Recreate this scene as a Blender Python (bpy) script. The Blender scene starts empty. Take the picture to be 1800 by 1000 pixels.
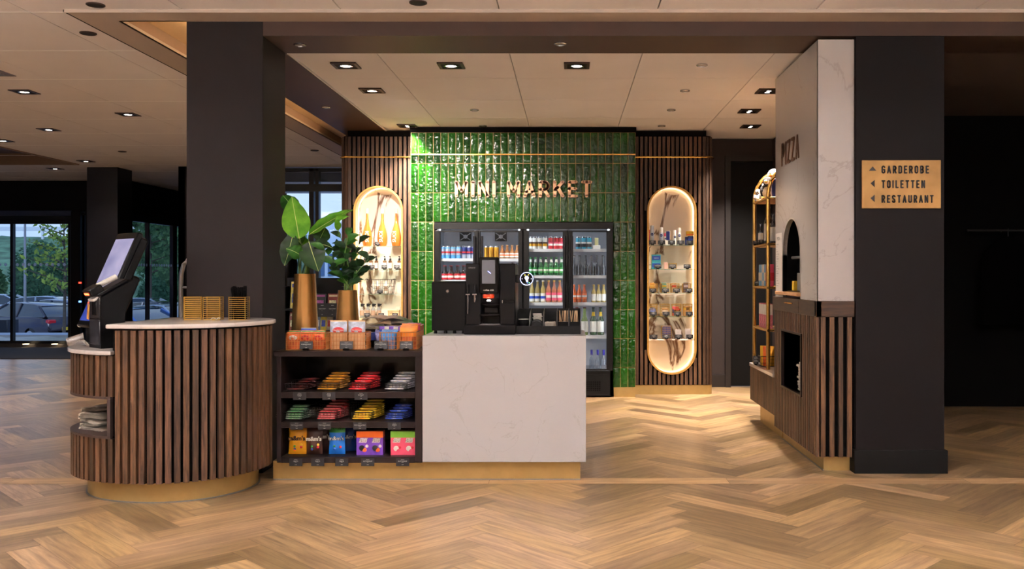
import bpy, bmesh, math, random
from mathutils import Vector, Matrix
random.seed(7)
PI = math.pi
scene = bpy.context.scene
COL = scene.collection

# ------------------------------------------------------------------ camera
H = 1.3
F = 1600.0
cam_d = bpy.data.cameras.new('camera')
cam = bpy.data.objects.new('camera', cam_d)
COL.objects.link(cam)
cam.location = (0, 0, H)
cam.rotation_euler = (PI / 2, 0, 0)
cam_d.sensor_width = 36
cam_d.lens = 32
cam_d.shift_x = -100 / 1800
cam_d.shift_y = -18 / 1800
cam_d.clip_start = 0.05
cam_d.clip_end = 400
scene.camera = cam

# ------------------------------------------------------------------ world / exposure
w = bpy.data.worlds.new('world')
scene.world = w
w.use_nodes = True
nt = w.node_tree
bg = nt.nodes['Background']
tc = nt.nodes.new('ShaderNodeTexCoord')
no = nt.nodes.new('ShaderNodeTexNoise')
no.inputs['Scale'].default_value = 3.0
no.inputs['Detail'].default_value = 5
cr = nt.nodes.new('ShaderNodeValToRGB')
cr.color_ramp.elements[0].position = 0.4
cr.color_ramp.elements[0].color = (0.26, 0.46, 1.0, 1)
cr.color_ramp.elements[1].position = 0.62
cr.color_ramp.elements[1].color = (0.62, 0.80, 1.0, 1)
nt.links.new(tc.outputs['Generated'], no.inputs['Vector'])
nt.links.new(no.outputs['Fac'], cr.inputs['Fac'])
nt.links.new(cr.outputs['Color'], bg.inputs['Color'])
bg.inputs['Strength'].default_value = 0.42
sun_d = bpy.data.lights.new('daylight_sun', 'SUN')
sun_d.energy = 0.9
sun_d.color = (0.72, 0.84, 1.0)
sun_d.angle = 0.6
sun = bpy.data.objects.new('daylight_sun', sun_d)
COL.objects.link(sun)
sun.rotation_euler = Vector((-0.25, 0.75, -0.62)).to_track_quat('-Z', 'Y').to_euler()
scene.view_settings.view_transform = 'Standard'
scene.view_settings.look = 'None'
scene.view_settings.exposure = 1.5
scene.view_settings.gamma = 1
scene.view_settings.use_curve_mapping = False

WARM = (1.0, 0.74, 0.50)
WARM2 = (1.0, 0.88, 0.76)
COOL = (0.85, 0.92, 1.0)
P_MARKET = 205.0     # watt of the market downlights
P_HALL = 15.0       # watt of the hall downlights
P_FILL = 54.0      # upward light of every added fill pendant
E_NICHE = 1.5       # emission of niche light strips


def PX(px, py, Y):
    """world X, Z of a photo point lying at depth Y"""
    return ((px - 1000.0) * Y / F, H + (482.0 - py) * Y / F)


# ------------------------------------------------------------------ colours, materials
def lin(c):
    if isinstance(c, str):
        c = c.lstrip('#')
        c = [int(c[i:i + 2], 16) / 255 for i in (0, 2, 4)]
        return tuple(((x / 12.92) if x <= 0.04045 else ((x + 0.055) / 1.055) ** 2.4) for x in c)
    return tuple(c[:3])


_m = {}


def mat(name, c='#808080', rough=0.5, metal=0.0, emit=0.0, ec=None, noise=0.0, nscale=20.0, bump=0.0, coat=0.0, spec=0.5):
    if name in _m:
        return _m[name]
    m = bpy.data.materials.new(name)
    m.use_nodes = True
    t = m.node_tree
    b = t.nodes['Principled BSDF']
    cc = lin(c)
    b.inputs['Base Color'].default_value = (*cc, 1)
    b.inputs['Roughness'].default_value = rough
    b.inputs['Metallic'].default_value = metal
    b.inputs['Specular IOR Level'].default_value = spec
    if coat:
        b.inputs['Coat Weight'].default_value = coat
        b.inputs['Coat Roughness'].default_value = 0.08
    if emit:
        b.inputs['Emission Color'].default_value = (*(lin(ec) if ec else cc), 1)
        b.inputs['Emission Strength'].default_value = emit
    if noise or bump:
        tcn = t.nodes.new('ShaderNodeTexCoord')
        n = t.nodes.new('ShaderNodeTexNoise')
        n.inputs['Scale'].default_value = nscale
        n.inputs['Detail'].default_value = 3
        t.links.new(tcn.outputs['Object'], n.inputs['Vector'])
        if noise:
            r = t.nodes.new('ShaderNodeValToRGB')
            r.color_ramp.elements[0].position = 0.3
            r.color_ramp.elements[1].position = 0.7
            r.color_ramp.elements[0].color = (*[x * (1 - noise) for x in cc], 1)
            r.color_ramp.elements[1].color = (*[min(1, x * (1 + noise)) for x in cc], 1)
            t.links.new(n.outputs['Fac'], r.inputs['Fac'])
            t.links.new(r.outputs['Color'], b.inputs['Base Color'])
        if bump:
            bp = t.nodes.new('ShaderNodeBump')
            bp.inputs['Strength'].default_value = bump
            bp.inputs['Distance'].default_value = 0.01
            t.links.new(n.outputs['Fac'], bp.inputs['Height'])
            t.links.new(bp.outputs['Normal'], b.inputs['Normal'])
    _m[name] = m
    return m


def glass(name, c=(1, 1, 1), gloss=0.12, body=0.0, bodyc=None, rough=0.02):
    """thin pane or bottle glass: see-through, tinted, with a reflecting skin"""
    if name in _m:
        return _m[name]
    m = bpy.data.materials.new(name)
    m.use_nodes = True
    t = m.node_tree
    t.nodes.clear()
    out = t.nodes.new('ShaderNodeOutputMaterial')
    tr = t.nodes.new('ShaderNodeBsdfTransparent')
    tr.inputs['Color'].default_value = (*lin(c), 1)
    last = tr.outputs[0]
    if body:
        p = t.nodes.new('ShaderNodeBsdfPrincipled')
        p.inputs['Base Color'].default_value = (*lin(bodyc or c), 1)
        p.inputs['Roughness'].default_value = 0.1
        mx = t.nodes.new('ShaderNodeMixShader')
        mx.inputs[0].default_value = body
        t.links.new(last, mx.inputs[1])
        t.links.new(p.outputs[0], mx.inputs[2])
        last = mx.outputs[0]
    g = t.nodes.new('ShaderNodeBsdfGlossy')
    g.inputs['Roughness'].default_value = rough
    lw = t.nodes.new('ShaderNodeLayerWeight')
    lw.inputs['Blend'].default_value = 0.5
    pw = t.nodes.new('ShaderNodeMath')
    pw.operation = 'POWER'
    pw.inputs[1].default_value = 4.0
    t.links.new(lw.outputs['Facing'], pw.inputs[0])
    ma = t.nodes.new('ShaderNodeMath')
    ma.operation = 'MULTIPLY_ADD'
    ma.inputs[1].default_value = 0.9
    ma.inputs[2].default_value = gloss * 0.4
    t.links.new(pw.outputs[0], ma.inputs[0])
    mx2 = t.nodes.new('ShaderNodeMixShader')
    t.links.new(ma.outputs[0], mx2.inputs[0])
    t.links.new(last, mx2.inputs[1])
    t.links.new(g.outputs[0], mx2.inputs[2])
    t.links.new(mx2.outputs[0], out.inputs[0])
    _m[name] = m
    return m


def wood(name, c1, c2, scale=(60, 60, 3), rough=0.45, tint=True, uv=False, seam=None, coat=0.0, knot=0.0):
    if name in _m:
        return _m[name]
    m = bpy.data.materials.new(name)
    m.use_nodes = True
    t = m.node_tree
    L = t.links.new
    b = t.nodes['Principled BSDF']
    b.inputs['Roughness'].default_value = rough
    tcn = t.nodes.new('ShaderNodeTexCoord')
    at = t.nodes.new('ShaderNodeAttribute')
    at.attribute_name = 'tint'
    mp = t.nodes.new('ShaderNodeMapping')
    mp.inputs['Scale'].default_value = scale
    L(tcn.outputs['UV' if uv else 'Object'], mp.inputs['Vector'])
    add = t.nodes.new('ShaderNodeVectorMath')
    add.operation = 'MULTIPLY_ADD'
    add.inputs[1].default_value = (40, 40, 40)
    L(at.outputs['Color'], add.inputs[0])
    L(mp.outputs[0], add.inputs[2])
    n = t.nodes.new('ShaderNodeTexNoise')
    n.inputs['Scale'].default_value = 1
    n.inputs['Detail'].default_value = 6
    n.inputs['Roughness'].default_value = 0.62
    n.inputs['Distortion'].default_value = 0.5
    L(add.outputs[0], n.inputs['Vector'])
    r = t.nodes.new('ShaderNodeValToRGB')
    r.color_ramp.elements[0].position = 0.33
    r.color_ramp.elements[1].position = 0.68
    r.color_ramp.elements[0].color = (*lin(c1), 1)
    r.color_ramp.elements[1].color = (*lin(c2), 1)
    L(n.outputs['Fac'], r.inputs['Fac'])
    mul = t.nodes.new('ShaderNodeMix')
    mul.data_type = 'RGBA'
    mul.blend_type = 'MULTIPLY'
    mul.inputs[0].default_value = 1
    L(r.outputs['Color'], mul.inputs[6])
    # tint value 0..1 -> brightness 0.65..1.3, hue from the green channel
    mr = t.nodes.new('ShaderNodeSeparateColor')
    L(at.outputs['Color'], mr.inputs[0])
    m1 = t.nodes.new('ShaderNodeMapRange')
    m1.inputs['To Min'].default_value = 0.42
    m1.inputs['To Max'].default_value = 1.35
    L(mr.outputs[0], m1.inputs[0])
    cb = t.nodes.new('ShaderNodeCombineColor')
    m2 = t.nodes.new('ShaderNodeMapRange')
    m2.inputs['To Min'].default_value = 0.86
    m2.inputs['To Max'].default_value = 1.16
    L(mr.outputs[1], m2.inputs[0])
    mm = t.nodes.new('ShaderNodeMath')
    mm.operation = 'MULTIPLY'
    L(m1.outputs[0], mm.inputs[0])
    L(m2.outputs[0], mm.inputs[1])
    L(m1.outputs[0], cb.inputs[0])
    L(m1.outputs[0], cb.inputs[1])
    L(mm.outputs[0], cb.inputs[2])
    L(cb.outputs[0], mul.inputs[7])
    last = mul.outputs[2]
    if seam:
        Lp, Wp = seam
        sx = t.nodes.new('ShaderNodeSeparateXYZ')
        L(tcn.outputs['UV'], sx.inputs[0])

        def edge(sock, size):
            a = t.nodes.new('ShaderNodeMath')
            a.operation = 'SUBTRACT'
            a.inputs[1].default_value = size / 2
            L(sock, a.inputs[0])
            a2 = t.nodes.new('ShaderNodeMath')
            a2.operation = 'ABSOLUTE'
            L(a.outputs[0], a2.inputs[0])
            a3 = t.nodes.new('ShaderNodeMath')
            a3.operation = 'GREATER_THAN'
            a3.inputs[1].default_value = size / 2 - 0.0016
            L(a2.outputs[0], a3.inputs[0])
            return a3.outputs[0]
        e1 = edge(sx.outputs[0], Lp)
        e2 = edge(sx.outputs[1], Wp)
        mxx = t.nodes.new('ShaderNodeMath')
        mxx.operation = 'MAXIMUM'
        L(e1, mxx.inputs[0])
        L(e2, mxx.inputs[1])
        ms = t.nodes.new('ShaderNodeMix')
        ms.data_type = 'RGBA'
        ms.blend_type = 'MULTIPLY'
        ms.inputs[7].default_value = (0.45, 0.4, 0.36, 1)
        L(mxx.outputs[0], ms.inputs[0])
        L(last, ms.inputs[6])
        last = ms.outputs[2]
    L(last, b.inputs['Base Color'])
    bp = t.nodes.new('ShaderNodeBump')
    bp.inputs['Strength'].default_value = 0.12
    bp.inputs['Distance'].default_value = 0.004
    L(n.outputs['Fac'], bp.inputs['Height'])
    L(bp.outputs[0], b.inputs['Normal'])
    _m[name] = m
    return m


def marble(name, base, vein, scale=1.6, width=0.018, rough=0.25, strength=1.0, squash=(1, 1, 1)):
    if name in _m:
        return _m[name]
    m = bpy.data.materials.new(name)
    m.use_nodes = True
    t = m.node_tree
    L = t.links.new
    b = t.nodes['Principled BSDF']
    b.inputs['Roughness'].default_value = rough
    tcn = t.nodes.new('ShaderNodeTexCoord')
    mp = t.nodes.new('ShaderNodeMapping')
    mp.inputs['Scale'].default_value = squash
    mp.inputs['Rotation'].default_value = (0.3, 0.5, 0.2)
    L(tcn.outputs['Object'], mp.inputs['Vector'])
    n = t.nodes.new('ShaderNodeTexNoise')
    n.inputs['Scale'].default_value = scale
    n.inputs['Detail'].default_value = 7
    n.inputs['Roughness'].default_value = 0.55
    n.inputs['Distortion'].default_value = 0.9
    L(mp.outputs[0], n.inputs['Vector'])
    a = t.nodes.new('ShaderNodeMath')
    a.operation = 'SUBTRACT'
    a.inputs[1].default_value = 0.5
    L(n.outputs['Fac'], a.inputs[0])
    a2 = t.nodes.new('ShaderNodeMath')
    a2.operation = 'ABSOLUTE'
    L(a.outputs[0], a2.inputs[0])
    mr = t.nodes.new('ShaderNodeMapRange')
    mr.interpolation_type = 'SMOOTHSTEP'
    mr.inputs['From Min'].default_value = 0
    mr.inputs['From Max'].default_value = width
    mr.inputs['To Min'].default_value = 1
    mr.inputs['To Max'].default_value = 0
    L(a2.outputs[0], mr.inputs[0])
    n2 = t.nodes.new('ShaderNodeTexNoise')
    n2.inputs['Scale'].default_value = scale * 1.1
    n2.inputs['Detail'].default_value = 2
    L(tcn.outputs['Object'], n2.inputs['Vector'])
    mr2 = t.nodes.new('ShaderNodeMapRange')
    mr2.inputs['From Min'].default_value = 0.40
    mr2.inputs['From Max'].default_value = 0.42
    mr2.inputs['To Max'].default_value = strength
    L(n2.outputs['Fac'], mr2.inputs[0])
    mu = t.nodes.new('ShaderNodeMath')
    mu.operation = 'MULTIPLY'
    L(mr.outputs[0], mu.inputs[0])
    L(mr2.outputs[0], mu.inputs[1])
    mx = t.nodes.new('ShaderNodeMix')
    mx.data_type = 'RGBA'
    mx.inputs[6].default_value = (*lin(base), 1)
    mx.inputs[7].default_value = (*lin(vein), 1)
    L(mu.outputs[0], mx.inputs[0])
    L(mx.outputs[2], b.inputs['Base Color'])
    _m[name] = m
    return m


# ------------------------------------------------------------------ mesh builder
class MB:
    def __init__(self):
        self.v, self.f, self.m, self.t, self.uv = [], [], [], [], []

    def face(self, pts, m=0, tint=None, uv=None):
        i = len(self.v)
        self.v += [Vector(p) for p in pts]
        self.f.append(list(range(i, i + len(pts))))
        self.m.append(m)
        self.t.append(tint)
        self.uv.append(uv)

    def add(self, vs, fs, m=0, tint=None, M=None):
        i = len(self.v)
        vs = [Vector(p) for p in vs]
        if M is not None:
            vs = [M @ p for p in vs]
        self.v += vs
        for f in fs:
            self.f.append([i + k for k in f])
            self.m.append(m)
            self.t.append(tint)
            self.uv.append(None)

    def box(self, x0, x1, y0, y1, z0, z1, m=0, tint=None, M=None):
        vs = [(x0, y0, z0), (x1, y0, z0), (x1, y1, z0), (x0, y1, z0), (x0, y0, z1), (x1, y0, z1), (x1, y1, z1), (x0, y1, z1)]
        fs = [(0, 3, 2, 1), (4, 5, 6, 7), (0, 1, 5, 4), (1, 2, 6, 5), (2, 3, 7, 6), (3, 0, 4, 7)]
        self.add(vs, fs, m, tint, M)
        return self

    def bbox(self, x0, x1, y0, y1, z0, z1, b=0.004, m=0, tint=None, M=None):
        """box with chamfered edges"""
        b = min(b, (x1 - x0) / 2.01, (y1 - y0) / 2.01, (z1 - z0) / 2.01)
        vs = []
        idx = {}
        X = (x0, x1)
        Y = (y0, y1)
        Z = (z0, z1)
        for i in (0, 1):
            for j in (0, 1):
                for k in (0, 1):
                    sx = b if i == 0 else -b
                    sy = b if j == 0 else -b
                    sz = b if k == 0 else -b
                    idx[i, j, k, 0] = len(vs)
                    vs.append((X[i], Y[j] + sy, Z[k] + sz))
                    idx[i, j, k, 1] = len(vs)
                    vs.append((X[i] + sx, Y[j], Z[k] + sz))
                    idx[i, j, k, 2] = len(vs)
                    vs.append((X[i] + sx, Y[j] + sy, Z[k]))
        fs = []
        for i in (0, 1):
            fs.append([idx[i, 0, 0, 0], idx[i, 1, 0, 0], idx[i, 1, 1, 0], idx[i, 0, 1, 0]])
            fs.append([idx[0, i, 0, 1], idx[1, i, 0, 1], idx[1, i, 1, 1], idx[0, i, 1, 1]])
            fs.append([idx[0, 0, i, 2], idx[1, 0, i, 2], idx[1, 1, i, 2], idx[0, 1, i, 2]])
        for i in (0, 1):
            for j in (0, 1):
                fs.append([idx[i, j, 0, 0], idx[i, j, 1, 0], idx[i, j, 1, 1], idx[i, j, 0, 1]])
                fs.append([idx[i, 0, j, 0], idx[i, 1, j, 0], idx[i, 1, j, 2], idx[i, 0, j, 2]])
                fs.append([idx[0, i, j, 1], idx[1, i, j, 1], idx[1, i, j, 2], idx[0, i, j, 2]])
                for k in (0, 1):
                    pass
        for i in (0, 1):
            for j in (0, 1):
                for k in (0, 1):
                    fs.append([idx[i, j, k, 0], idx[i, j, k, 1], idx[i, j, k, 2]])
        self.add(vs, fs, m, tint, M)
        return self

    def prism(self, pts, vec, m=0, tint=None, M=None, side_m=None):
        n = len(pts)
        vec = Vector(vec)
        vs = [Vector(p) for p in pts] + [Vector(p) + vec for p in pts]
        self.add(vs, [list(range(n))[::-1], list(range(n, 2 * n))], m, tint, M)
        i0 = len(self.v) - 2 * n
        for k in range(n):
            k2 = (k + 1) % n
            self.f.append([i0 + k, i0 + k2, i0 + n + k2, i0 + n + k])
            self.m.append(side_m if side_m is not None else m)
            self.t.append(tint)
            self.uv.append(None)
        return self

    def lathe(self, prof, c=(0, 0, 0), seg=16, m=0, M=None, tint=None, sx=1, sy=1):
        """prof: (r, z) or (r, z, material of the band that starts here)"""
        vs, fs, ms = [], [], []
        for p in prof:
            for s in range(seg):
                a = 2 * PI * s / seg
                vs.append((c[0] + p[0] * sx * math.cos(a), c[1] + p[0] * sy * math.sin(a), c[2] + p[1]))
        cur = m
        for i in range(len(prof) - 1):
            if len(prof[i]) > 2:
                cur = prof[i][2]
            for s in range(seg):
                s2 = (s + 1) % seg
                fs.append([i * seg + s, i * seg + s2, (i + 1) * seg + s2, (i + 1) * seg + s])
                ms.append(cur)
        if prof[0][0] > 1e-5:
            fs.append(list(range(seg))[::-1])
            ms.append(prof[0][2] if len(prof[0]) > 2 else m)
        if prof[-1][0] > 1e-5:
            fs.append([(len(prof) - 1) * seg + s for s in range(seg)])
            ms.append(cur)
        i0 = len(self.v)
        vs = [Vector(p) for p in vs]
        if M is not None:
            vs = [M @ p for p in vs]
        self.v += vs
        for f, mm in zip(fs, ms):
            self.f.append([i0 + k for k in f])
            self.m.append(mm)
            self.t.append(tint)
            self.uv.append(None)
        return self

    def tube(self, pts, r, seg=6, m=0, M=None, closed=False, tint=None):
        pts = [Vector(p) for p in pts]
        n = len(pts)
        rs = r if isinstance(r, (list, tuple)) else [r] * n
        vs, fs = [], []
        for i, p in enumerate(pts):
            if closed:
                d = pts[(i + 1) % n] - pts[i - 1]
            else:
                d = pts[min(i + 1, n - 1)] - pts[max(i - 1, 0)]
            if d.length < 1e-9:
                d = Vector((0, 0, 1))
            d.normalize()
            up = Vector((0, 0, 1)) if abs(d.z) < 0.9 else Vector((0, 1, 0))
            u = d.cross(up).normalized()
            w_ = d.cross(u)
            for s in range(seg):
                a = 2 * PI * (s + 0.5) / seg
                vs.append(p + rs[i] * (math.cos(a) * u + math.sin(a) * w_))
        for i in range(n if closed else n - 1):
            j = (i + 1) % n
            for s in range(seg):
                s2 = (s + 1) % seg
                fs.append([i * seg + s, i * seg + s2, j * seg + s2, j * seg + s])
        if not closed:
            fs.append(list(range(seg))[::-1])
            fs.append([(n - 1) * seg + s for s in range(seg)])
        self.add(vs, fs, m, tint, M)
        return self

    def ball(self, c, r, seg=12, rings=8, m=0, M=None):
        if not isinstance(r, (tuple, list)):
            r = (r, r, r)
        prof = [(math.sin(PI * i / rings), -math.cos(PI * i / rings)) for i in range(rings + 1)]
        MM = Matrix.Translation(c) @ Matrix.Diagonal((r[0], r[1], r[2], 1))
        if M is not None:
            MM = M @ MM
        self.lathe(prof, (0, 0, 0), seg, m, MM)
        return self

    def grid(self, fn, nu, nv, m=0, tint=None, M=None):
        vs = [fn(i / nu, j / nv) for i in range(nu + 1) for j in range(nv + 1)]
        fs = []
        for i in range(nu):
            for j in range(nv):
                a = i * (nv + 1) + j
                fs.append([a, a + 1, a + nv + 2, a + nv + 1])
        self.add(vs, fs, m, tint, M)
        return self

    def build(self, name, mats, parent=None, loc=None, local=False, smooth=True, sharp=38, solid=0, props=None, base=None, merge=True):
        """local: vertices are already in the object's own frame; else they are world coordinates"""
        if not isinstance(mats, (list, tuple)):
            mats = [mats]
        me = bpy.data.meshes.new(name)
        o = bpy.data.objects.new(name, me)
        if local:
            off = Vector((0, 0, 0))
            if loc is not None:
                o.location = loc
        else:
            if parent is None:
                if loc is None:
                    xs = [p.x for p in self.v]
                    ys = [p.y for p in self.v]
                    zs = [p.z for p in self.v]
                    loc = ((min(xs) + max(xs)) / 2, (min(ys) + max(ys)) / 2, min(zs))
                off = Vector(loc)
                o.location = loc
            else:
                off = wloc(parent)
        me.from_pydata([p - off for p in self.v], [], self.f)
        for mm in mats:
            me.materials.append(mm)
        me.polygons.foreach_set('material_index', self.m)
        if any(t is not None for t in self.t):
            ca = me.color_attributes.new('tint', 'FLOAT_COLOR', 'CORNER')
            data = []
            for p, t in zip(me.polygons, self.t):
                t = t or (0.5, 0.5, 0.5)
                for _ in range(p.loop_total):
                    data += [t[0], t[1], t[2], 1]
            ca.data.foreach_set('color', data)
        if any(u is not None for u in self.uv):
            ul = me.uv_layers.new(name='UVMap')
            data = []
            for p, u in zip(me.polygons, self.uv):
                for k in range(p.loop_total):
                    data += list(u[k]) if u else [0, 0]
            ul.data.foreach_set('uv', data)
        bm = bmesh.new()
        bm.from_mesh(me)
        if merge:
            bmesh.ops.remove_doubles(bm, verts=bm.verts, dist=0.00001)
        if not any(u is not None for u in self.uv):
            bmesh.ops.recalc_face_normals(bm, faces=bm.faces)
        if smooth:
            lim = math.radians(sharp)
            for f in bm.faces:
                f.smooth = True
            for e in bm.edges:
                if len(e.link_faces) != 2 or e.calc_face_angle(9) > lim:
                    e.smooth = False
        bm.to_mesh(me)
        bm.free()
        COL.objects.link(o)
        if parent is not None:
            o.parent = parent
        if solid:
            md = o.modifiers.new('solid', 'SOLIDIFY')
            md.thickness = solid
            md.offset = 0
        if props:
            for k, v_ in props.items():
                o[k] = v_
        return o


def wloc(o):
    p = Vector((0, 0, 0))
    while o is not None:
        p += o.location
        o = o.parent
    return p


def tag(o, label=None, cat=None, group=None, kind=None):
    if label:
        o['label'] = label
    if cat:
        o['category'] = cat
    if group:
        o['group'] = group
    if kind:
        o['kind'] = kind
    return o


def thing(name, label, cat, loc=(0, 0, 0), rz=0, group=None):
    o = bpy.data.objects.new(name, None)
    o.empty_display_size = 0.05
    o.location = loc
    o.rotation_euler = (0, 0, rz)
    COL.objects.link(o)
    return tag(o, label, cat, group)


def struct(name, mb, m, **k):
    o = mb.build(name, m, **k)
    o['kind'] = 'structure'
    return o


def kids(o):
    return [c for c in bpy.data.objects if c.parent is o]


_kids_cache = {}


def dup(o, loc=None, rz=None, label=None, group=None, parent=None, scale=None):
    if o.name not in _kids_cache:
        _kids_cache[o.name] = [c for c in bpy.data.objects if c.parent is o]
    ch = _kids_cache[o.name]
    c = o.copy()
    COL.objects.link(c)
    if parent is not None:
        c.parent = parent
    if loc is not None:
        c.location = loc
    if rz is not None:
        c.rotation_euler = (c.rotation_euler[0], c.rotation_euler[1], rz)
    if scale is not None:
        c.scale = scale
    if label:
        c['label'] = label
    if group:
        c['group'] = group
    for k in ch:
        dup(k, parent=c)
    return c


def ordn(i, n):
    if n == 1:
        return 'single'
    if i == 0:
        return 'leftmost'
    if i == n - 1:
        return 'rightmost'
    if n == 3:
        return 'middle'
    return ['', 'second from left', 'third from left', 'fourth from left', 'fifth from left', 'sixth from left', 'seventh from left', 'eighth from left'][i]


class Row:
    """puts a prototype and its copies in a row; the first place takes the prototype itself"""
    def __init__(self, proto):
        self.p = proto
        self.used = False

    def put(self, loc, label, group=None, rz=0, scale=None):
        if not self.used:
            self.used = True
            o = self.p
            _kids_cache[o.name] = [c for c in bpy.data.objects if c.parent is o]
            o.location = loc
            o.rotation_euler = (o.rotation_euler[0], o.rotation_euler[1], rz)
            if scale:
                o.scale = scale
            o['label'] = label
            if group:
                o['group'] = group
            return o
        o = dup(self.p, loc, rz, label, group, scale=scale or (1, 1, 1))
        if not group and 'group' in o:
            del o['group']
        return o


# ------------------------------------------------------------------ lettering
def arc(cx, cy, rx, ry, a0, a1, n=8):
    return [(cx + rx * math.cos(math.radians(a0 + (a1 - a0) * i / n)), cy + ry * math.sin(math.radians(a0 + (a1 - a0) * i / n))) for i in range(n + 1)]


def letter(ch, w_):
    w = w_
    r = w / 2
    if ch == 'M':
        w2 = w * 1.25
        return w2, [[(0, 0), (0, 1), (w2 / 2, 0.38), (w2, 1), (w2, 0)]]
    if ch == 'I':
        return 0.0, [[(0, 0), (0, 1)]]
    if ch == 'N':
        return w, [[(0, 0), (0, 1), (w, 0), (w, 1)]]
    if ch == 'A':
        w2 = w * 1.1
        return w2, [[(0, 0), (w2 / 2, 1), (w2, 0)], [(w2 * .17, .3), (w2 * .83, .3)]]
    if ch == 'R':
        return w, [[(0, 0), (0, 1), (w * .45, 1)] + arc(w * .5, .73, w * .5, .27, 90, -90) + [(0, .46)], [(w * .5, .46), (w, 0)]]
    if ch == 'K':
        return w, [[(0, 0), (0, 1)], [(w, 1), (0.03, .45)], [(w * .35, .62), (w, 0)]]
    if ch == 'E':
        return w * .85, [[(w * .85, 1), (0, 1), (0, 0), (w * .85, 0)], [(0, .52), (w * .75, .52)]]
    if ch == 'T':
        return w, [[(0, 1), (w, 1)], [(w / 2, 1), (w / 2, 0)]]
    if ch == 'P':
        return w, [[(0, 0), (0, 1), (w * .45, 1)] + arc(w * .5, .72, w * .5, .28, 90, -90) + [(0, .44)]]
    if ch == 'Z':
        return w, [[(0, 1), (w, 1), (0, 0), (w, 0)]]
    if ch == 'G':
        return w, [arc(r, 1 - r, r, r, 10, 180) + arc(r, r, r, r, 180, 360) + [(w, .48), (w * .6, .48)]]
    if ch == 'D':
        return w, [[(0, 0), (0, 1), (w * .5, 1)] + arc(w - r * .9, 1 - r * .9, r * .9, r * .9, 90, 0, 5) + arc(w - r * .9, r * .9, r * .9, r * .9, 0, -90, 5) + [(0, 0)]]
    if ch == 'O':
        return w, [arc(r, 1 - r, r, r, 0, 180) + arc(r, r, r, r, 180, 360) + [(w, 1 - r)]]
    if ch == 'B':
        return w, [[(0, 0), (0, 1), (w * .5, 1)] + arc(w * .5, .76, w * .45, .24, 90, -90) + [(0, .52)], [(w * .5, .52)] + arc(w * .5, .26, w * .5, .26, 90, -90) + [(0, 0)]]
    if ch == 'L':
        return w * .8, [[(0, 1), (0, 0), (w * .8, 0)]]
    if ch == 'S':
        return w, [arc(r, 1 - r, r, r, 5, 180, 8) + [(w * .2, .56), (w * .8, .44)] + arc(r, r, r, r, 0, -175, 8)]
    if ch == 'U':
        return w, [[(0, 1), (0, r)] + arc(r, r, r, r, 180, 360) + [(w, 1)]]
    return w * .5, []


def lettering(text, height, stroke, gap, origin, u, up, n, depth, lw=0.5, m=0):
    """stroke letters standing on a plane; origin is the baseline start; returns a list of (MB, char)"""
    u, up, n = Vector(u), Vector(up), Vector(n)
    o = Vector(origin)
    x = 0.0
    res = []
    for ch in text:
        if ch == ' ':
            x += height * 0.42
            continue
        w, strokes = letter(ch, lw)
        mb = MB()
        hh = height - stroke
        for st in strokes:
            P = [(x + stroke / 2 + p[0] * hh, stroke / 2 + p[1] * hh) for p in st]
            for a, b in zip(P[:-1], P[1:]):
                d = Vector((b[0] - a[0], b[1] - a[1]))
                if d.length < 1e-6:
                    continue
                d.normalize()
                q = Vector((-d.y, d.x)) * stroke / 2
                e = d * stroke * 0.0
                c4 = [(a[0] - e.x + q.x, a[1] - e.y + q.y), (a[0] - e.x - q.x, a[1] - e.y - q.y), (b[0] + e.x - q.x, b[1] + e.y - q.y), (b[0] + e.x + q.x, b[1] + e.y + q.y)]
                mb.prism([o + u * c[0] + up * c[1] for c in c4], n * depth, m)
            for a in P:
                k = 10
                mb.prism([o + u * (a[0] + stroke / 2 * math.cos(2 * PI * s / k)) + up * (a[1] + stroke / 2 * math.sin(2 * PI * s / k)) for s in range(k)], n * depth * 0.98, m)
        res.append((mb, ch))
        x += w * hh + stroke + gap
    return res, x - gap


_txt = {}


def text_mb(s, size, origin, u=(1, 0, 0), up=(0, 0, 1), depth=0.0006, center=True, m=0, mb=None, squeeze=1.0):
    """small print made with the built-in font, appended to a mesh builder"""
    if s not in _txt:
        cu = bpy.data.curves.new('t', 'FONT')
        cu.body = s
        cu.size = 1
        cu.resolution_u = 2
        ob = bpy.data.objects.new('t', cu)
        COL.objects.link(ob)
        dg = bpy.context.evaluated_depsgraph_get()
        me = bpy.data.meshes.new_from_object(ob.evaluated_get(dg))
        _txt[s] = ([tuple(v.co) for v in me.vertices], [list(p.vertices) for p in me.polygons])
        bpy.data.objects.remove(ob)
        bpy.data.meshes.remove(me)
        bpy.data.curves.remove(cu)
    vs, fs = _txt[s]
    if mb is None:
        mb = MB()
    if not vs:
        return mb
    xs = [v[0] for v in vs]
    cx = (min(xs) + max(xs)) / 2 if center else min(xs)
    u, up = Vector(u), Vector(up)
    n = u.cross(up).normalized()
    o = Vector(origin)
    mb.add([o + u * ((v[0] - cx) * size * squeeze) + up * (v[1] * size) + n * depth for v in vs], fs, m)
    return mb


def spot(name, loc, power, target=None, size=70, blend=0.8, color=WARM2, radius=0.05, parent=None):
    d = bpy.data.lights.new(name, 'SPOT')
    d.energy = power
    d.color = color
    d.spot_size = math.radians(size)
    d.spot_blend = blend
    d.shadow_soft_size = radius
    o = bpy.data.objects.new(name, d)
    COL.objects.link(o)
    tgt = Vector(target) if target else Vector((loc[0], loc[1], 0))
    o.rotation_euler = (tgt - Vector(loc)).to_track_quat('-Z', 'Y').to_euler()
    if parent is not None:
        o.parent = parent
        o.location = Vector(loc) - wloc(parent)
    else:
        o.location = loc
    return o


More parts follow.
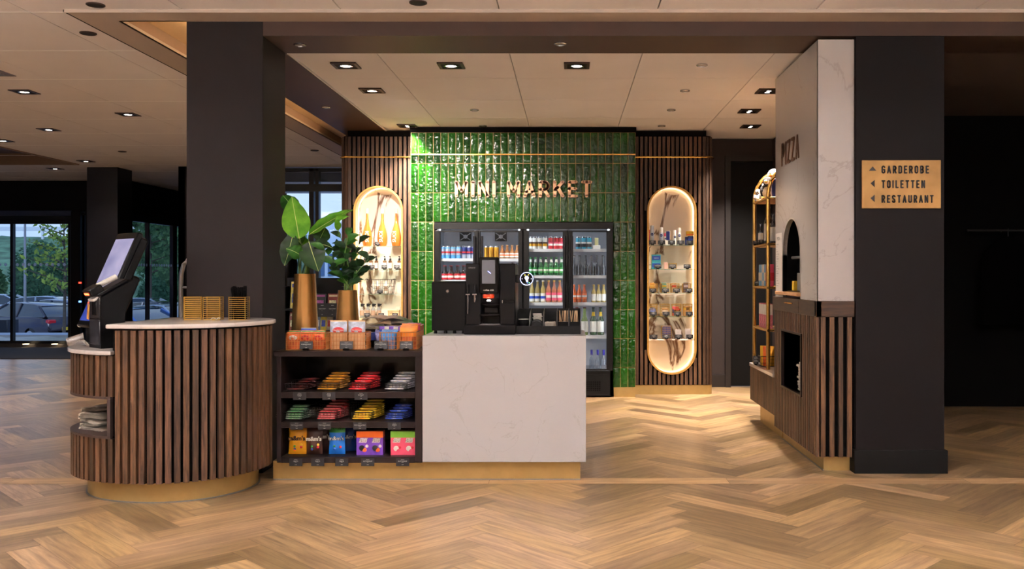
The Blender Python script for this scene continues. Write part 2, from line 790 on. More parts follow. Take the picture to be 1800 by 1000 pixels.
def wirebox(mb, x0, x1, y0, y1, z0, z1, r=0.0016, nx=8, ny=6, nz=3, m=0, taper=0.0, floor=True, horiz=True):
    """open wire basket"""
    def ring(z, k):
        a, b = (x1 - x0) * taper * k / 2, (y1 - y0) * taper * k / 2
        return [(x0 + a, y0 + b, z), (x1 - a, y0 + b, z), (x1 - a, y1 - b, z), (x0 + a, y1 - b, z)]
    top = ring(z1, 0)
    bot = ring(z0, 1)
    mb.tube(top, r * 1.5, 5, m, closed=True)
    mb.tube(bot, r * 1.2, 5, m, closed=True)
    if horiz:
        for k in range(1, nz):
            mb.tube(ring(z0 + (z1 - z0) * k / nz, 1 - k / nz), r, 4, m, closed=True)

    def lerp(a, b, t):
        return tuple(a[i] + (b[i] - a[i]) * t for i in range(3))
    for e in range(4):
        n = nx if e % 2 == 0 else ny
        for k in range(n):
            t = k / n
            mb.tube([lerp(bot[e], bot[(e + 1) % 4], t), lerp(top[e], top[(e + 1) % 4], t)], r, 4, m)
    if floor:
        for k in range(1, nx):
            t = k / nx
            mb.tube([lerp(bot[0], bot[1], t), lerp(bot[3], bot[2], t)], r, 4, m)
    return mb


def rt():
    return (random.random(), random.random(), random.random())


# ------------------------------------------------------------------ common materials
M_COLUMN = mat('dark_aubergine_paint', '#211a1a', 0.6, spec=.2, noise=0.05, nscale=6)
M_BEAM = mat('dark_brown_paint', '#46342d', 0.5, spec=.3, noise=0.05, nscale=4)
M_BLACK = mat('black_paint', '#070607', 0.55, spec=.2, noise=0.1)
M_BLACKG = mat('black_gloss', '#040405', 0.18, spec=.3)
M_BLACKM = mat('black_plastic', '#070709', 0.42, spec=.22, noise=0.1, nscale=80)
M_GOLD = mat('brushed_brass', '#ae915c', 0.42, 0.6, noise=0.06, nscale=14)
M_GOLDP = mat('polished_brass', '#d9ab5c', 0.25, 0.95, noise=0.04)
M_GOLDF = mat('matt_gold_frame', '#c79a55', 0.45, 0.7, noise=0.05)
M_CEIL = mat('ceiling_panel', '#ebe8eb', 0.8, noise=0.02, nscale=2)
M_SHADOWGAP = mat('shadow_gap', '#0a0807', 0.8, spec=.1, noise=0.1)
M_SLAT = wood('walnut_slat', '#29180e', '#6b4931', (70, 70, 5), 0.5)
M_SLATB = mat('slat_backing_black', '#050404', 0.9, spec=.1, noise=0.1)
M_WALNUT = wood('walnut_board', '#3a2519', '#6b4731', (6, 6, 60), 0.45)
M_OAKFLOOR = wood('oak_herringbone', '#7c6248', '#b3946c', (3, 34, 1), 0.3, uv=True, seam=(0.75, 0.15))
M_STRIP = wood('oak_border_plank', '#8f7252', '#bd9a6f', (3, 34, 1), 0.38, uv=True, seam=(1.5, 0.16))
M_QUARTZ = marble('white_quartz', '#aeacae', '#98928f', 2.4, 0.007, 0.28, 0.45)
M_CALA = marble('calacatta_marble', '#e6dace', '#6a4a36', 1.9, 0.036, 0.25, 1.0, (1.2, 1, 0.5))
M_CHROME = mat('chrome', '#b8b8bc', 0.18, 1.0, noise=0.02)
M_STEEL = mat('steel', '#8d8d90', 0.35, 0.8, noise=0.03)
M_SCREW = mat('dark_bronze', '#3b2a20', 0.4, 0.6, noise=0.05)
M_WHITEP = mat('white_plastic', '#dddad6', 0.35, noise=0.02)
M_CARD = mat('price_card_black', '#1b1a1d', 0.5, noise=0.06)
M_CARDT = mat('white_print', '#d8d6d2', 0.6, noise=0.02)
M_GLASS = glass('window_glass', (0.93, 0.96, 1.0), 0.1)
M_SHELFGLASS = glass('shelf_glass', (0.85, 0.95, 0.9), 0.25, 0.12, (0.3, 0.6, 0.5))
M_LAMP = mat('lit_lamp', '#fff4e6', 0.4, emit=14.0, ec='#ffeedd')
M_LEDW = mat('warm_light_strip', '#ffd9a0', 0.4, emit=E_NICHE, ec=(1.0, 0.72, 0.42))
M_CREAM = mat('cream_lacquer', '#e3cfa6', 0.4, noise=0.02)
# ================================================================== FLOOR
def herringbone():
    L, W = 0.75, 0.15
    mb = MB()
    c, s = math.cos(PI / 4), math.sin(PI / 4)

    def tr(x, y):
        return (x * c - y * s + 0.12, x * s + y * c + 3.2, 0)
    rg = random.Random(3)
    for n in range(-19, 9):
        for k in range(-20, 100):
            ox, oy = k * W + n * L, k * W - n * L
            for (x0, y0, x1, y1, hor) in ((0, 0, L, W, 1), (0, W, W, W + L, 0)):
                p = [(ox + x0, oy + y0), (ox + x1, oy + y0), (ox + x1, oy + y1), (ox + x0, oy + y1)]
                q = [tr(*a) for a in p]
                cx = sum(a[0] for a in q) / 4
                cy = sum(a[1] for a in q) / 4
                if cx < -17.2 or cx > 7.2 or cy < 0.8 or cy > 19:
                    continue
                if cx > 3.0 and cy > 9:
                    continue
                uv = [(0, 0), (L, 0), (L, W), (0, W)] if hor else [(0, W), (0, 0), (L, 0), (L, W)]
                t = rg.random()
                mb.face(q, 0, (0.5 + (t - 0.5) * 0.85, rg.random() * .7 + .15, rg.random()), uv)
    return mb


struct('floor', herringbone(), M_OAKFLOOR, loc=(0, 0, 0), smooth=False, merge=False)
mb = MB()
mb.box(-18, 7.5, -4, 19.5, -0.12, -0.004)
struct('floor', mb, mat('floor_screed', '#8a6e52', 0.5, noise=0.15, nscale=3))
mb = MB()
x = -17.0
rg = random.Random(5)
while x < 7:
    mb.face([(x, 5.64, 0.0015), (x + 1.5, 5.64, 0.0015), (x + 1.5, 5.80, 0.0015), (x, 5.80, 0.0015)], 0,
            (0.62 + rg.random() * 0.3, rg.random() * .5 + .2, rg.random()), [(0, 0), (1.5, 0), (1.5, .16), (0, .16)])
    x += 1.5
struct('trim_1', mb, M_STRIP, smooth=False, merge=False)

# ================================================================== CEILINGS
def panels(mb, xs, ys, z, gap=0.009, th=0.03, skip=None):
    for a, b in zip(xs[:-1], xs[1:]):
        for c_, d in zip(ys[:-1], ys[1:]):
            if skip and skip((a + b) / 2, (c_ + d) / 2):
                continue
            mb.box(a + gap / 2, b - gap / 2, c_ + gap / 2, d - gap / 2, z, z + th)


ZC, ZB, ZM = 2.97, 2.951, 2.858
XS = [-3.44 - k for k in range(14, -1, -1)]
YS = [5.8 + k for k in range(0, 14)]
mb = MB()
panels(mb, XS + [-3.185], YS, ZC, skip=lambda x, y: x < -7.44 and 7.8 < y < 13.8)
panels(mb, [-18 + 0.56 + k for k in range(0, 26)], [-3.2 + k for k in range(0, 9)] + [5.8], ZC)
struct('ceiling', mb, M_CEIL)
mb = MB()
for y in YS:
    mb.box(-18, -3.19, y - .006, y + .006, ZC - .0015, ZC + .002)
struct('trim_12', mb, mat('joint_white', '#ffffff', .5, noise=.01))
mb = MB()
mb.box(-18, 7.5, -4, 5.74, ZC + 0.032, ZC + 0.06)
mb.box(-7.42, -2.92, 5.74, 20, 3.17, 3.2)
mb.box(-18, -7.42, 5.74, 7.8, 3.02, 3.04)
mb.box(-18, -7.42, 13.8, 20, 3.02, 3.04)
struct('ceiling', mb, M_SHADOWGAP)
# coffer
mb = MB()
mb.box(-18, -7.44, 7.8, 13.8, 3.13, 3.15)
struct('ceiling', mb, mat('coffer_purple', '#5b5468', 0.6, noise=0.04))
mb = MB()
mb.box(-7.44, -7.42, 7.8, 13.8, 2.955, 3.14)
mb.box(-18, -7.44, 13.78, 13.8, 2.955, 3.14)
struct('trim_2', mb, mat('coffer_edge', '#8a6f55', 0.5, noise=0.04))
# border strip along the beam and down the side, slot with light
M_BORDER = mat('border_beige', '#b3a498', 0.6, noise=0.02, nscale=2)
mb = MB()
mb.box(-3.17, 7.5, 5.745, 5.95, ZB, ZB + 0.02)
mb.box(-3.17, -2.92, 5.95, 16.0, ZB, ZB + 0.02)
mb.box(-3.183, 7.5, 5.738, 5.745, ZB - 0.002, ZB + 0.05)
struct('trim_3', mb, M_BORDER)
mb = MB()
mb.box(-3.19, -3.168, 5.74, 16.0, ZB + .004, ZB + 0.06)
struct('trim_4', mb, M_SHADOWGAP)
mb = MB()
mb.box(-2.94, -2.92, 5.95, 16.0, ZB, 3.05)
struct('trim_5', mb, mat('slot_brown', '#8d7260', 0.6, noise=0.03))
mb = MB()
mb.box(-2.94, -2.5, 5.95, 16.0, 3.05, 3.07)
mb.box(-2.94, -2.5, 5.93, 5.95, ZB, 3.07)
struct('ceiling', mb, mat('slot_cream', '#e6c79c', 0.7, noise=0.02))
# strip lights laid in the slot
t0 = thing('strip_light', 'warm strip light inside the ceiling slot left of the dark side beam', 'light', (-2.53, 5.98, 2.99))
mb = MB()
mb.box(-2.535, -2.505, 5.98, 15.9, 2.99, 3.0)
mb.build('housing', M_WHITEP, t0)
mb = MB()
mb.box(-2.53, -2.51, 5.98, 15.9, 3.0, 3.012)
mb.build('diffuser', mat('slot_glow', '#ffd9a0', 0.4, emit=14, ec=(1.0, 0.68, 0.36)), t0)
# beams
mb = MB()
mb.box(-2.0, 7.5, 5.95, 6.42, ZM, 3.07)
struct('trim_6', mb, M_BEAM)
mb = MB()
mb.box(-2.5, -2.0, 6.42, 14.2, ZM, 3.07)
struct('trim_7', mb, M_BEAM)
# market ceiling
mb = MB()
panels(mb, [-1.975, -1.36, -.42, .52, 1.455, 2.4], [6.42, 7.25, 8.17, 9.1, 10.6], ZM + 0.004, gap=0.006)
mb.box(-1.99, -1.978, 6.42, 10.0, ZM - 0.004, ZM + 0.03)
struct('ceiling', mb, M_CEIL)
mb = MB()
mb.box(-2.0, 2.45, 6.42, 10.7, ZM + 0.037, ZM + 0.06)
struct('ceiling', mb, M_SHADOWGAP)
# cloakroom on the right
M_DARKWALL = mat('near_black_wall', '#070606', 0.85, noise=0.1, nscale=5, spec=0.1)
mb = MB()
mb.box(2.45, 7.5, 6.42, 9.1, ZM, ZM + 0.03)
struct('ceiling', mb, mat('cloakroom_ceiling', '#55463e', 0.8, noise=0.03))
mb = MB()
mb.box(2.455, 7.5, 8.95, 9.05, 0, ZM)
struct('wall_cloakroom', mb, M_DARKWALL)

# ================================================================== WALLS
M_WALLBR = mat('dark_brown_wall', '#2c2120', 0.6, noise=0.08, nscale=5)
mb = MB()
mb.box(2.35, 2.455, 6.45, 10.5, 0, ZM)
mb.box(1.88, 2.36, 6.45, 7.2, 0, ZM)
struct('wall_right', mb, M_WALLBR)
mb = MB()
mb.box(7.3, 7.5, -4, 9.05, 0, 3.0)
struct('wall_far_right', mb, M_WALLBR)
M_WALLN = mat('hall_wall', '#b9aca0', 0.8, noise=0.04, nscale=3)
mb = MB()
mb.box(-18, 7.5, -3.3, -3.2, 0, 3.0)
struct('wall_front', mb, M_WALLN)
mb = MB()
mb.box(-18, -17.9, -3.3, 16.3, 0, 3.1)
struct('wall_left', mb, M_WALLN)
# rear wall of the market with the black doorway
mb = MB()
mb.box(-2.6, 1.86, 10.5, 10.6, 0, ZM)
mb.box(2.36, 2.455, 10.5, 10.6, 0, ZM)
mb.box(1.86, 2.36, 10.5, 10.6, 2.62, ZM)
mb.box(-2.6, -2.5, 10.6, 14.2, 0, 3.07)
struct('wall_back', mb, M_WALLBR)
mb = MB()
mb.box(1.80, 1.86, 10.46, 10.6, 0, 2.66)
mb.box(1.86, 2.36, 10.46, 10.6, 2.60, 2.66)
fr = struct('door_1', mb, mat('door_frame_dark', '#1d1615', 0.5, noise=0.06))
mb = MB()
mb.box(1.86, 2.36, 10.56, 10.6, 0.004, 2.6)
o = mb.build('door_leaf', M_BLACK, fr)
mb = MB()
mb.box(1.52, 1.80, 10.48, 10.5, 0, 0.14)
struct('baseboard_back', mb, mat('baseboard_dark', '#1f1817', 0.5, noise=0.05))

# ------------------------------------------------------------------ columns
def column(x0, x1, y0, y1, zt, label, skirt=0.0, m=M_COLUMN):
    t = thing('column', label, 'column', ((x0 + x1) / 2, (y0 + y1) / 2, 0))
    mb = MB()
    mb.bbox(x0, x1, y0, y1, 0, zt, 0.003)
    mb.build('shaft', m, t)
    if skirt:
        mb = MB()
        mb.bbox(x0 - 0.014, x1 + 0.016, y0 - 0.02, y1 + .02, 0, skirt, 0.003)
        mb.build('skirting', M_BLACK, t)
    return t


column(-2.5, -2.0, 5.95, 6.42, 3.06, 'dark brown square column rising behind the round slatted counter')
column(1.875, 2.455, 5.95, 6.42, ZM, 'dark column with black skirting and the brass direction sign', 0.152, mat('dark_column_paint', '#130e0f', 0.6, spec=.15, noise=0.05, nscale=6))
column(-7.52, -7.04, 14.2, 14.67, ZC, 'distant black column beside the glass entrance, behind the ordering kiosk', 0.0, mat('navy_black_paint', '#17161c', 0.4, noise=0.08))

# ================================================================== ENTRANCE FACADE
M_FRAME = mat('anthracite_frame', '#1c1d22', 0.4, 0.3, noise=0.05)
M_FRAMEB = mat('blue_grey_aluminium', '#4a5268', 0.35, 0.6, noise=0.04)
M_DOT = bpy.data.materials.new('frosted_dot')
M_DOT.use_nodes = True
_t = M_DOT.node_tree
_tr = _t.nodes.new('ShaderNodeBsdfTranslucent')
_tr.inputs['Color'].default_value = (.95, .97, 1, 1)
_mx = _t.nodes.new('ShaderNodeMixShader')
_mx.inputs[0].default_value = .75
_t.links.new(_t.nodes['Principled BSDF'].outputs[0], _mx.inputs[1])
_t.links.new(_tr.outputs[0], _mx.inputs[2])
_t.links.new(_mx.outputs[0], _t.nodes['Material Output'].inputs[0])
yf = 16.3


def XY(px, Y):
    return (px - 1000) * Y / F


# bulkhead over the entrance
mb = MB()
mb.box(-18, -7.93, yf - .05, yf + .15, 2.42, 3.05)
mb.box(-7.93, -7.83, yf - .05, 19.2, 2.38, 3.0)
struct('wall_entrance', mb, M_BLACK)
mb = MB()
mb.box(-18, -7.93, yf + .15, yf + .3, -0.1, 0.05)
mb.box(-7.93, -5.95, 19.1, 19.2, 0, 3.1)
mb.box(-6.05, -5.95, 14.1, 19.2, 0, 3.1)
mb.box(-6.05, -4.6, 14.1, 14.3, 0, 3.1)
struct('wall_rear', mb, M_BLACK)


def facade_window(name, x0, x1, z0, z1, y, mull, fw=0.05, dots=True, glassm=M_GLASS, top=None):
    mb = MB()
    mb.box(x0, x1, y - .03, y + .05, z0 - fw, z0)
    mb.box(x0, x1, y - .03, y + .05, z1, z1 + fw)
    mb.box(x0 - fw, x0, y - .03, y + .05, z0 - fw, z1 + fw)
    mb.box(x1, x1 + fw, y - .03, y + .05, z0 - fw, z1 + fw)
    for (xm, wm) in mull:
        mb.box(xm - wm / 2, xm + wm / 2, y - .03, y + .05, z0, z1)
    o = struct(name, mb, M_FRAME)
    mb = MB()
    mb.box(x0, x1, y + .005, y + .012, z0, z1)
    mb.build('pane', glassm, o)
    if dots:
        mb = MB()
        n = int((x1 - x0) / 0.105)
        for i in range(n):
            xx = x0 + 0.05 + i * 0.105
            mb.lathe([(0.028, 0), (0.028, 0.002)], (0, 0, 0), 12, 0, Matrix.Translation((xx, y, 1.473)) @ Matrix.Rotation(PI / 2, 4, 'X'))
        mb.build('dot_row', M_DOT, o)
    return o


d0 = facade_window('window_1', -17.8, XY(121, yf), 0.11, 2.2, yf, [(XY(22, yf), .05), (-12.5, .06), (-15, .06)])
facade_window('window_2', XY(146, yf), XY(154, yf), 0.11, 2.35, yf, [])
mb = MB()
mb.box(XY(130, yf), XY(146, yf), yf - .1, yf + .1, 0, 2.42)
mb.box(XY(153, yf), -7.93, yf - .05, yf + .1, 0, 2.42)
struct('trim_8', mb, M_BLACK)
mb = MB()
mb.box(-17.9, XY(130, yf), yf - .06, yf + .08, 2.25, 2.42)
struct('trim_9', mb, M_FRAME)
mb = MB()
mb.box(-17.9, XY(130, yf), yf - .10, yf - .06, 2.34, 2.43)
struct('trim_10', mb, M_FRAMEB)
mb = MB()
mb.box(-17.9, XY(130, yf), yf - .08, yf + .08, 0.0, 0.06)
struct('trim_11', mb, mat('threshold_steel', '#6b6a6c', 0.3, 0.8, noise=0.05))
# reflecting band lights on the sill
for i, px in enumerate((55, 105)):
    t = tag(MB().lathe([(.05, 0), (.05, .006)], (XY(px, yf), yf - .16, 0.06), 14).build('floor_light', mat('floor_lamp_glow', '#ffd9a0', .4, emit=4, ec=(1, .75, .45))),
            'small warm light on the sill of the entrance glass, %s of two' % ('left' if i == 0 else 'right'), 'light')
for i, (pz, c, nm) in enumerate(((497, '#ff2a1c', 'red'), (530, '#4a7bff', 'blue'))):
    x, z = PX(141, pz, yf - .1)
    tag(MB().box(x - .02, x + .02, yf - .115, yf - .1, z - .015, z + .015).build('indicator_lamp', mat('ind_' + nm, c, .4, emit=3)),
        'tiny %s indicator light on the black door post' % nm, 'indicator light')

# glazed side of the entrance lobby (runs away from us)
mb = MB()
xg = -7.9
zt0 = 2.36
for (ya, yb) in ((16.35, 16.42), (17.05, 17.09), (18.1, 18.28), (19.02, 19.1)):
    mb.box(xg - .04, xg + .03, ya, yb, 0, zt0)
mb.box(xg - .04, xg + .03, 16.35, 19.1, 0, 0.11)
mb.box(xg - .04, xg + .03, 16.35, 19.1, 2.26, zt0 + .02)
o = struct('window_3', mb, M_FRAMEB)
mb = MB()
mb.box(xg - .008, xg, 16.42, 19.02, 0.11, 2.26)
mb.build('pane', M_GLASS, o)
mb = MB()
for i in range(24):
    yy = 16.5 + i * 0.105
    mb.lathe([(0.028, 0), (0.028, 0.002)], (0, 0, 0), 12, 0, Matrix.Translation((xg + .004, yy, 1.473)) @ Matrix.Rotation(PI / 2, 4, 'Y'))
mb.build('dot_row', M_DOT, o)
# dark entrance mat
tag(MB().bbox(-17, -6.1, 13.95, 16.1, 0.0, 0.012, .004).build('entrance_mat', mat('mat_charcoal', '#23222a', 0.9, noise=0.3, nscale=90)),
    'wide charcoal entrance mat in front of the glass doors', 'mat')

# window between the pillar and the slatted panel
yw = 14.2
x0, x1 = -4.6, -2.6
ztop = ZC - 0.02
mb = MB()
for (a, b) in ((x0, x0 + .08), (XY(545, yw), XY(553, yw)), (XY(556, yw), XY(562, yw)), (x1 - .05, x1)):
    mb.box(a, b, yw - .06, yw + .06, 0, ztop)
zt = PX(0, 330, yw)[1]
mb.box(x0, x1, yw - .08, yw + .06, zt - .06, zt + .05)
mb.box(x0, x1, yw - .06, yw + .06, ztop - .05, ztop)
mb.box(x0, x1, yw - .06, yw + .06, 0, 0.12)
o = struct('window_4', mb, M_FRAME)
mb = MB()
mb.box(x0 + .08, x1 - .05, yw, yw + .01, 0.12, ztop - .05)
mb.build('pane', M_GLASS, o)
b = MB()
b.box(x0 + .08, x1 - .05, yw + .08, yw + .1, zt + .1, ztop - .05)
for k in range(4):
    b.box(x0 + .08, x1 - .05, yw + .07, yw + .08, zt + .14 + k * .09, zt + .15 + k * .09)
b.build('sun_blind', mat('blue_blind', '#3c5275', 0.6, noise=0.05), o)

# grab rail (curved steel tube) by the lobby
mb = MB()
pts = [PX(318, 640, 9.0), PX(318, 500, 9.0), PX(319, 480, 9.0), PX(323, 465, 9.0), PX(330, 457, 9.0), PX(342, 455, 9.0)]
pl = [(p[0], 9.0, max(p[1], 0.0)) for p in pts]
pl[0] = (pl[0][0], 9.0, 0.0)
pl += [(pl[-1][0] + .3, 9.0, pl[-1][2]), (pl[-1][0] + .42, 9.0, pl[-1][2] - .12), (pl[-1][0] + .42, 9.0, 0)]
t = thing('handrail', 'curved brushed steel hand rail just left of the dark pillar', 'rail', (pl[0][0], 9.0, 0))
mb.tube(pl, 0.021, 10)
mb.build('rail_tube', M_STEEL, t)
mb = MB()
mb.tube([(pl[1][0], 9.0, 1.17), (pl[1][0] + .8, 9.0, 1.17)], .012, 8)
mb.build('cross_bar', M_STEEL, t)

# ================================================================== CEILING FITTINGS
def make_downlight(bulbs):
    t = thing('downlight', 'square recessed ceiling spotlight', 'ceiling light')
    s = 0.095
    mb = MB()
    for (a, b, c_, d) in ((-s, s, -s, -s + .022), (-s, s, s - .022, s), (-s, -s + .022, -s + .022, s - .022), (s - .022, s, -s + .022, s - .022)):
        mb.box(a, b, c_, d, -.008, 0.003)
    mb.build('trim_ring', M_SCREW, t, local=True)
    mb = MB()
    mb.box(-s + .02, s - .02, -s + .02, s - .02, -.002, 0.002)
    mb.build('backplate', M_BLACK, t, local=True)
    for k in range(bulbs):
        y = 0 if bulbs == 1 else (-0.032 if k else 0.032)
        r = .05 if bulbs == 1 else .03
        mb = MB()
        mb.lathe([(r, 0), (r * 1.05, -.008), (r * .85, -.010), (r * .8, -.004)], (0, y, 0), 20)
        l = mb.build('lamp_holder', M_CHROME, t, local=True)
        mb = MB()
        mb.lathe([(r * .8, -.004), (r * .5, -.007), (0, -.008)], (0, y, 0), 20)
        mb.build('bulb', M_LAMP, l, local=True)
    return t


dl1 = Row(make_downlight(1))
dl2 = Row(make_downlight(2))
N_ORD = ['front left', 'front middle', 'front right']
mk = [(608, 115, 1, 'one bulb, nearest the dark corner pillar'), (793, 115, 1, 'one tilted bulb, middle of the row by the beam'),
      (1014, 115, 1, 'one bulb, rightmost of the row by the beam'), (654, 159, 1, 'one bulb, second along the left edge'),
      (716, 221, 2, 'two bulbs, above the left end of green tiles'), (1350, 160, 2, 'two bulbs, half hidden by the white pizza tower'),
      (1317, 195, 2, 'two bulbs, middle of three left of the tower'), (1319, 222, 2, 'two bulbs, farthest of three left of the tower')]
for px, py, nb, txt in mk:
    Y = F * (ZM - H) / (482 - py)
    X = XY(px, Y)
    o = (dl1 if nb == 1 else dl2).put((X, Y, ZM), 'square market ceiling spotlight with ' + txt, 'square spotlights in the market ceiling')
    tg = (1.64, 6.7, 1.3) if px == 1014 else (X, Y + .35, 0) if Y > 8 else ((X * .75 - .1, 9.6, 1.2) if px < 1100 else (X, Y + .1, 0))
    spot('spot_lamp', (X, Y, ZM - .03), P_MARKET * (.2 if py == 115 else 1), tg, 50 if py == 115 else 95, 1.0, WARM2, 0.04)
hl = [(43, 161, 'large, nearest at the far left of the hall ceiling'), (5, 247, 'cut by the left edge of the picture'),
      (151, 283, 'right one of the pair before the black column'), (97, 296, 'farthest, just before the black bulkhead')]
for px, py, txt in hl:
    Y = F * (ZC - H) / (482 - py)
    X = XY(px, Y)
    dl1.put((X, Y, ZC), 'square hall ceiling spotlight, ' + txt, 'square spotlights in the hall ceiling')
    spot('spot_lamp', (X, Y, ZC - .03), P_HALL * 2, None, 120, 1.0, WARM2, 0.05)
# unseen hall spotlights over the viewer, placed for floor pools and fill (same fittings)
for i, (X, Y, pw, sz) in enumerate([(-3.4, 4.9, .5, 80), (-1.7, 4.7, 1.0, 75), (-.3, 4.7, .9, 75), (1.2, 4.7, 1.0, 75), (2.7, 4.8, .8, 70), (4.2, 4.9, .8, 65),
                                    (-1.0, 2.2, .5, 100), (2.4, 2.2, .4, 100), (-3.2, 1.2, .5, 100), (0.8, 0, .5, 100), (-5.6, 4.4, .5, 100)]):
    dl1.put((X, Y, ZC), 'unseen square hall ceiling spotlight over the front walkway', 'unseen hall spotlights over the front walkway')
    spot('spot_lamp', (X, Y, ZC - .03), P_HALL * pw, (X, Y + .25, 0), sz, 1.0, WARM2, 0.05)
for i, (X, Y) in enumerate([(-6.2, 8.2), (-6.0, 10.5), (-4.6, 9.5), (-4.4, 12.3)]):  # extra spotlights added to brighten the left hall
    spot('spot_lamp', (X, Y, ZC - .03), P_HALL * 2, None, 130, 1.0, WARM2, 0.05)
    dl1.put((X, Y, ZC), 'square hall ceiling spotlight added to brighten the left hall', 'hall spotlights added in the left hall')
# unseen cloakroom lamp, kept out of view to light the room
dl1.put((4.7, 7.3, ZM), 'unseen square spotlight in the dark cloakroom ceiling on the right')
spot('spot_lamp', (4.7, 7.3, ZM - .03), P_HALL * .8, (3.9, 7.0, 0), 95, 1.0, WARM, 0.05)

M_SENSOR = mat('speaker_grey', '#9b938d', 0.5, 0.2, noise=0.05)
M_SENSORD = mat('speaker_dark', '#3d2f2b', 0.5, 0.2, noise=0.05)


def make_round(dark):
    t = thing('ceiling_speaker', 'round ceiling fitting', 'ceiling fitting')
    r = .042 if not dark else .055
    MB().lathe([(r, 0.002), (r, -.006), (r * .86, -.009), (r * .84, -.003), (0, -.003)], (0, 0, 0), 24).build('rim', M_CHROME if not dark else M_SENSORD, t, local=True)
    MB().lathe([(r * .8, -.003), (r * .8, -.006), (0, -.0065)], (0, 0, 0), 24).build('grille', M_SENSOR if not dark else M_BLACKM, t, local=True)
    return t


rl, rd = Row(make_round(False)), Row(make_round(True))
for px, py, z, d, txt in [(527, 78, ZM, 0, 'small pale round fitting in the front beam above the left pillar'), (985, 76, ZM, 0, 'small pale round fitting in the middle of the front beam'),
                          (573, 188, ZM, 0, 'small pale round fitting in the dark side beam'), (1234, 114, ZM, 0, 'round fitting nearest of the four in line, market ceiling right'),
                          (1204, 159, ZM, 0, 'round fitting second of the four in line, market ceiling right'), (1180, 193, ZM, 0, 'round fitting third of the four in line, market ceiling right'),
                          (1163, 221, ZM, 0, 'round fitting farthest of the four in line, market ceiling right'), (834, 193, ZM, 0, 'round fitting nearer of two above the letters MINI'),
                          (849, 221, ZM, 0, 'round fitting farther of two above the letters MINI'),
                          (168, 8, ZC, 1, 'dark round downlight at the very top left of the picture'), (155, 58, ZC, 1, 'dark round downlight beside the beige ceiling border'),
                          (735, 4, ZC, 1, 'dark round downlight at the top edge above the front beam'), (553, 264, ZC, 1, 'dark round downlight in the ceiling before the tall window'),
                          (215, 266, ZC, 1, 'faint round downlight near the distant black column')]:
    Y = F * (z - H) / (482 - py)
    (rd if d else rl).put((XY(px, Y), Y, z), txt, None)
# vent
t = thing('ceiling_vent', 'grey square ceiling vent cut by the left edge of the picture', 'vent', (-5.05, 7.38, ZC))
MB().box(-5.45, -4.65, 7.1, 7.66, ZC - .006, ZC + .001).build('vent_frame', mat('vent_grey', '#75707c', .5, noise=.04), t)
mb = MB()
for k in range(12):
    mb.box(-5.4, -4.7, 7.14 + k * .042, 7.155 + k * .042, ZC - .012, ZC - .006)
mb.build('vent_slats', M_STEEL, t)

# unseen pendant lamps added above and behind the viewer to brighten ceiling and floor
pn = thing('fill_pendant', 'unseen slim linear pendant lamp added over the front walkway', 'pendant lamp')
MB().bbox(-.75, .75, -.05, .05, -.03, .03, .006).build('lamp_body', M_WHITEP, pn, local=True)
MB().box(-.74, .74, -.045, .045, .0305, .034).build('upper_diffuser', M_LAMP, pn, local=True)
for sx_ in (-.6, .6):
    MB().tube([(sx_, 0, .03), (sx_, 0, ZC - 2.5)], .002, 5).build('cord', M_STEEL, pn, local=True)
R = Row(pn)
for (X, Y, rz) in ((-7.2, 3.0, 0), (-7.2, .2, 0), (-4.2, 2.6, 0), (-1.4, 2.6, 0), (1.4, 2.6, 0), (4.2, 2.6, 0), (-2.8, -.8, 0), (.2, -.8, 0), (3.2, -.8, 0)):
    o = R.put((X, Y, 2.5), 'unseen slim linear pendant lamp added over the front walkway', 'added unseen pendant lamps over the front walkway', rz=rz)
    d = bpy.data.lights.new('fill_pendant_light', 'AREA')
    d.shape = 'RECTANGLE'
    d.size, d.size_y = 1.4, .08
    d.energy = P_FILL
    d.color = (1.0, .95, .9)
    l = bpy.data.objects.new('fill_pendant_light', d)
    COL.objects.link(l)
    l.location = (X, Y, 2.54)
    l.rotation_euler = (PI, 0, 0)
# ================================================================== SLATS
def slat_face(mb, a, b, z0, z1, nrm, pitch=0.047, wdt=0.030, dep=0.018, rg=random.Random(11), skip=None):
    """vertical slats from point a to b (x, y); nrm = outward direction"""
    a, b, nrm = Vector(a), Vector(b), Vector(nrm)
    d = b - a
    L = d.length
    d.normalize()
    n = max(1, int(L / pitch))
    p = L / n
    for i in range(n):
        c = a + d * (p * (i + .5))
        q0, q1 = c - d * wdt / 2, c + d * wdt / 2
        rs = [(z0, z1)]
        if skip:
            rs = skip((p * (i + .5)), z0, z1)
        for (za, zb) in rs:
            if zb - za < 0.004:
                continue
            pts = [(q0.x, q0.y, za), (q1.x, q1.y, za), (q1.x + nrm.x * dep, q1.y + nrm.y * dep, za), (q0.x + nrm.x * dep, q0.y + nrm.y * dep, za)]
            t = (rg.random(), rg.random(), rg.random())
            mb.prism(pts, (0, 0, zb - za), 0, (0.5 + (t[0] - .5) * .8, t[1], t[2]))


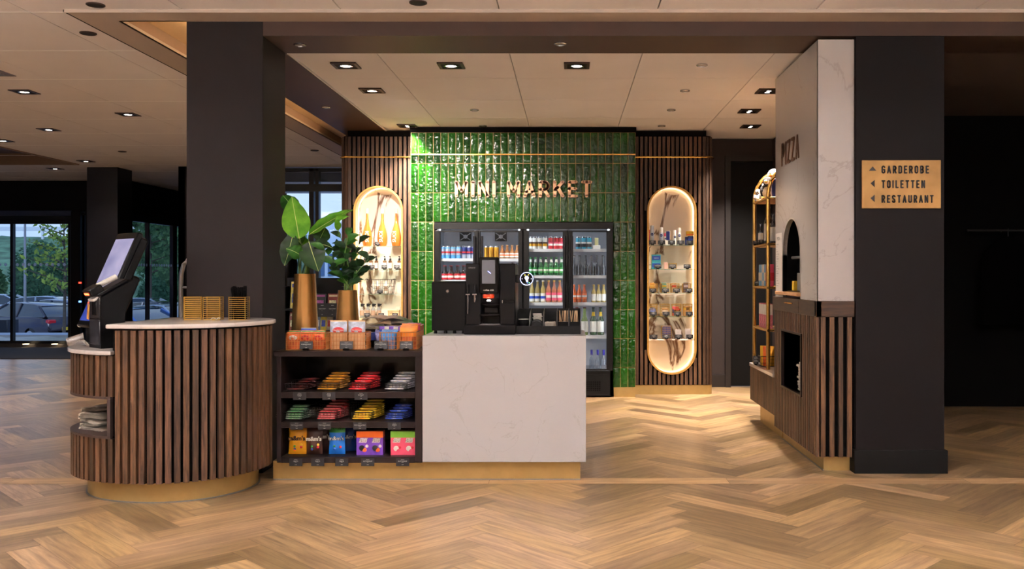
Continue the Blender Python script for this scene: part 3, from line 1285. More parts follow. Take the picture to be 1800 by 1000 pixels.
# ================================================================== TILED FEATURE WALL
YT = 9.63
TX0, TX1 = -1.673, 0.704
M_TILE = None
m = bpy.data.materials.new('glazed_green_tile')
m.use_nodes = True
t = m.node_tree
L_ = t.links.new
b = t.nodes['Principled BSDF']
b.inputs['Roughness'].default_value = 0.07
at = t.nodes.new('ShaderNodeAttribute')
at.attribute_name = 'tint'
tcn = t.nodes.new('ShaderNodeTexCoord')
n = t.nodes.new('ShaderNodeTexNoise')
n.inputs['Scale'].default_value = 26
n.inputs['Detail'].default_value = 2
L_(tcn.outputs['Object'], n.inputs['Vector'])
sc = t.nodes.new('ShaderNodeSeparateColor')
L_(at.outputs['Color'], sc.inputs[0])
ad = t.nodes.new('ShaderNodeMath')
ad.operation = 'MULTIPLY_ADD'
ad.inputs[1].default_value = 0.35
L_(n.outputs['Fac'], ad.inputs[0])
L_(sc.outputs[0], ad.inputs[2])
r = t.nodes.new('ShaderNodeValToRGB')
r.color_ramp.elements[0].position = 0.1
r.color_ramp.elements[1].position = 1.2
r.color_ramp.elements[0].color = (0.003, 0.034, 0.002, 1)
r.color_ramp.elements[1].color = (0.010, 0.080, 0.004, 1)
L_(ad.outputs[0], r.inputs['Fac'])
L_(r.outputs['Color'], b.inputs['Base Color'])
bp = t.nodes.new('ShaderNodeBump')
bp.inputs['Strength'].default_value = 0.55
bp.inputs['Distance'].default_value = 0.02
L_(n.outputs['Fac'], bp.inputs['Height'])
L_(bp.outputs['Normal'], b.inputs['Normal'])
M_TILE = m
M_GROUT = mat('gold_grout', '#c9ad6c', 0.6, noise=0.08, nscale=30)

tw = thing('tiled_wall_panel', 'tall green glazed tile panel with the copper MINI MARKET letters', 'tile wall', (-0.48, YT + .2, 0))
FX0, FX1, FZ = -1.43, 0.475, 1.86
mb = MB()
mb.box(TX0, FX0, YT + .006, YT + .42, 0.1, 2.80)
mb.box(FX1, TX1, YT + .006, YT + .42, 0.1, 2.80)
mb.box(FX0, FX1, YT + .006, YT + .42, FZ, 2.80)
mb.build('wall_core', M_GROUT, tw)
mb = MB()
rows = [z for z in [H + (482 - y) * YT / F for y in (697.6, 646.4, 595.2, 544, 492.8, 441.6, 390.2, 338.8, 287.2)]] + [2.80]
rg = random.Random(21)
ncol = 30
pitch = (TX1 - TX0) / ncol
g = 0.0055
for i in range(ncol):
    xa, xb = TX0 + i * pitch + g / 2, TX0 + (i + 1) * pitch - g / 2
    for j in range(len(rows) - 1):
        za, zb = rows[j] + g / 2, rows[j + 1] - g / 2
        if j == 0:
            za = 0.105
        if zb <= FZ + .02 and xb > FX0 + 0.01 and xa < FX1 - .01:
            continue
        tx, tz = rg.uniform(-.022, .022), rg.uniform(-.010, .010)
        w2, h2 = (xb - xa) / 2, (zb - za) / 2
        yy = [YT - .004 + tx * sx * w2 + tz * sz * h2 for (sx, sz) in ((-1, -1), (1, -1), (1, 1), (-1, 1))]
        tn = rg.random()
        # slightly pillowed tile
        mb.grid(lambda u, v, xa=xa, xb=xb, za=za, zb=zb, yy=yy: (
            xa + (xb - xa) * u, ((yy[0] * (1 - u) + yy[1] * u) * (1 - v) + (yy[3] * (1 - u) + yy[2] * u) * v) + (0.006 if u in (0, 1) or v in (0, 1) else 0),
            za + (zb - za) * v), 4, 6, 0, (tn, rg.random(), 0))
mb.build('tiles', M_TILE, tw, sharp=60)
mb = MB()
zr = 2.565
mb.bbox(TX0, TX1, YT - .022, YT - .004, zr - .008, zr + .008, .003)
mb.build('brass_rail', M_GOLDP, tw)
mb = MB()
mb.box(FX1, TX1, YT + .0, YT + .4, 0, .1)
mb.box(TX0, FX0, YT + .0, YT + .4, 0, .1)
mb.build('plinth', M_GOLD, tw)
mb = MB()
mb.box(TX0 - .01, TX1 + .01, YT + .01, YT + .3, 2.80, ZM)
mb.build('top_gap', M_SHADOWGAP, tw)
M_COPPER = mat('copper_letters', '#efc19a', 0.5, 0.0, noise=0.04)
# letters
sg = thing('letter_sign', 'copper capital letters reading MINI MARKET on green tiles', 'sign', (-0.48, YT - .03, 2.1))
xa, zb_ = PX(800, 348, YT)
res, wd = lettering('MINI MARKET', 0.178, 0.030, 0.030, (xa, YT - .035, zb_ + .004), (1, 0, 0), (0, 0, 1), (0, 1, 0), 0.022, lw=0.50)
sc_ = (PX(1041, 0, YT)[0] - xa) / wd
res, wd = lettering('MINI MARKET', 0.178, 0.030, 0.030, (xa, YT - .035, zb_ + .004), (sc_, 0, 0), (0, 0, 1), (0, 1, 0), 0.022, lw=0.50)
for (q, ch) in res:
    q.build('letter', M_COPPER, sg)

# ================================================================== SLATTED PANELS WITH NICHES
YS_ = 9.87


def stadium(cx, z0, z1, r, n=16):
    """outline points (x, z) anticlockwise"""
    p = []
    for k in range(n + 1):
        a = PI * k / n
        p.append((cx + r * math.cos(a), z1 - r + r * math.sin(a)))
    for k in range(n + 1):
        a = PI + PI * k / n
        p.append((cx + r * math.cos(a), z0 + r + r * math.sin(a)))
    return p


def slat_panel(xa, xb, cx, r, nz0, nz1, name_label, round_side, rail=True):
    t = thing('wall_panel', name_label, 'wall panel', ((xa + xb) / 2, YS_ + .2, 0))
    out = stadium(cx, nz0, nz1, r)
    # backing with the niche hole: columns of boxes beside, arcs filled with small prisms
    mb = MB()
    yb0, yb1 = YS_, YS_ + .35
    mb.box(xa, cx - r, yb0, yb1, .1, 2.80)
    mb.box(cx + r, xb, yb0, yb1, .1, 2.80)
    mb.box(cx - r, cx + r, yb0, yb1, nz1, 2.80)
    mb.box(cx - r, cx + r, yb0, yb1, .1, nz0)
    n = len(out)
    half = n // 2
    for k in range(half - 1):
        (x0_, z0_), (x1_, z1_) = out[k], out[k + 1]
        mb.prism([(x0_, yb0, z0_), (x0_, yb0, nz1), (x1_, yb0, nz1), (x1_, yb0, z1_)], (0, yb1 - yb0, 0))
        (x0_, z0_), (x1_, z1_) = out[half + k], out[half + k + 1]
        mb.prism([(x0_, yb0, z0_), (x0_, yb0, nz0), (x1_, yb0, nz0), (x1_, yb0, z1_)], (0, yb1 - yb0, 0))
    mb.build('backing', M_SLATB, t)
    mb = MB()

    def skip(s, z0_, z1_):
        x = xa + s
        R = r + .002
        if abs(x - cx) > r + .011:
            return [(z0_, z1_)]
        dx = min(abs(x - cx), R)
        h = math.sqrt(max(0, R * R - dx * dx))
        return [(z0_, nz0 + r - h - .002), (nz1 - r + h + .002, z1_)]
    slat_face(mb, (xa, YS_), (xb, YS_), .105, 2.79, (0, -1), skip=skip, rg=random.Random(int(xa * 100) + 500))
    # rounded / straight return on the free side
    rr = .07
    cxr = xb if round_side > 0 else xa
    for k in range(3):
        a = math.radians(15 + 30 * k) * 1.0
        ccx = cxr + round_side * rr * math.sin(a) - round_side * 0.01
        ccy = YS_ + rr * (1 - math.cos(a)) - .009
        M = Matrix.Translation((ccx, ccy, 0)) @ Matrix.Rotation(round_side * a, 4, 'Z')
        mb.box(-.013, .013, -.010, .012, .105, 2.79, 0, (rg.random(), rg.random(), rg.random()), M)
    for k in range(5):
        x_ = cxr + round_side * rr
        y_ = YS_ + rr + .02 + k * .047
        mb.box(min(x_ - .01, x_ - .01 * round_side) - .006, max(x_, x_) + .006, y_, y_ + .03, .105, 2.79, 0, (rg.random(), rg.random(), rg.random()))
    mb.build('slats', M_SLAT, t)
    mb = MB()
    pts = [(cxr, YS_ + .0)]
    q = [(cxr, YS_ + .34)] + [(cxr, YS_)] + [(cxr + round_side * (rr - .012) * math.sin(math.radians(a)), YS_ + rr - (rr - .005) * math.cos(math.radians(a))) for a in (20, 45, 70, 90)] + [(cxr + round_side * (rr - .012), YS_ + .34)]
    mb.prism([(p[0], p[1], .1) for p in q], (0, 0, 2.70))
    mb.build('corner_backing', M_SLATB, t)
    # brass: rail, plinth
    mb = MB()
    zr = H + (482 - 276.5) * YS_ / F
    other = xa if round_side > 0 else xb
    pl = [(other, YS_ - .026, zr), (cxr, YS_ - .026, zr)] + [(cxr + round_side * (rr + .018) * math.sin(math.radians(a)), YS_ + rr - (rr + .026) * math.cos(math.radians(a)), zr) for a in (20, 45, 70, 90)] + [(cxr + round_side * (rr + .018), YS_ + .3, zr)]
    mb.tube(pl, .0085, 8)
    mb.build('brass_rail', M_GOLDP, t)
    mb = MB()
    q = [(other, YS_ + .34), (other, YS_ - .01), (cxr, YS_ - .01)] + [(cxr + round_side * (rr - .0) * math.sin(math.radians(a)), YS_ + rr - (rr + .01) * math.cos(math.radians(a))) for a in (20, 45, 70, 90)] + [(cxr + round_side * rr, YS_ + .34)]
    mb.prism([(p[0], p[1], 0) for p in q], (0, 0, .1))
    mb.build('plinth', M_GOLD, t)
    MB().box(min(other, cxr), max(other, cxr), YS_ + .01, YS_ + .3, 2.80, ZM).build('top_gap', M_SHADOWGAP, t)
    return t


def niche(par, cx, r, z0, z1, label, shelves, solid_from=None, depth=.2, rim_mat=M_GOLDF, side_mat=M_CREAM):
    """arched display niche: rim, reveal, marble back, glass shelves, light strip"""
    t = bpy.data.objects.new('display_niche', None)
    COL.objects.link(t)
    t.parent = par
    t.location = Vector((cx, YS_, z0)) - wloc(par)
    t['label'] = label
    out = stadium(cx, z0, z1, r, 20)
    inn = stadium(cx, z0 + .018, z1 - .018, r - .018, 20)
    n = len(out)
    yf_, yb = YS_ - .03, YS_ + depth
    mb = MB()
    for k in range(n):
        k2 = (k + 1) % n
        a, b_, c_, d = out[k], out[k2], inn[k2], inn[k]
        mb.face([(a[0], yf_, a[1]), (b_[0], yf_, b_[1]), (c_[0], yf_, c_[1]), (d[0], yf_, d[1])])
        mb.face([(a[0], yf_, a[1]), (b_[0], yf_, b_[1]), (b_[0], yf_ + .04, b_[1]), (a[0], yf_ + .04, a[1])])
        mb.face([(d[0], yf_, d[1]), (c_[0], yf_, c_[1]), (c_[0], yf_ + .03, c_[1]), (d[0], yf_ + .03, d[1])])
    mb.build('rim', rim_mat, t)
    mb = MB()
    o2 = stadium(cx, z0 + .004, z1 - .004, r - .004, 20)
    for k in range(n):
        k2 = (k + 1) % n
        a, b_ = o2[k], o2[k2]
        mb.face([(a[0], yf_ + .02, a[1]), (b_[0], yf_ + .02, b_[1]), (b_[0], yb, b_[1]), (a[0], yb, a[1])])
    mb.build('reveal', side_mat, t)
    mb = MB()
    mb.face([(p[0], yb - .004, p[1]) for p in o2])
    mb.face([(p[0], yb + .01, p[1]) for p in o2])
    mb.build('marble_back', M_CALA, t)
    # light strip: runs along the reveal close to the marble
    mb = MB()
    i1 = stadium(cx, z0 + .006, z1 - .006, r - .006, 20)
    i2 = stadium(cx, z0 + .014, z1 - .014, r - .014, 20)
    for k in range(n):
        k2 = (k + 1) % n
        if (i1[k][1] + i1[k2][1]) / 2 < z0 - 1:
            continue
        a, b_, c_, d = i1[k], i1[k2], i2[k2], i2[k]
        for yy in (yb - .03, yb - .018):
            mb.face([(a[0], yy, a[1]), (b_[0], yy, b_[1]), (c_[0], yy, c_[1]), (d[0], yy, d[1])])
        mb.face([(d[0], yb - .03, d[1]), (c_[0], yb - .03, c_[1]), (c_[0], yb - .018, c_[1]), (d[0], yb - .018, d[1])])
    mb.build('light_strip', M_LEDW, t)
    for z in shelves:
        MB().box(cx - r + .006, cx + r - .006, YS_ - .004, yb - .035, z - .007, z).build('glass_shelf', M_SHELFGLASS, t)
    if solid_from:
        MB().box(cx - r + .006, cx + r - .006, YS_ - .004, yb - .004, solid_from - .012, solid_from).build('marble_shelf', M_CALA, t)
    return t


NR_CX, NR_R = 1.114, .267
NL_CX, NL_R = -2.063, .267
NZ0, NZ1 = H + (482 - 658) * YS_ / F, H + (482 - 327) * YS_ / F
wp1 = slat_panel(.715, 1.49, NR_CX, NR_R, NZ0, NZ1, 'dark walnut slatted panel with rounded corner right of the green tiles', 1)
wp2 = slat_panel(-2.40, -1.70, NL_CX, NL_R, NZ0, NZ1, 'dark walnut slatted panel left of the green tiles behind the plants', -1)


def zs(py, Y=9.9):
    return H + (482 - py) * Y / F


SR = [zs(431), zs(473), zs(515), zs(556)]
SRB = zs(596)
SL = [zs(433), zs(474), zs(516.6), zs(558)]
niche(wp1, NR_CX, NR_R, NZ0, NZ1, 'gold rimmed lit niche right of the green tiles with toiletries', SR, SRB)
niche(wp2, NL_CX, NL_R, NZ0, NZ1, 'gold rimmed lit niche left of the green tiles with rose bottles', SL, zs(600))

# ================================================================== FRIDGES
M_FR = mat('fridge_black', '#09090b', 0.4, 0, spec=.25, noise=0.08)
M_FRI = mat('fridge_liner', '#9a9da6', 0.45, noise=0.03)
M_FLED = mat('fridge_light', '#f2f6ff', 0.4, emit=3.2, ec=(0.86, 0.93, 1.0))
YF = 9.60
FDOORS = {}


def fridge(x0, x1, doors, shelf_z, label):
    t = thing('drinks_fridge', label, 'fridge', ((x0 + x1) / 2, YF + .3, 0))
    zt = 1.846
    mb = MB()
    mb.box(x0, x0 + .03, YF, YF + .56, 0.02, zt)
    mb.box(x1 - .03, x1, YF, YF + .56, 0.02, zt)
    mb.box(x0, x1, YF, YF + .56, zt - .035, zt)
    mb.box(x0, x1, YF + .5, YF + .56, 0.02, zt)
    mb.box(x0, x1, YF, YF + .5, 0.02, .28)
    mb.build('cabinet', M_FR, t)
    mb = MB()
    mb.box(x0 + .03, x1 - .03, YF + .485, YF + .5, .28, zt - .035)
    mb.box((x0 + x1) / 2 - .022, (x0 + x1) / 2 + .022, YF - .001, YF + .04, .28, zt - .035)
    mb.box(x0 + .03, x0 + .036, YF + .06, YF + .485, .28, zt - .035)
    mb.box(x1 - .036, x1 - .03, YF + .06, YF + .485, .28, zt - .035)
    mb.box(x0 + .03, x1 - .03, YF + .06, YF + .485, .28, .29)
    mb.build('liner', M_FRI, t)
    mb = MB()
    mb.box(x0 + .06, x1 - .06, YF - .004, YF, .05, .24)
    mb.build('service_panel', M_FR, t)
    mb = MB()
    for i in range(9):
        for j in range(5):
            mb.box(x0 + .62 + i * .022, x0 + .636 + i * .022, YF - .008, YF - .002, .07 + j * .022, .083 + j * .022)
    mb.build('vent_grille', M_SLATB, t)
    # lights: one in the ceiling and a vertical one at every door edge
    mb = MB()
    mb.box(x0 + .06, x1 - .06, YF + .10, YF + .13, zt - .05, zt - .038)
    for xx in (x0 + .045, (x0 + x1) / 2, x1 - .045):
        mb.box(xx - .008, xx + .008, YF + .07, YF + .082, .32, zt - .06)
    mb.build('light_strip', M_FLED, t)
    for k, (a, b_) in enumerate(doors):
        d = MB()
        xl = x0 + .004 if k == 0 else (x0 + x1) / 2 + .002
        xr = (x0 + x1) / 2 - .002 if k == 0 else x1 - .004
        za, zb2 = .29, 1.76
        gz0, gz1 = H + (482 - 648) * YF / F, H + (482 - 408) * YF / F
        d.bbox(xl, a, YF - .045, YF - .002, za, zb2, .004)
        d.bbox(b_, xr, YF - .045, YF - .002, za, zb2, .004)
        d.box(a, b_, YF - .044, YF - .002, za, gz0)
        d.box(a, b_, YF - .044, YF - .002, gz1, zb2)
        do = d.build('door', M_FR, t)
        MB().box(a, b_, YF - .03, YF - .024, gz0, gz1).build('door_glass', glass('fridge_glass', (0.92, 0.95, 0.97), 0.09), do)
        hx = (x0 + x1) / 2 + (-.04 if k == 0 else .04)
        h = MB()
        h.tube([(hx, YF - .075, .5), (hx, YF - .075, 1.70)], .014, 8)
        h.box(hx - .008, hx + .008, YF - .07, YF - .04, .52, .55)
        h.box(hx - .008, hx + .008, YF - .07, YF - .04, 1.65, 1.68)
        h.build('door_handle', mat('handle_black', '#1e1e22', .28, .5, noise=.05), do)
        for z in shelf_z[k]:
            s = MB()
            s.box(a - .02, b_ + .02, YF + .04, YF + .05, z - .028, z + .004)
            for q in range(9):
                y_ = YF + .06 + q * .05
                s.tube([(a - .02, y_, z - .004), (b_ + .02, y_, z - .004)], .003, 4)
            for q in range(int((b_ - a) / .03) + 2):
                xx = a - .01 + q * .03
                s.tube([(xx, YF + .05, z - .002), (xx, YF + .47, z - .002)], .002, 4)
            s.build('wire_shelf', mat('shelf_white', '#c9ccd2', .4, noise=.03), t)
    mb = MB()
    mb.box(x0, x1, YF - .03, YF, 1.775, zt)
    mb.build('top_panel', M_FR, t)
    mb = MB()
    for xx in (x0 + .02, x1 - .02):
        mb.lathe([(.004, 0), (.004, .004)], (0, 0, 0), 8, 0, Matrix.Translation((xx, YF - .03, 1.79)) @ Matrix.Rotation(PI / 2, 4, 'X'))
    mb.build('screw', M_FR, t)
    return t


fx = lambda px: XY(px, YF)
YB = 9.76   # front row of the drinks
SZ = {}
sz12 = [zs(455, YB), zs(492.5, YB), zs(532, YB), zs(589, YB)]
sz34 = [zs(438.5, YB), zs(484.5, YB), zs(531.5, YB), zs(589, YB)]
fl = fridge(fx(764), fx(919.5), [(fx(775), fx(834.5)), (fx(845), fx(911.5))], [sz12, sz12], 'left double door black drinks fridge, mostly behind the coffee machine')
frr = fridge(fx(920), fx(1077.5), [(fx(930), fx(989.5)), (fx(1006.6), fx(1066))], [sz34, sz34], 'right double door black drinks fridge with wine and beer bottles')
# fans at the top of the left fridge
for px in (817, 879.5):
    x, z = PX(px, 415.5, 9.9)
    f = MB()
    f.box(x - .065, x + .065, 9.97, 9.985, z - .05, z + .05)
    f = f.build('fan', M_BLACKM, fl)
    f2 = MB()
    for a in (35, -35):
        M = Matrix.Translation((x, 9.965, z)) @ Matrix.Rotation(math.radians(a), 4, 'Y')
        f2.box(-.07, .07, -.003, .003, -.004, .004, M=M)
    f2.lathe([(.022, 0), (.022, .006)], (0, 0, 0), 14, 0, Matrix.Translation((x, 9.968, z)) @ Matrix.Rotation(PI / 2, 4, 'X'))
    f2.build('fan_guard', M_STEEL, f)

# ---- cans and bottles
YP = YB


def can(name, label, r, h, body, band, band2=None, z1=.35, z2=.7, text=None):
    """label band between z1 and z2"""
    t = thing(name, label, 'drink can')
    mb = MB()
    mb.lathe([(r * .8, 0, 1), (r, .006, 0), (r, h * z1, 2), (r, h * z2, 0), (r, h - .014, 1), (r * .86, h - .004), (r * .86, h), (r * .8, h - .003), (0, h - .003)], (0, 0, 0), 18)
    mb.build('can_body', [body, M_CHROME, band], t, local=True)
    if band2:
        mb = MB()
        mb.lathe([(r + .0005, h * .45), (r + .0005, h * .58)], (0, 0, 0), 18)
        mb.build('print_band', band2, t, local=True)
    return t


def bottle(name, label, r, h, glassm, labelm, capm, neck=.3, sh=.55, l1=.12, l2=.42, nr=.42, content=None, necklabel=None):
    t = thing(name, label, 'bottle')
    rn = r * nr
    mb = MB()
    mb.lathe([(r * .7, 0), (r * .96, .003), (r, .01), (r, h * sh), (r * .97, h * (sh + .04)), (r * .8, h * (sh + .1)), (rn * 1.25, h * (sh + .18)), (rn, h * (sh + .25)), (rn * .92, h * .965), (rn * 1.05, h * .97), (rn * 1.05, h * .985), (rn * .8, h * .985)], (0, 0, 0), 16)
    mb.build('glass_body', glassm, t, local=True)
    if labelm:
        ms = labelm if isinstance(labelm, list) else [labelm]
        mb = MB()
        if len(ms) == 1:
            mb.lathe([(r * 1.015, h * l1), (r * 1.015, h * l2)], (0, 0, 0), 16)
        else:
            d = (l2 - l1) / 3
            mb.lathe([(r * 1.015, h * l1, 0), (r * 1.015, h * (l1 + d), 1), (r * 1.015, h * (l1 + 2 * d), 0), (r * 1.015, h * l2)], (0, 0, 0), 16)
        mb.build('paper_label', ms, t, local=True)
    if necklabel:
        mb = MB()
        mb.lathe([(rn * 1.3, h * (sh + .185)), (rn * 1.06, h * (sh + .26)), (rn * 1.03, h * (sh + .33))], (0, 0, 0), 14)
        mb.build('neck_label', necklabel, t, local=True)
    mb = MB()
    mb.lathe([(rn * 1.15, h * (.955 if capm is not M_FOILP else .72)), (rn * 1.15, h * .995), (rn * .9, h), (0, h)], (0, 0, 0), 14)
    mb.build('cap', capm, t, local=True)
    return t


M_FOILP = mat('purple_foil', '#4038a8', .25, .6, noise=.05)
G_GREEN = glass('green_glass', (0.12, 0.55, 0.18), .2, .55, '#0f6a2a')
G_DGREEN = glass('dark_green_glass', (0.1, 0.3, 0.1), .2, .6, '#1d4a1c')
G_LGREEN = glass('pale_green_glass', (0.6, 0.75, 0.35), .2, .5, '#8fa845')
G_AMBER = glass('amber_drink', (0.9, 0.5, 0.15), .2, .55, '#b0702c')
G_ORANGE = glass('orange_drink', (1.0, 0.42, 0.08), .2, .6, '#e0661a')
G_PINK = glass('rose_drink', (1.0, 0.55, 0.42), .2, .55, '#d98a62')
G_LEMON = glass('lemon_drink', (0.95, 0.85, 0.5), .2, .5, '#d8bd72')
G_CLEAR = glass('clear_bottle', (0.85, 0.88, 0.92), .25, .25, '#9fa6b2')
G_COLA = glass('cola_drink', (0.25, 0.1, 0.06), .2, .75, '#2a0f0a')
G_SMOKE = glass('smoky_bottle', (0.4, 0.42, 0.48), .25, .5, '#33363e')
L_WHITE = mat('paper_white', '#ddd8cf', .6, noise=.03)
L_RED = mat('print_red', '#c3202a', .4, noise=.03)
L_BLUE = mat('print_blue', '#2446a8', .4, noise=.03)
L_LBLUE = mat('print_light_blue', '#5aa5dc', .35, .3, noise=.03)
L_SILVER = mat('can_silver', '#b9c2d2', .3, .7, noise=.03)
L_NAVY = mat('print_navy', '#1d2a6b', .35, .3, noise=.03)
L_GOLDC = mat('can_gold', '#d0982a', .3, .7, noise=.03)
L_TEAL = mat('print_teal', '#2c8fa8', .35, .3, noise=.03)
L_YEL = mat('print_yellow', '#e0b52a', .4, noise=.03)
L_ORA = mat('print_orange', '#e2661c', .4, noise=.03)
L_GREEN = mat('print_green', '#2f8a3a', .4, noise=.03)
L_PURP = mat('print_purple', '#6a3aa8', .4, noise=.03)
L_PINK = mat('print_pink', '#e0506e', .4, noise=.03)
L_BLACK = mat('print_black', '#151318', .4, noise=.03)
L_BROWN = mat('print_brown', '#3a1d14', .4, noise=.03)
L_DRED = mat('print_dark_red', '#5a1512', .4, noise=.03)
L_KRAFT = mat('kraft_tan', '#b98a5c', .6, noise=.05)


def frow(proto, pxs, base, desc, where, group, Y=YP, behind=True):
    """front drinks at photo columns pxs; a second one behind every front one"""
    R = Row(proto)
    n = len(pxs)
    for i, px in enumerate(pxs):
        o = ordn(i, n)
        R.put((XY(px, Y), Y, base), '%s, %s of %s' % (desc, o, where), group)
    if behind:
        for i, px in enumerate(pxs):
            R.put((XY(px, Y), Y + .085, base), '%s behind another, %s of %s' % (desc, ordn(i, n), where), group + ', behind', rz=.6)


z740 = lambda a: 740 + a / 2.858
A = sz12[0]
frow(can('slim_can', 'c', .0245, .138, L_LBLUE, L_SILVER, L_RED, .3, .8), [z740(q) for q in (113, 135, 162, 188)], A, 'light blue and silver slim can', 'four, first fridge door', 'light blue energy cans')
frow(can('slim_can', 'c', .0245, .138, L_NAVY, L_SILVER, L_RED, .0, .35), [z740(q) for q in (216, 240, 263)], A, 'dark blue and silver slim can', 'three, first fridge door', 'dark blue energy cans')
frow(can('slim_can', 'c', .0245, .138, L_GOLDC, L_GOLDC, None), [z740(q) for q in (328, 352, 378)], A, 'plain gold yellow slim can', 'three, second fridge door', 'gold cans')
frow(bottle('juice_bottle', 'b', .0250, .148, G_AMBER, [L_WHITE, L_ORA], L_KRAFT, sh=.5), [z740(q) for q in (407, 432, 457, 482)], A, 'amber juice bottle', 'four, second fridge door', 'amber juice bottles')
frow(bottle('cola_bottle', 'b', .031, .158, G_COLA, [L_RED, L_WHITE], L_RED, sh=.45, l1=.05, l2=.45, nr=.45), [z740(q) for q in (118, 148, 182, 213)], sz12[1], 'red labelled cola bottle', 'four, first fridge door', 'red capped cola bottles')
frow(bottle('dark_bottle', 'b', .027, .19, G_SMOKE, L_WHITE, L_BLACK), [z740(q) for q in (460, 484)], sz12[1], 'smoky glass bottle with white label', 'two, second fridge door', 'smoky bottles', behind=False)
frow(bottle('dark_bottle', 'b', .027, .19, G_ORANGE, L_DRED, L_BLACK), [z740(q) for q in (460, 484)], sz12[2], 'orange red bottle', 'two, second fridge door', 'orange red bottles', behind=False)
frow(bottle('dark_bottle', 'b', .03, .2, G_CLEAR, L_ORA, L_BLUE), [z740(q) for q in (455, 482)], sz12[3], 'clear bottle with blue cap', 'two, second fridge door', 'blue capped clear bottles', behind=False)
B = sz34
frow(can('drink_can', 'c', .0255, .138, L_WHITE, L_GOLDC, L_BROWN, .25, .55), [z740(q) for q in (552, 572, 597, 623)], B[0], 'white and gold drink can', 'four, third fridge door', 'white and gold cans')
frow(can('drink_can', 'c', .0255, .138, L_RED, L_WHITE, L_PINK, .3, .5), [z740(q) for q in (651, 677, 700)], B[0], 'red and white drink can', 'three, third fridge door', 'red cans')
frow(can('drink_can', 'c', .027, .138, L_TEAL, L_BLACK, L_WHITE, .2, .45), [z740(q) for q in (790, 818, 845)], B[0], 'teal and black drink can', 'three, fourth fridge door', 'teal cans')
frow(bottle('beer_bottle', 'b', .0255, .198, G_GREEN, [L_GREEN, L_WHITE], L_GREEN, l1=.15, l2=.45, necklabel=L_WHITE), [z740(q) for q in (551, 575, 601, 628, 655, 680, 706)], B[1], 'green glass beer bottle', 'seven, third fridge door', 'green beer bottles')
frow(bottle('soda_bottle', 'b', .029, .218, G_SMOKE, None, L_BLACK, sh=.4, nr=.38), [z740(q) for q in (770, 797, 828, 858, 885, 915)], B[1], 'dark unlabelled soda bottle', 'six', 'dark soda bottles')
frow(bottle('breezer_bottle', 'b', .028, .235, G_LEMON, [L_WHITE, L_BLUE], L_WHITE, l1=.05, l2=.42), [z740(q) for q in (557, 585, 613)], B[2], 'pale lemon drink bottle', 'three, third door', 'lemon mixed drink bottles')
frow(bottle('breezer_bottle', 'b', .028, .235, G_PINK, [L_PINK, L_WHITE], L_YEL, l1=.1, l2=.45), [z740(q) for q in (641, 669, 697)], B[2], 'rose pink drink bottle', 'three, third door', 'rose mixed drink bottles')
frow(bottle('aperitif_bottle', 'b', .026, .19, G_ORANGE, [L_ORA, L_WHITE], L_ORA, l1=.2, l2=.5), [z740(q) for q in (770, 795, 821)], B[2], 'bright orange aperitif bottle', 'three, fourth door', 'orange aperitif bottles')
frow(bottle('small_wine_bottle', 'b', .025, .19, G_LEMON, L_WHITE, L_GOLDC, l1=.1, l2=.48), [z740(q) for q in (868, 893, 918)], B[2], 'small white wine bottle', 'three, fourth door', 'small wine bottles')
frow(bottle('spirit_bottle', 'b', .03, .27, G_CLEAR, [L_WHITE, L_GOLDC], L_BLUE), [z740(q) for q in (570, 608)], B[3], 'clear bottle with dark blue cap', 'two behind the cup box', 'clear bottles with blue caps', behind=False)
frow(bottle('spirit_bottle', 'b', .03, .27, G_PINK, [L_ORA, L_GOLDC], L_BLACK), [z740(q) for q in (643, 682)], B[3], 'clear bottle with orange neck and black cap', 'two behind the cup box', 'orange necked bottles', behind=False)
frow(bottle('wine_bottle', 'b', .037, .30, G_LGREEN, L_WHITE, L_DRED, l1=.12, l2=.5, sh=.5), [z740(q) for q in (783, 822)], B[3], 'pale green wine bottle', 'two, wine shelf', 'pale wine bottles', behind=False)
frow(bottle('wine_bottle', 'b', .037, .30, G_DGREEN, L_WHITE, mat('foil_dark', '#1a1c22', .3, .4, noise=.04), l1=.12, l2=.5, sh=.5, necklabel=L_YEL), [z740(q) for q in (866, 902)], B[3], 'dark green wine bottle with yellow neck', 'two, wine shelf', 'green wine bottles', behind=False)
frow(bottle('sparkling_bottle', 'b', .026, .2, G_CLEAR, None, M_FOILP, sh=.4), [z740(q) for q in (857, 888, 918)], .291, 'clear bottle with purple foil neck', 'three on the fridge floor', 'purple foil bottles', behind=False)
# small carton with white base at the right of the top shelf
t = thing('display_box', 'small white display stand with yellow card right of teal cans', 'box', (XY(z740(882), YP), YP, B[0]))
MB().bbox(-.04, .04, -.02, .02, 0, .045, .003).build('base', L_WHITE, t, local=True)
MB().bbox(-.02, .02, -.006, .006, .045, .125, .003).build('card', mat('card_cream', '#cfc48a', .5, noise=.05), t, local=True)
text_mb('GIN', .022, (0, -.0068, .08)).build('print', L_BROWN, t, local=True) if False else None
# ================================================================== ROUND COUNTER
CX, CY = -2.37, 5.62


def plan(inset=0.0, n=60, back=5.93):
    """outline of the counter in plan from the right back corner round the front to the left back corner"""
    pts = []
    aR, aL, b = .52 - inset, .64 - inset, .53 - inset
    for k in range(n + 1):
        a = -PI * k / n            # right -> front -> left
        x = math.cos(a)
        pts.append((CX + (aR if x > 0 else aL) * x, CY + b * math.sin(a)))
    rb = []
    for k in range(8):
        a = math.radians(80 - 11 * k)
        rb.append((CX + aR * math.cos(a) ** .6, CY + (back - CY) * math.sin(a) / math.sin(math.radians(80))))
    return rb + pts + [(CX - aL, back)]


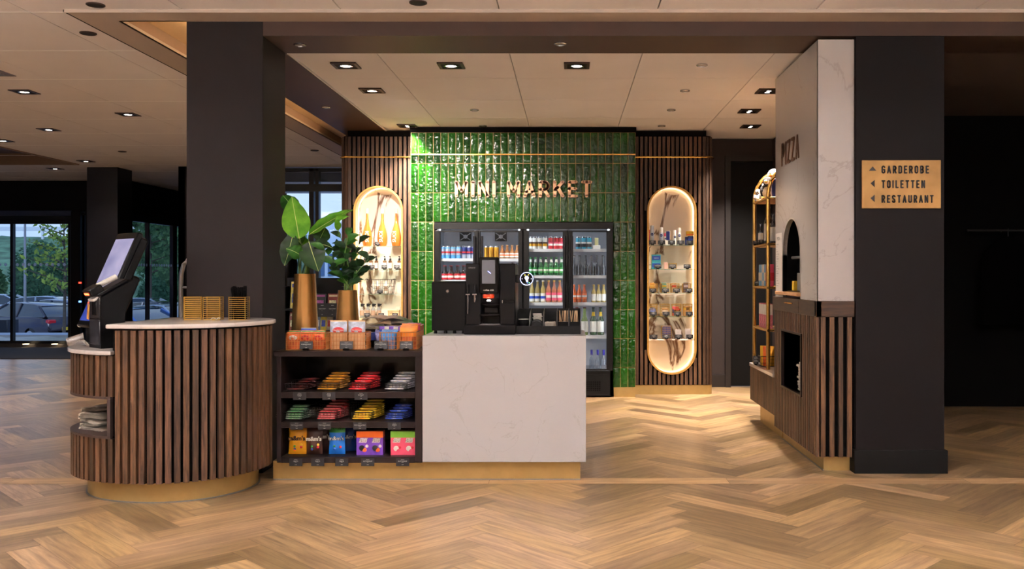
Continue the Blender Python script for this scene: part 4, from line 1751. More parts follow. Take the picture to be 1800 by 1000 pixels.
def plan_clip(inset, xmin=None, xmax=None, back=5.93):
    p = plan(inset, 80, back)
    out = []
    for (a, b) in zip(p, p[1:] + p[:1]):
        def ins(q):
            return (xmin is None or q[0] >= xmin) and (xmax is None or q[0] <= xmax)
        if ins(a):
            out.append(a)
        if ins(a) != ins(b):
            xc = xmin if xmin is not None else xmax
            t_ = (xc - a[0]) / (b[0] - a[0])
            out.append((xc, a[1] + (b[1] - a[1]) * t_))
    return out


XSPL = -2.575
ct = thing('round_counter', 'rounded walnut slatted counter with white top, on the left in front of the pillar', 'counter', (CX, CY, 0))
mb = MB()
mb.prism([(x, y, .125) for x, y in plan_clip(.02, xmin=XSPL)], (0, 0, .86))
lo = plan_clip(.02, xmax=XSPL)
NZA, NZB = .385, .60
mb.prism([(x, y, .125) for x, y in lo], (0, 0, NZA - .125))
mb.prism([(x, y, NZB) for x, y in lo], (0, 0, .84 - NZB))
lb = [(x, y) for x, y in plan_clip(.30, xmax=XSPL)]
mb.prism([(x, y, NZA) for x, y in lb], (0, 0, NZB - NZA))
mb.build('carcass', M_SLATB, ct)
mb = MB()
mb.prism([(x, y, NZA - .012) for x, y in plan_clip(-.006, xmax=XSPL)], (0, 0, .014))
mb.prism([(x, y, NZB - .004) for x, y in plan_clip(-.006, xmax=XSPL)], (0, 0, .014))
mb.box(XSPL - .012, XSPL + .004, 5.1, 5.3, NZA, NZB)
mb.build('niche_shelf', mat('niche_dark_wood', '#3a2c2a', .45, noise=.08), ct)
# slats round the outline by arc length
P = plan(.0, 200)
segs = []
acc = 0
for a, b in zip(P[:-1], P[1:]):
    l = math.hypot(b[0] - a[0], b[1] - a[1])
    segs.append((acc, a, b, l))
    acc += l
mb = MB()
rg = random.Random(4)
ns = int(acc / .047)
pt = acc / ns
for i in range(ns):
    s = (i + .5) * pt
    for (s0, a, b, l) in segs:
        if s0 <= s <= s0 + l + 1e-9:
            break
    f_ = (s - s0) / l
    x, y = a[0] + (b[0] - a[0]) * f_, a[1] + (b[1] - a[1]) * f_
    d = math.atan2(b[1] - a[1], b[0] - a[0])
    M = Matrix.Translation((x, y, 0)) @ Matrix.Rotation(d, 4, 'Z')
    t_ = (.5 + (rg.random() - .5) * .9, rg.random(), rg.random())
    if x > XSPL - .0:
        mb.box(-.0155, .0155, -.018, .004, .125, .985, 0, t_, M)
    else:
        mb.box(-.0155, .0155, -.018, .004, .125, NZA - .012, 0, t_, M)
        mb.box(-.0155, .0155, -.018, .004, NZB + .01, .84, 0, t_, M)
mb.build('slats', M_SLAT, ct)
mb = MB()
mb.prism([(x, y, 0) for x, y in plan(.085, 60)], (0, 0, .125))
mb.build('plinth', M_GOLD, ct)
mb = MB()
mb.prism([(x, y, 0) for x, y in plan(.075, 60)], (0, 0, .006))
mb.build('plinth_foot', M_STEEL, ct)


def slab(pts, z0, z1, bev=.004):
    mb = MB()
    cx_ = sum(p[0] for p in pts) / len(pts)
    cy_ = sum(p[1] for p in pts) / len(pts)

    def shr(k):
        return [(cx_ + (p[0] - cx_) * (1 - k), cy_ + (p[1] - cy_) * (1 - k)) for p in pts]
    L = [(shr(.012), z0), (shr(0), z0 + bev), (shr(0), z1 - bev), (shr(.012), z1)]
    n = len(pts)
    vs = [(x, y, z) for (q, z) in L for x, y in q]
    fs = [[a * n + k, a * n + (k + 1) % n, (a + 1) * n + (k + 1) % n, (a + 1) * n + k] for a in range(3) for k in range(n)]
    fs += [list(range(n))[::-1], [3 * n + k for k in range(n)]]
    mb.add(vs, fs)
    return mb


M_TOP = marble('counter_top_stone', '#cdc6c3', '#aaa19b', 3.0, .01, .16, .3)
slab(plan_clip(-.025, xmin=XSPL - .02, back=5.945), .995, 1.019).build('upper_top', M_TOP, ct)
slab(plan_clip(-.02, xmax=XSPL + .01, back=5.945), .846, .868).build('lower_top', M_TOP, ct)
# wall between both levels behind the kiosk
MB().box(-2.97, XSPL, 5.80, 5.93, .868, .995).build('rear_riser', M_WALNUT, ct, base=None)

# newspapers in the niche
M_PAPER = mat('newsprint', '#cfc6ba', .8, noise=.12, nscale=40)


def newspaper(label, x, y, z, rz, tilt, w=.2, d=.16, seed=0):
    rg = random.Random(seed)
    mb = MB()
    for k in range(4):
        ph = rg.random() * 6
        hh = .004 + k * .007

        def fn(u, v, k=k, ph=ph, hh=hh):
            return ((u - .5) * w * (1 - k * .03), (v - .5) * d, hh + .006 * math.sin(u * 6 + ph) * u + .004 * math.sin(v * 5 + ph))
        mb.grid(fn, 8, 4)
        mb.grid(lambda u, v, fn=fn: (fn(u, v)[0], fn(u, v)[1], fn(u, v)[2] - .0035), 8, 4)
        # folded spine
        mb.tube([(-w / 2 * (1 - k * .03), (v - .5) * d, fn(0, v)[2] - .001) for v in (0, .25, .5, .75, 1)], .004, 6)
    o = mb.build('newspaper', M_PAPER, None, loc=(x, y, z), local=True)
    o.rotation_euler = (tilt[0], tilt[1], rz)
    tag(o, label, 'newspaper', 'newspapers in the counter niche')
    return o


for i, (dx, dy, dz, rz, tl) in enumerate([(-2.76, 5.39, .003, -.45, (0, .02)), (-2.755, 5.38, .036, -.62, (0.02, .04)), (-2.75, 5.37, .068, -.35, (0.04, -.05)), (-2.74, 5.36, .10, -.6, (.02, -.12))]):
    newspaper('crumpled folded newspaper, %s in the counter niche' % ['bottom of the pile', 'second from the bottom', 'third from the bottom', 'topmost of the pile'][i], dx, dy, NZA + dz * 1.15 + .003, rz, tl, seed=i)
n_ = bpy.data.objects['newspaper.003']
tm = text_mb('CAN', .032, (0, 0, .032), (1, 0, 0), (0, 1, 0), .0)
tm.build('headline', L_BLACK, n_, local=True)

# ------------------------------------------------------------------ ordering kiosk
U = Vector((.733, -.667, 0)).normalized()
V = Vector((.667, .733, 0)).normalized()
A0 = Vector((-3.03, 5.60, .985))
tl_ = math.radians(23)
UP = V * math.sin(tl_) + Vector((0, 0, 1)) * math.cos(tl_)
NB = V * math.cos(tl_) - Vector((0, 0, 1)) * math.sin(tl_)       # backwards through the screen
kk = thing('ordering_kiosk', 'tall tilted black touch screen ordering kiosk on the low counter end', 'ordering kiosk', (-2.86, 5.6, .868))


def oframe(o, a, b, c):
    return Matrix(((a.x, b.x, c.x, o.x), (a.y, b.y, c.y, o.y), (a.z, b.z, c.z, o.z), (0, 0, 0, 1)))


MS = oframe(A0, U, NB, UP)     # x along the width, y backwards, z up the screen
SW, SH = .315, .625
mb = MB()
mb.bbox(0, SW, 0, .035, 0, SH, .008, M=MS)
mb.bbox(.02, SW - .01, .03, .085, .06, SH - .02, .01, M=MS)
mb.bbox(.05, SW - .03, .08, .14, .06, SH * .6, .012, M=MS)
mb.build('display_housing', mat('kiosk_black', '#060608', .35, spec=.2, noise=.06), kk)
m = bpy.data.materials.new('screen_lit')
m.use_nodes = True
t = m.node_tree
b = t.nodes['Principled BSDF']
b.inputs['Base Color'].default_value = (.02, .02, .03, 1)
b.inputs['Roughness'].default_value = .15
tcn = t.nodes.new('ShaderNodeTexCoord')
nn = t.nodes.new('ShaderNodeTexNoise')
nn.inputs['Scale'].default_value = 5
rr = t.nodes.new('ShaderNodeValToRGB')
rr.color_ramp.elements[0].position = .35
rr.color_ramp.elements[1].position = .65
rr.color_ramp.elements[0].color = (.27, .26, .47, 1)
rr.color_ramp.elements[1].color = (.52, .47, .68, 1)
t.links.new(tcn.outputs['Object'], nn.inputs['Vector'])
t.links.new(nn.outputs['Fac'], rr.inputs['Fac'])
t.links.new(rr.outputs['Color'], b.inputs['Emission Color'])
b.inputs['Emission Strength'].default_value = .34
M_SCREEN = m
mb = MB()
mb.box(.022, SW - .022, -.002, .001, .175, SH - .045, M=MS)
sc1 = mb.build('screen', M_SCREEN, kk)
mb = MB()
mb.box(.022, SW - .022, -.002, .001, .035, .145, M=MS)
mb.build('screen_footer', mat('screen_blue', '#2a3a86', .2, emit=.3), kk)
mb = MB()
mb.prism([MS @ Vector(p) for p in ((.022, -.002, .145), (SW - .022, -.002, .14), (SW - .022, -.002, .155), (.022, -.002, .175))], NB * .003)
mb.build('screen_banner', mat('screen_orange', '#d9632a', .2, emit=.3), kk)
mb = MB()
mb.prism([MS @ Vector(p) for p in ((.022, -.0022, .155), (SW - .022, -.0022, .155), (SW - .022, -.0022, .176), (.022, -.0022, .176))], NB * .003)
mb.build('screen_banner', mat('screen_pink', '#a4658a', .2, emit=.3), kk)
mb = MB()
mb.bbox(.06, SW - .06, .03, .11, -.13, .04, .006, M=oframe(A0, U, V, Vector((0, 0, 1))))
mb.bbox(.0, SW - .02, .0, .16, -.117, -.10, .004, M=oframe(A0, U, V, Vector((0, 0, 1))))
mb.build('stand', mat('kiosk_black', '#111014'), kk)
mb = MB()
mb.ball(MS @ Vector((-.008, .02, .01)), .014)
mb.build('side_knob', M_WHITEP, kk)

# payment terminal cabinet with scanner
T0 = Vector((-2.845, 5.40, .868))
MT = oframe(T0, U, V, Vector((0, 0, 1)))
pt_ = thing('payment_terminal', 'black wedge topped payment terminal with card reader beside the tilted screen', 'payment terminal', T0)
prof = [(0, 0), (0, .295), (.185, .40), (.205, .365), (.135, .31), (.135, 0)]
mb = MB()
mb.prism([MT @ Vector((.0, p[0], p[1])) for p in prof], U * .175)
mb.build('housing', mat('kiosk_black', '#111014'), pt_)
mb = MB()
mb.bbox(.055, .12, -.006, .004, .19, .28, .004, M=MT)
mb.build('card_slot', M_BLACKG, pt_)
mb = MB()
mb.bbox(.012, .163, -.004, .002, .02, .165, .004, M=MT)
mb.bbox(.012, .163, -.004, .002, .175, .288, .004, M=MT)
mb.build('front_panel', mat('terminal_grey', '#26262b', .3, .2, noise=.04), pt_)
sl = (Vector((0, .185, .105))).normalized()
TV = V * sl.y + Vector((0, 0, sl.z))
TN = (-V * sl.z + Vector((0, 0, sl.y)))
MTT = oframe(MT @ Vector((0, 0, .295)), U, TV, TN)
mb = MB()
mb.bbox(.03, .15, .0, .19, .003, .022, .004, M=MTT)
mb.build('key_pad', M_BLACKM, pt_)
mb = MB()
mb.bbox(.035, .145, -.03, .05, .02, .065, .006, M=MTT)
rdr = mb.build('scanner_head', M_BLACKM, pt_)
mb = MB()
mb.box(.06, .12, -.033, -.029, .035, .046, M=MTT)
mb.build('scanner_light', mat('scan_red', '#ff5530', .3, emit=3), rdr)
mb = MB()
mb.tube([MTT @ Vector((.10, .04, .055)), MTT @ Vector((.10, .16, .05))], .016, 12)
mb.build('receipt_roll', M_WHITEP, pt_)
mb = MB()
mb.bbox(.05, .13, -.03, .02, -.01, .006, .003, M=MTT)
mb.build('paper_exit', M_WHITEP, pt_)
mb = MB()
mb.box(.15, .172, -.003, .001, .255, .31, M=MT)
mb.build('trim_clip', M_CHROME, pt_)
tg_ = MB()
tg_.bbox(-.03, .0, -.012, -.008, .165, .255, .001, M=MT @ Matrix.Rotation(.12, 4, 'Y'))
tag(tg_.build('wooden_tag', mat('tag_wood', '#c08a3c', .5, noise=.1)), 'small wooden tag hanging between the tilted screen and payment terminal', 'tag')
# clear cup lying on the low top
mb = MB()
mb.lathe([(.022, 0), (.035, .09), (.037, .092)], (0, 0, 0), 16)
o = mb.build('plastic_cup', glass('clear_plastic', (.9, .9, .92), .3, .3, '#c9c4c0'), None, loc=(-2.93, 5.31, .868 + .037), local=True)
o.rotation_euler = (0, PI / 2 - .18, .5)
tag(o, 'clear plastic cup lying on the low end of the round counter', 'cup')
mb = MB()
mb.grid(lambda u, v: (-2.93 + u * .07 + .01 * v, 5.40 + v * .05, .87 + .02 * math.sin(u * 4 + v) + .02), 6, 4)
tag(mb.build('receipt_slip', M_PAPER, solid=.0006, loc=(-2.89, 5.42, .869)), 'crumpled white slip behind the clear cup', 'paper')

# ------------------------------------------------------------------ wire holders on the counter
M_GWIRE = mat('gold_wire', '#c9a04c', .3, .85, noise=.05)


def wire_holder(name, label, w, d, h):
    t = thing(name, label, 'wire holder')
    mb = MB()
    for k in range(12):
        z = .003 + (h - .006) * k / 11
        mb.tube([(-w / 2, -d / 2, z), (w / 2, -d / 2, z), (w / 2, d / 2, z), (-w / 2, d / 2, z)], .0019, 5, closed=True)
    mb.build('bars', M_GWIRE, t, local=True)
    for sx_ in (-1, 1):
        for sy_ in (-1, 1):
            MB().tube([(sx_ * w / 2, sy_ * d / 2, 0), (sx_ * w / 2, sy_ * d / 2, h)], .0024, 5).build('post', M_GWIRE, t, local=True)
    mb = MB()
    mb.box(-w / 2, w / 2, -d / 2, d / 2, .0, .003)
    mb.build('base', M_GWIRE, t, local=True)
    return t


YH = 5.62
wh = Row(wire_holder('wire_holder', 'w', .098, .085, .142))
for i, (px, rz, lb_) in enumerate([(339, .35, 'gold wire holder, left one of three on the round counter, empty'), (375, .12, 'gold wire holder, middle one of three on the round counter, with sachets'),
                                   (420.5, .05, 'gold wire holder at right on the round counter, full of black straws')]):
    wh.put((XY(px, YH), YH, 1.0195), lb_, 'gold wire holders on the round counter', rz=rz)
rg = random.Random(8)
for k in range(40):
    x = XY(420.5, YH) + rg.uniform(-.036, .036)
    y = YH + rg.uniform(-.03, .03)
    lx, ly = rg.uniform(-.25, .25), rg.uniform(-.2, .2)
    hh = rg.uniform(.18, .205)
    mb = MB()
    mb.tube([(0, 0, 0), (lx * .02, ly * .02, hh * .5), (lx * .11, ly * .1, hh)], .0042, 6)
    xx0 = min(max(x - lx * .05, XY(420.5, YH) - .038), XY(420.5, YH) + .038)
    o = mb.build('drinking_straw', M_SLATB, None, loc=(xx0, y, 1.024), local=True)
    tag(o, 'black drinking straw standing in the right gold wire holder', 'straw', 'black straws in the right gold wire holder')
mb = MB()
mb.tube([(XY(375, 5.53) + .012 * i - .02, 5.54 - .001 * i, 1.024 + .012 * abs(math.sin(i * 1.1))) for i in range(6)], .0035, 6)
tag(mb.build('sugar_sachet', M_PAPER, loc=(XY(378, 5.53), 5.54, 1.0195)), 'small torn white sachet in front of the middle gold wire holder', 'sachet')

# ================================================================== MARKET COUNTER
Y0, Y1 = 5.70, 6.28
SX0, SX1, QX1 = -1.85, -.919, .107
ZS = .819
sh = thing('snack_shelf_unit', 'dark open snack shelf unit between round counter and white marble counter', 'shelf unit', ((SX0 + SX1) / 2, 5.99, 0))
M_DKWOOD = mat('dark_stained_wood', '#1f1515', .4, spec=.25, noise=.12, nscale=12)
mb = MB()
IX0, IX1 = XY(494, Y0), XY(729.5, Y0)
mb.bbox(SX0, SX1, Y0 - .005, Y1, ZS - .035, ZS, .003)
mb.build('top_board', M_DKWOOD, sh)
for (a, b) in ((SX0 + .02, IX0), (IX1, SX1)):
    mb = MB()
    mb.bbox(a, b, Y0, Y1, .125, ZS - .035, .002)
    mb.build('side_panel', M_DKWOOD, sh)
ZSH = [H + (482 - p) * Y0 / F for p in (689, 741.5, 803)]
for z in ZSH:
    mb = MB()
    mb.bbox(IX0, IX1, Y0, Y1 - .06, z - .038, z, .002)
    mb.build('shelf', M_DKWOOD, sh)
MB().box(IX0 - .01, SX1, Y1 - .03, Y1 - .01, .14, ZS - .035).build('back_panel', M_BLACKG, sh)
MB().box(SX0 + .02, SX1, Y0, Y1, .12, ZSH[2] - .036).build('bottom_rail', M_DKWOOD, sh)
MB().box(SX0 - .02, SX1, Y0 + .055, Y1 - .05, 0, .12).build('plinth', M_GOLD, sh)
MB().box(SX0 - .02, SX1, Y0 + .048, Y0 + .055, 0, .008).build('plinth_foot', M_STEEL, sh)

mc = thing('marble_counter', 'white veined stone counter carrying the coffee machine', 'counter', ((SX1 + QX1) / 2, 5.99, 0))
ZQ = .915
mb = MB()
mb.bbox(SX1 + .002, QX1, Y0 - .002, Y0 + .03, .124, ZQ, .002)
mb.bbox(SX1 + .002, QX1, Y0 + .028, Y1, ZQ - .03, ZQ, .002)
mb.bbox(QX1 - .03, QX1, Y0 + .03, Y1, .124, ZQ - .03, .002)
mb.bbox(SX1 + .002, SX1 + .03, Y0 + .03, Y1, .124, ZQ - .03, .002)
mb.build('stone_cladding', M_QUARTZ, mc)
MB().box(SX1 + .03, QX1 - .03, Y1 - .03, Y1 - .01, .124, ZQ - .03).build('back_panel', M_DKWOOD, mc)
MB().box(SX1, QX1 - .035, Y0 + .055, Y1 - .05, 0, .124).build('plinth', M_GOLD, mc)
MB().box(SX1, QX1 - .033, Y0 + .048, Y0 + .055, 0, .008).build('plinth_foot', M_STEEL, mc)

# ------------------------------------------------------------------ coffee machine
YM = 5.83


def mx(px, Y=YM):
    return XY(px, Y)


def mz(py, Y=YM):
    return H + (482 - py) * Y / F


cm = thing('coffee_machine', 'black bean to cup coffee machine with touch screen on the white counter', 'coffee machine', (mx(862), YM + .2, ZQ))
M_MB = mat('machine_black', '#050508', .3, 0, spec=.22, noise=.05)
mb = MB()
mb.bbox(mx(816), mx(907), YM - .03, YM + .42, ZQ, mz(571), .006)
mb.build('drip_base', M_MB, cm)
mb = MB()
mb.bbox(mx(818), mx(905), YM + .14, YM + .40, mz(571), mz(463), .006)
mb.bbox(mx(818), mx(845), YM + .02, YM + .14, mz(571), mz(463), .004)
mb.bbox(mx(878), mx(905), YM + .02, YM + .14, mz(571), mz(463), .004)
mb.bbox(mx(845), mx(878), YM + .0, YM + .14, mz(524), mz(463), .004)
mb.build('housing', M_MB, cm)
mb = MB()
mb.bbox(mx(843), mx(877), YM - .03, YM + .06, mz(516), mz(452), .006)
sb_ = mb.build('touch_panel', M_BLACKG, cm)
mb = MB()
mb.box(mx(848), mx(871), YM - .0315, YM - .029, mz(498.5), mz(457), 0)
scr = mb.build('screen', mat('screen_grey', '#55565c', .2, emit=.12), sb_)
mb = MB()
for k in range(4):
    M = Matrix.Translation((mx(859 + k * .9), YM - .033, mz(477 + k * .8))) @ Matrix.Rotation(.6, 4, 'Y')
    mb.box(-.004, .008, -.0006, .0006, -.0014, .0014, M=M)
mb.build('screen_icon', mat('icon_lilac', '#9fa6ff', .3, emit=1.2), sb_)
text_mb('coffee club', .0155, (mx(859.5), YM - .0305, mz(511)), depth=.0006).build('print', M_CARDT, sb_)
text_mb('schaerer', .013, (mx(829), YM + .0195, mz(471.5)), depth=.0006).build('print', M_CARDT, cm)
mb = MB()
for sx_ in (-1, 1):
    mb.lathe([(.0, 0), (.018, .0), (.021, .006), (.021, .02), (.018, .026), (0, .026)], (mx(859) + sx_ * .017, YM + .0, mz(524)), 16)
mb.bbox(mx(859) - .02, mx(859) + .02, YM - .02, YM + .02, mz(523), mz(517.5), .004)
mb.build('outlet', mat('outlet_orange', '#d8401a', .3, .3, noise=.05), cm)
mb = MB()
mb.lathe([(.012, 0), (.013, .006), (0, .008)], (mx(859.5), YM - .012, mz(529)), 14)
mb.build('outlet_light', mat('outlet_glow', '#ffe9e0', .3, emit=6), cm)
mb = MB()
mb.bbox(mx(845), mx(878), YM + .03, YM + .14, mz(536), mz(533), .002)
mb.bbox(mx(843), mx(879), YM - .01, YM + .12, mz(555.5), mz(552), .003)
mb.bbox(mx(849), mx(873), YM + .10, YM + .145, mz(551), mz(541), .002)
mb.build('cup_tray', M_BLACKG, cm)
mb = MB()
for k in range(9):
    mb.box(mx(843), mx(880), YM - .02 + k * .016, YM - .012 + k * .016, mz(571), mz(570))
mb.build('drip_grate', M_STEEL, cm)
for i, (px, ya, yb) in enumerate(((822.5, 517, 552), (834.5, 517, 531))):
    w_ = MB()
    w_.tube([(mx(px), YM - .005, mz(ya)), (mx(px), YM - .005, mz(500))], .0095, 10)
    wn = w_.build('wand_grip', M_BLACKM, cm)
    w_ = MB()
    w_.tube([(mx(px), YM - .005, mz(ya + 2)), (mx(px), YM - .005, mz(yb))], [.0075, .0055], 10)
    w_.box(mx(px) - .014, mx(px) + .014, YM - .014, YM + .016, mz(518.5), mz(516.5))
    w_.build('steam_wand', M_CHROME, wn)
MB().bbox(mx(882), mx(883.5), YM + .012, YM + .02, mz(533), mz(527), .001).build('door_catch', M_CHROME, cm)
MB().bbox(mx(884), mx(903), YM + .012, YM + .0195, mz(533), mz(527), .001).build('handle_recess', M_BLACKG, cm)
# bracket with round display
mb = MB()
mb.bbox(mx(905), mx(926), YM + .07, YM + .11, mz(497), mz(483), .004)
rd_ = mb.build('display_arm', M_BLACKM, cm)
MR = Matrix.Translation((mx(925), YM + .07, mz(490))) @ Matrix.Rotation(PI / 2, 4, 'X')
MB().lathe([(.042, -.02), (.044, 0), (.042, .006)], (0, 0, 0), 28, 0, MR).build('round_display', M_BLACKG, rd_)
mb = MB()
mb.tube([MR @ Vector((.041 * math.cos(a * PI / 14), .041 * math.sin(a * PI / 14), .007)) for a in range(28)], .0022, 6, closed=True)
mb.build('light_ring', mat('ring_glow', '#b9c8ff', .3, emit=1.0, ec='#a9b8ff'), rd_)
mb = MB()
mb.lathe([(.013, 0), (.012, .001), (0, .001)], (0, .006, .0065), 16, 0, MR)
mb.add([MR @ Vector(p) for p in ((-.009, 0, .0066), (.006, 0, .0066), (.010, -.02, .0066), (-.002, -.022, .0066))], [(0, 1, 2, 3)])
mb.build('display_symbol', mat('symbol_glow', '#d4e0ff', .3, emit=.7), rd_)
for k, (a_, b_, c_) in enumerate(((-.012, .024, '#e8d23a'), (.012, .026, '#e8d23a'), (.016, -.026, '#6ad08a'), (.004, -.027, '#7a9cff'), (-.03, 0, '#8a8fa8'), (.03, 0, '#8a8fa8'))):
    MB().lathe([(.0028, 0), (0, .0006)], (a_, b_, .0065), 8, 0, MR).build('display_dot', mat('dot_%d' % k, c_, .3, emit=1.2), rd_)
# milk cooler box
mk_ = thing('milk_cooler', 'black cube milk cooler with round lock left of the coffee machine', 'cooler', (mx(787), YM + .2, ZQ))
mb = MB()
mb.bbox(mx(757), mx(817), YM + .06, YM + .40, ZQ + .02, mz(494.5, YM + .06), .005)
mb.build('housing', mat('cooler_black', '#020203', .35, spec=.2, noise=.05), mk_)
mb = MB()
mb.bbox(mx(757), mx(817), YM + .045, YM + .06, ZQ + .022, mz(496, YM + .06), .003)
mb.build('door', mat('cooler_black', '#060607'), mk_)
mb = MB()
mb.lathe([(.011, 0), (.012, .004), (.008, .008), (0, .008)], (0, 0, 0), 18, 0, Matrix.Translation((mx(785), YM + .045, mz(512))) @ Matrix.Rotation(PI / 2, 4, 'X'))
mb.build('lock', M_CHROME, mk_)
for sx_ in (762, 780, 796, 812):
    MB().lathe([(.012, 0), (.01, .02)], (mx(sx_), YM + .09, ZQ), 10).build('foot', M_BLACKM, mk_)
# ------------------------------------------------------------------ cup and sachet organiser
YO = 5.86
og = thing('cup_organiser', 'black open box with five compartments of cups, lids and sachets', 'organiser', (XY(965, YO), YO + .1, ZQ))
ox = [XY(p, YO) for p in (908, 931, 955, 979, 1000, 1020.5)]
zo = [H + (482 - p) * YO / F for p in (582, 573, 550)]
mb = MB()
mb.box(ox[0], ox[-1], YO, YO + .26, ZQ, ZQ + .006)
mb.box(ox[0], ox[-1], YO - .004, YO, ZQ, zo[1])
mb.box(ox[0], ox[-1], YO + .255, YO + .26, ZQ, zo[2] + .02)
mb.box(ox[3], ox[5], YO + .09, YO + .094, ZQ, zo[1] + .022)
mb.build('tray', M_BLACKM, og)
for x in ox:
    mb = MB()
    mb.prism([(x - .0012, YO - .002, ZQ), (x - .0012, YO + .258, ZQ), (x - .0012, YO + .258, zo[2] + .02), (x - .0012, YO + .03, zo[2]), (x - .0012, YO + .0, zo[1] + .06)], (.0024, 0, 0))
    mb.build('divider', M_STEEL if x != ox[0] else M_BLACKM, og)


def paper_cup(label, loc, r=.036, h=.062):
    t = thing('paper_cup', label, 'cup', loc)
    MB().lathe([(r * .72, 0), (r, h - .004), (r * 1.04, h - .004), (r * 1.04, h), (r * .95, h), (r * .7, .006), (0, .006)], (0, 0, 0), 22).build('cup_body', M_BLACKM, t, local=True)
    MB().lathe([(r * .9, h - .008), (r * .96, h + .003), (r * 1.0, h + .003)], (0, 0, 0), 22).build('inner_rim', L_WHITE, t, local=True)
    return t


for i in range(3):
    paper_cup('black paper cup with pale rim, %s in left organiser compartment' % ['lowest', 'middle', 'topmost'][i], ((ox[0] + ox[1]) / 2, YO + .06, ZQ + .007 + .0115 * i), h=.062)
for i in range(4):
    o = MB().lathe([(.0, 0), (.04, 0), (.042, .003), (.04, .008), (.032, .010), (.03, .006), (0, .006)], (0, 0, 0), 26).build('cup_lid', M_BLACKM, None, loc=((ox[1] + ox[2]) / 2, YO + .05 + i * .014, ZQ + .0495), local=True)
    o.rotation_euler = (PI / 2 - .1, 0, 0)
    tag(o, 'round black cup lid standing upright in the organiser, %s' % ['frontmost of four', 'second from the front', 'third from the front', 'rearmost of four'][i], 'lid', 'black lids in the organiser')
rg = random.Random(12)
for c_, (n_, cols, nm, z_) in {2: (8, (L_WHITE,), 'white', .03), 3: (9, (L_WHITE, L_KRAFT), 'white', .03), 4: (7, (L_WHITE,), 'white', .012)}.items():
    for k in range(n_):
        mb = MB()
        mb.bbox(-.006 - .016, .022, -.003, .003, 0, .034 if c_ != 4 else .03, .001)
        x = ox[c_] + .03 + (ox[c_ + 1] - ox[c_] - .06) * rg.random()
        y = YO + (.012 if c_ == 4 else .098) + k * (.012)
        o = mb.build('sugar_sachet', [M_PAPER, L_KRAFT][(k % 3 == 0) if c_ == 3 else 0], None, loc=(x, y, ZQ + .007 + (z_ if c_ != 4 else 0)), local=True)
        o.rotation_euler = (rg.uniform(-.1, .1), rg.uniform(-.15, .15), rg.uniform(-.1, .1))
        tag(o, 'small paper sachet standing in the %s organiser compartment' % ['', '', 'middle', 'fourth', 'right'][c_], 'sachet', 'sachets in the %s compartment' % ['', '', 'middle', 'fourth', 'right'][c_])
for k in range(14):
    c_ = 3 if k < 7 else 4
    x = ox[c_] + .012 + (ox[c_ + 1] - ox[c_] - .024) * ((k % 7) / 6)
    o = MB().bbox(-.003, .003, -.001, .001, 0, .135, .0008).build('wooden_stirrer', mat('birch', '#d9b68c', .6, noise=.08), None, loc=(x, YO + .22, ZQ + .008), local=True)
    o.rotation_euler = (rg.uniform(-.08, .04), rg.uniform(-.12, .12), 0)
    tag(o, 'birch wood stirrer standing at the back of the organiser, right half', 'stirrer', 'wooden stirrers in the organiser')
for k in range(6):
    o = MB().bbox(-.03, .03, -.012, .012, 0, .008, .003).build('napkin', L_WHITE, None, loc=((ox[1] + ox[2]) / 2 + rg.uniform(-.004, .004), YO + .19, ZQ + .075 + .0085 * k), local=True)
    tag(o, 'folded white napkin stacked behind the black lids', 'napkin', 'napkins behind the cup lids')
MB().box(ox[1] + .003, ox[2] - .003, YO + .15, YO + .23, ZQ + .065, ZQ + .0745).build('napkin_shelf', M_BLACKM, og)

# ================================================================== PRODUCTS IN THE SNACK SHELF
def price_card(label, x, y, z, lines, w=.062, h=.042, tilt=-.12, foot=True, rz=0.0):
    """black price card facing us; z is its lower edge"""
    t = thing('price_card', label, 'price card', (x, y, z), rz)
    MM = Matrix.Rotation(tilt, 4, 'X')
    MB().bbox(-w / 2, w / 2, -.0012, .0012, 0, h, .0008, M=MM).build('card', M_CARD, t, local=True)
    mb = MB()
    u, up = (1, 0, 0), tuple(MM @ Vector((0, 0, 1)))
    n = MM @ Vector((0, -1, 0))
    main, sub, price = lines
    sz = min(.0105, w * .88 / max(1, len(main)) / .66)
    for s_, q, zz in ((main, sz, .56), (sub, .0048, .44), (price, .0075, .14)):
        if s_:
            c0 = MM @ Vector((0, -.0014, h * zz))
            text_mb(s_, q, tuple(c0), u, up, .0002, mb=mb)
    # small rule at the top of the card
    mb.add([MM @ Vector(p) for p in ((-w * .13, -.0016, h * .84), (w * .13, -.0016, h * .84), (w * .13, -.0016, h * .86), (-w * .13, -.0016, h * .86))], [(0, 1, 2, 3)])
    mb.build('lettering', M_CARDT, t, local=True)
    if foot:
        MB().bbox(-w * .22, w * .22, -.014, .018, -.008, .006, .002).build('card_foot', M_BLACKG, t, local=True)
    return t


M_WIREB = mat('black_wire', '#1c1a1a', .35, .6, noise=.05)


def basket(label, x, y, z, w, d, h, m=M_WIREB, nx=6, ny=5, nz=3, taper=.06, r=.0016, rz=0, name='wire_basket', group=None):
    t = thing(name, label, 'basket', (x, y, z), rz, group)
    mb = MB()
    wirebox(mb, -w / 2, w / 2, -d / 2, d / 2, .003, h, r, nx, ny, nz, 0, taper)
    mb.build('wire_frame', m, t, local=True)
    mb = MB()
    mb.tube([(-w / 2, -d / 2, h), (w / 2, -d / 2, h), (w / 2, d / 2, h), (-w / 2, d / 2, h)], r * 1.8, 6, closed=True)
    mb.build('rim', m, t, local=True)
    return t


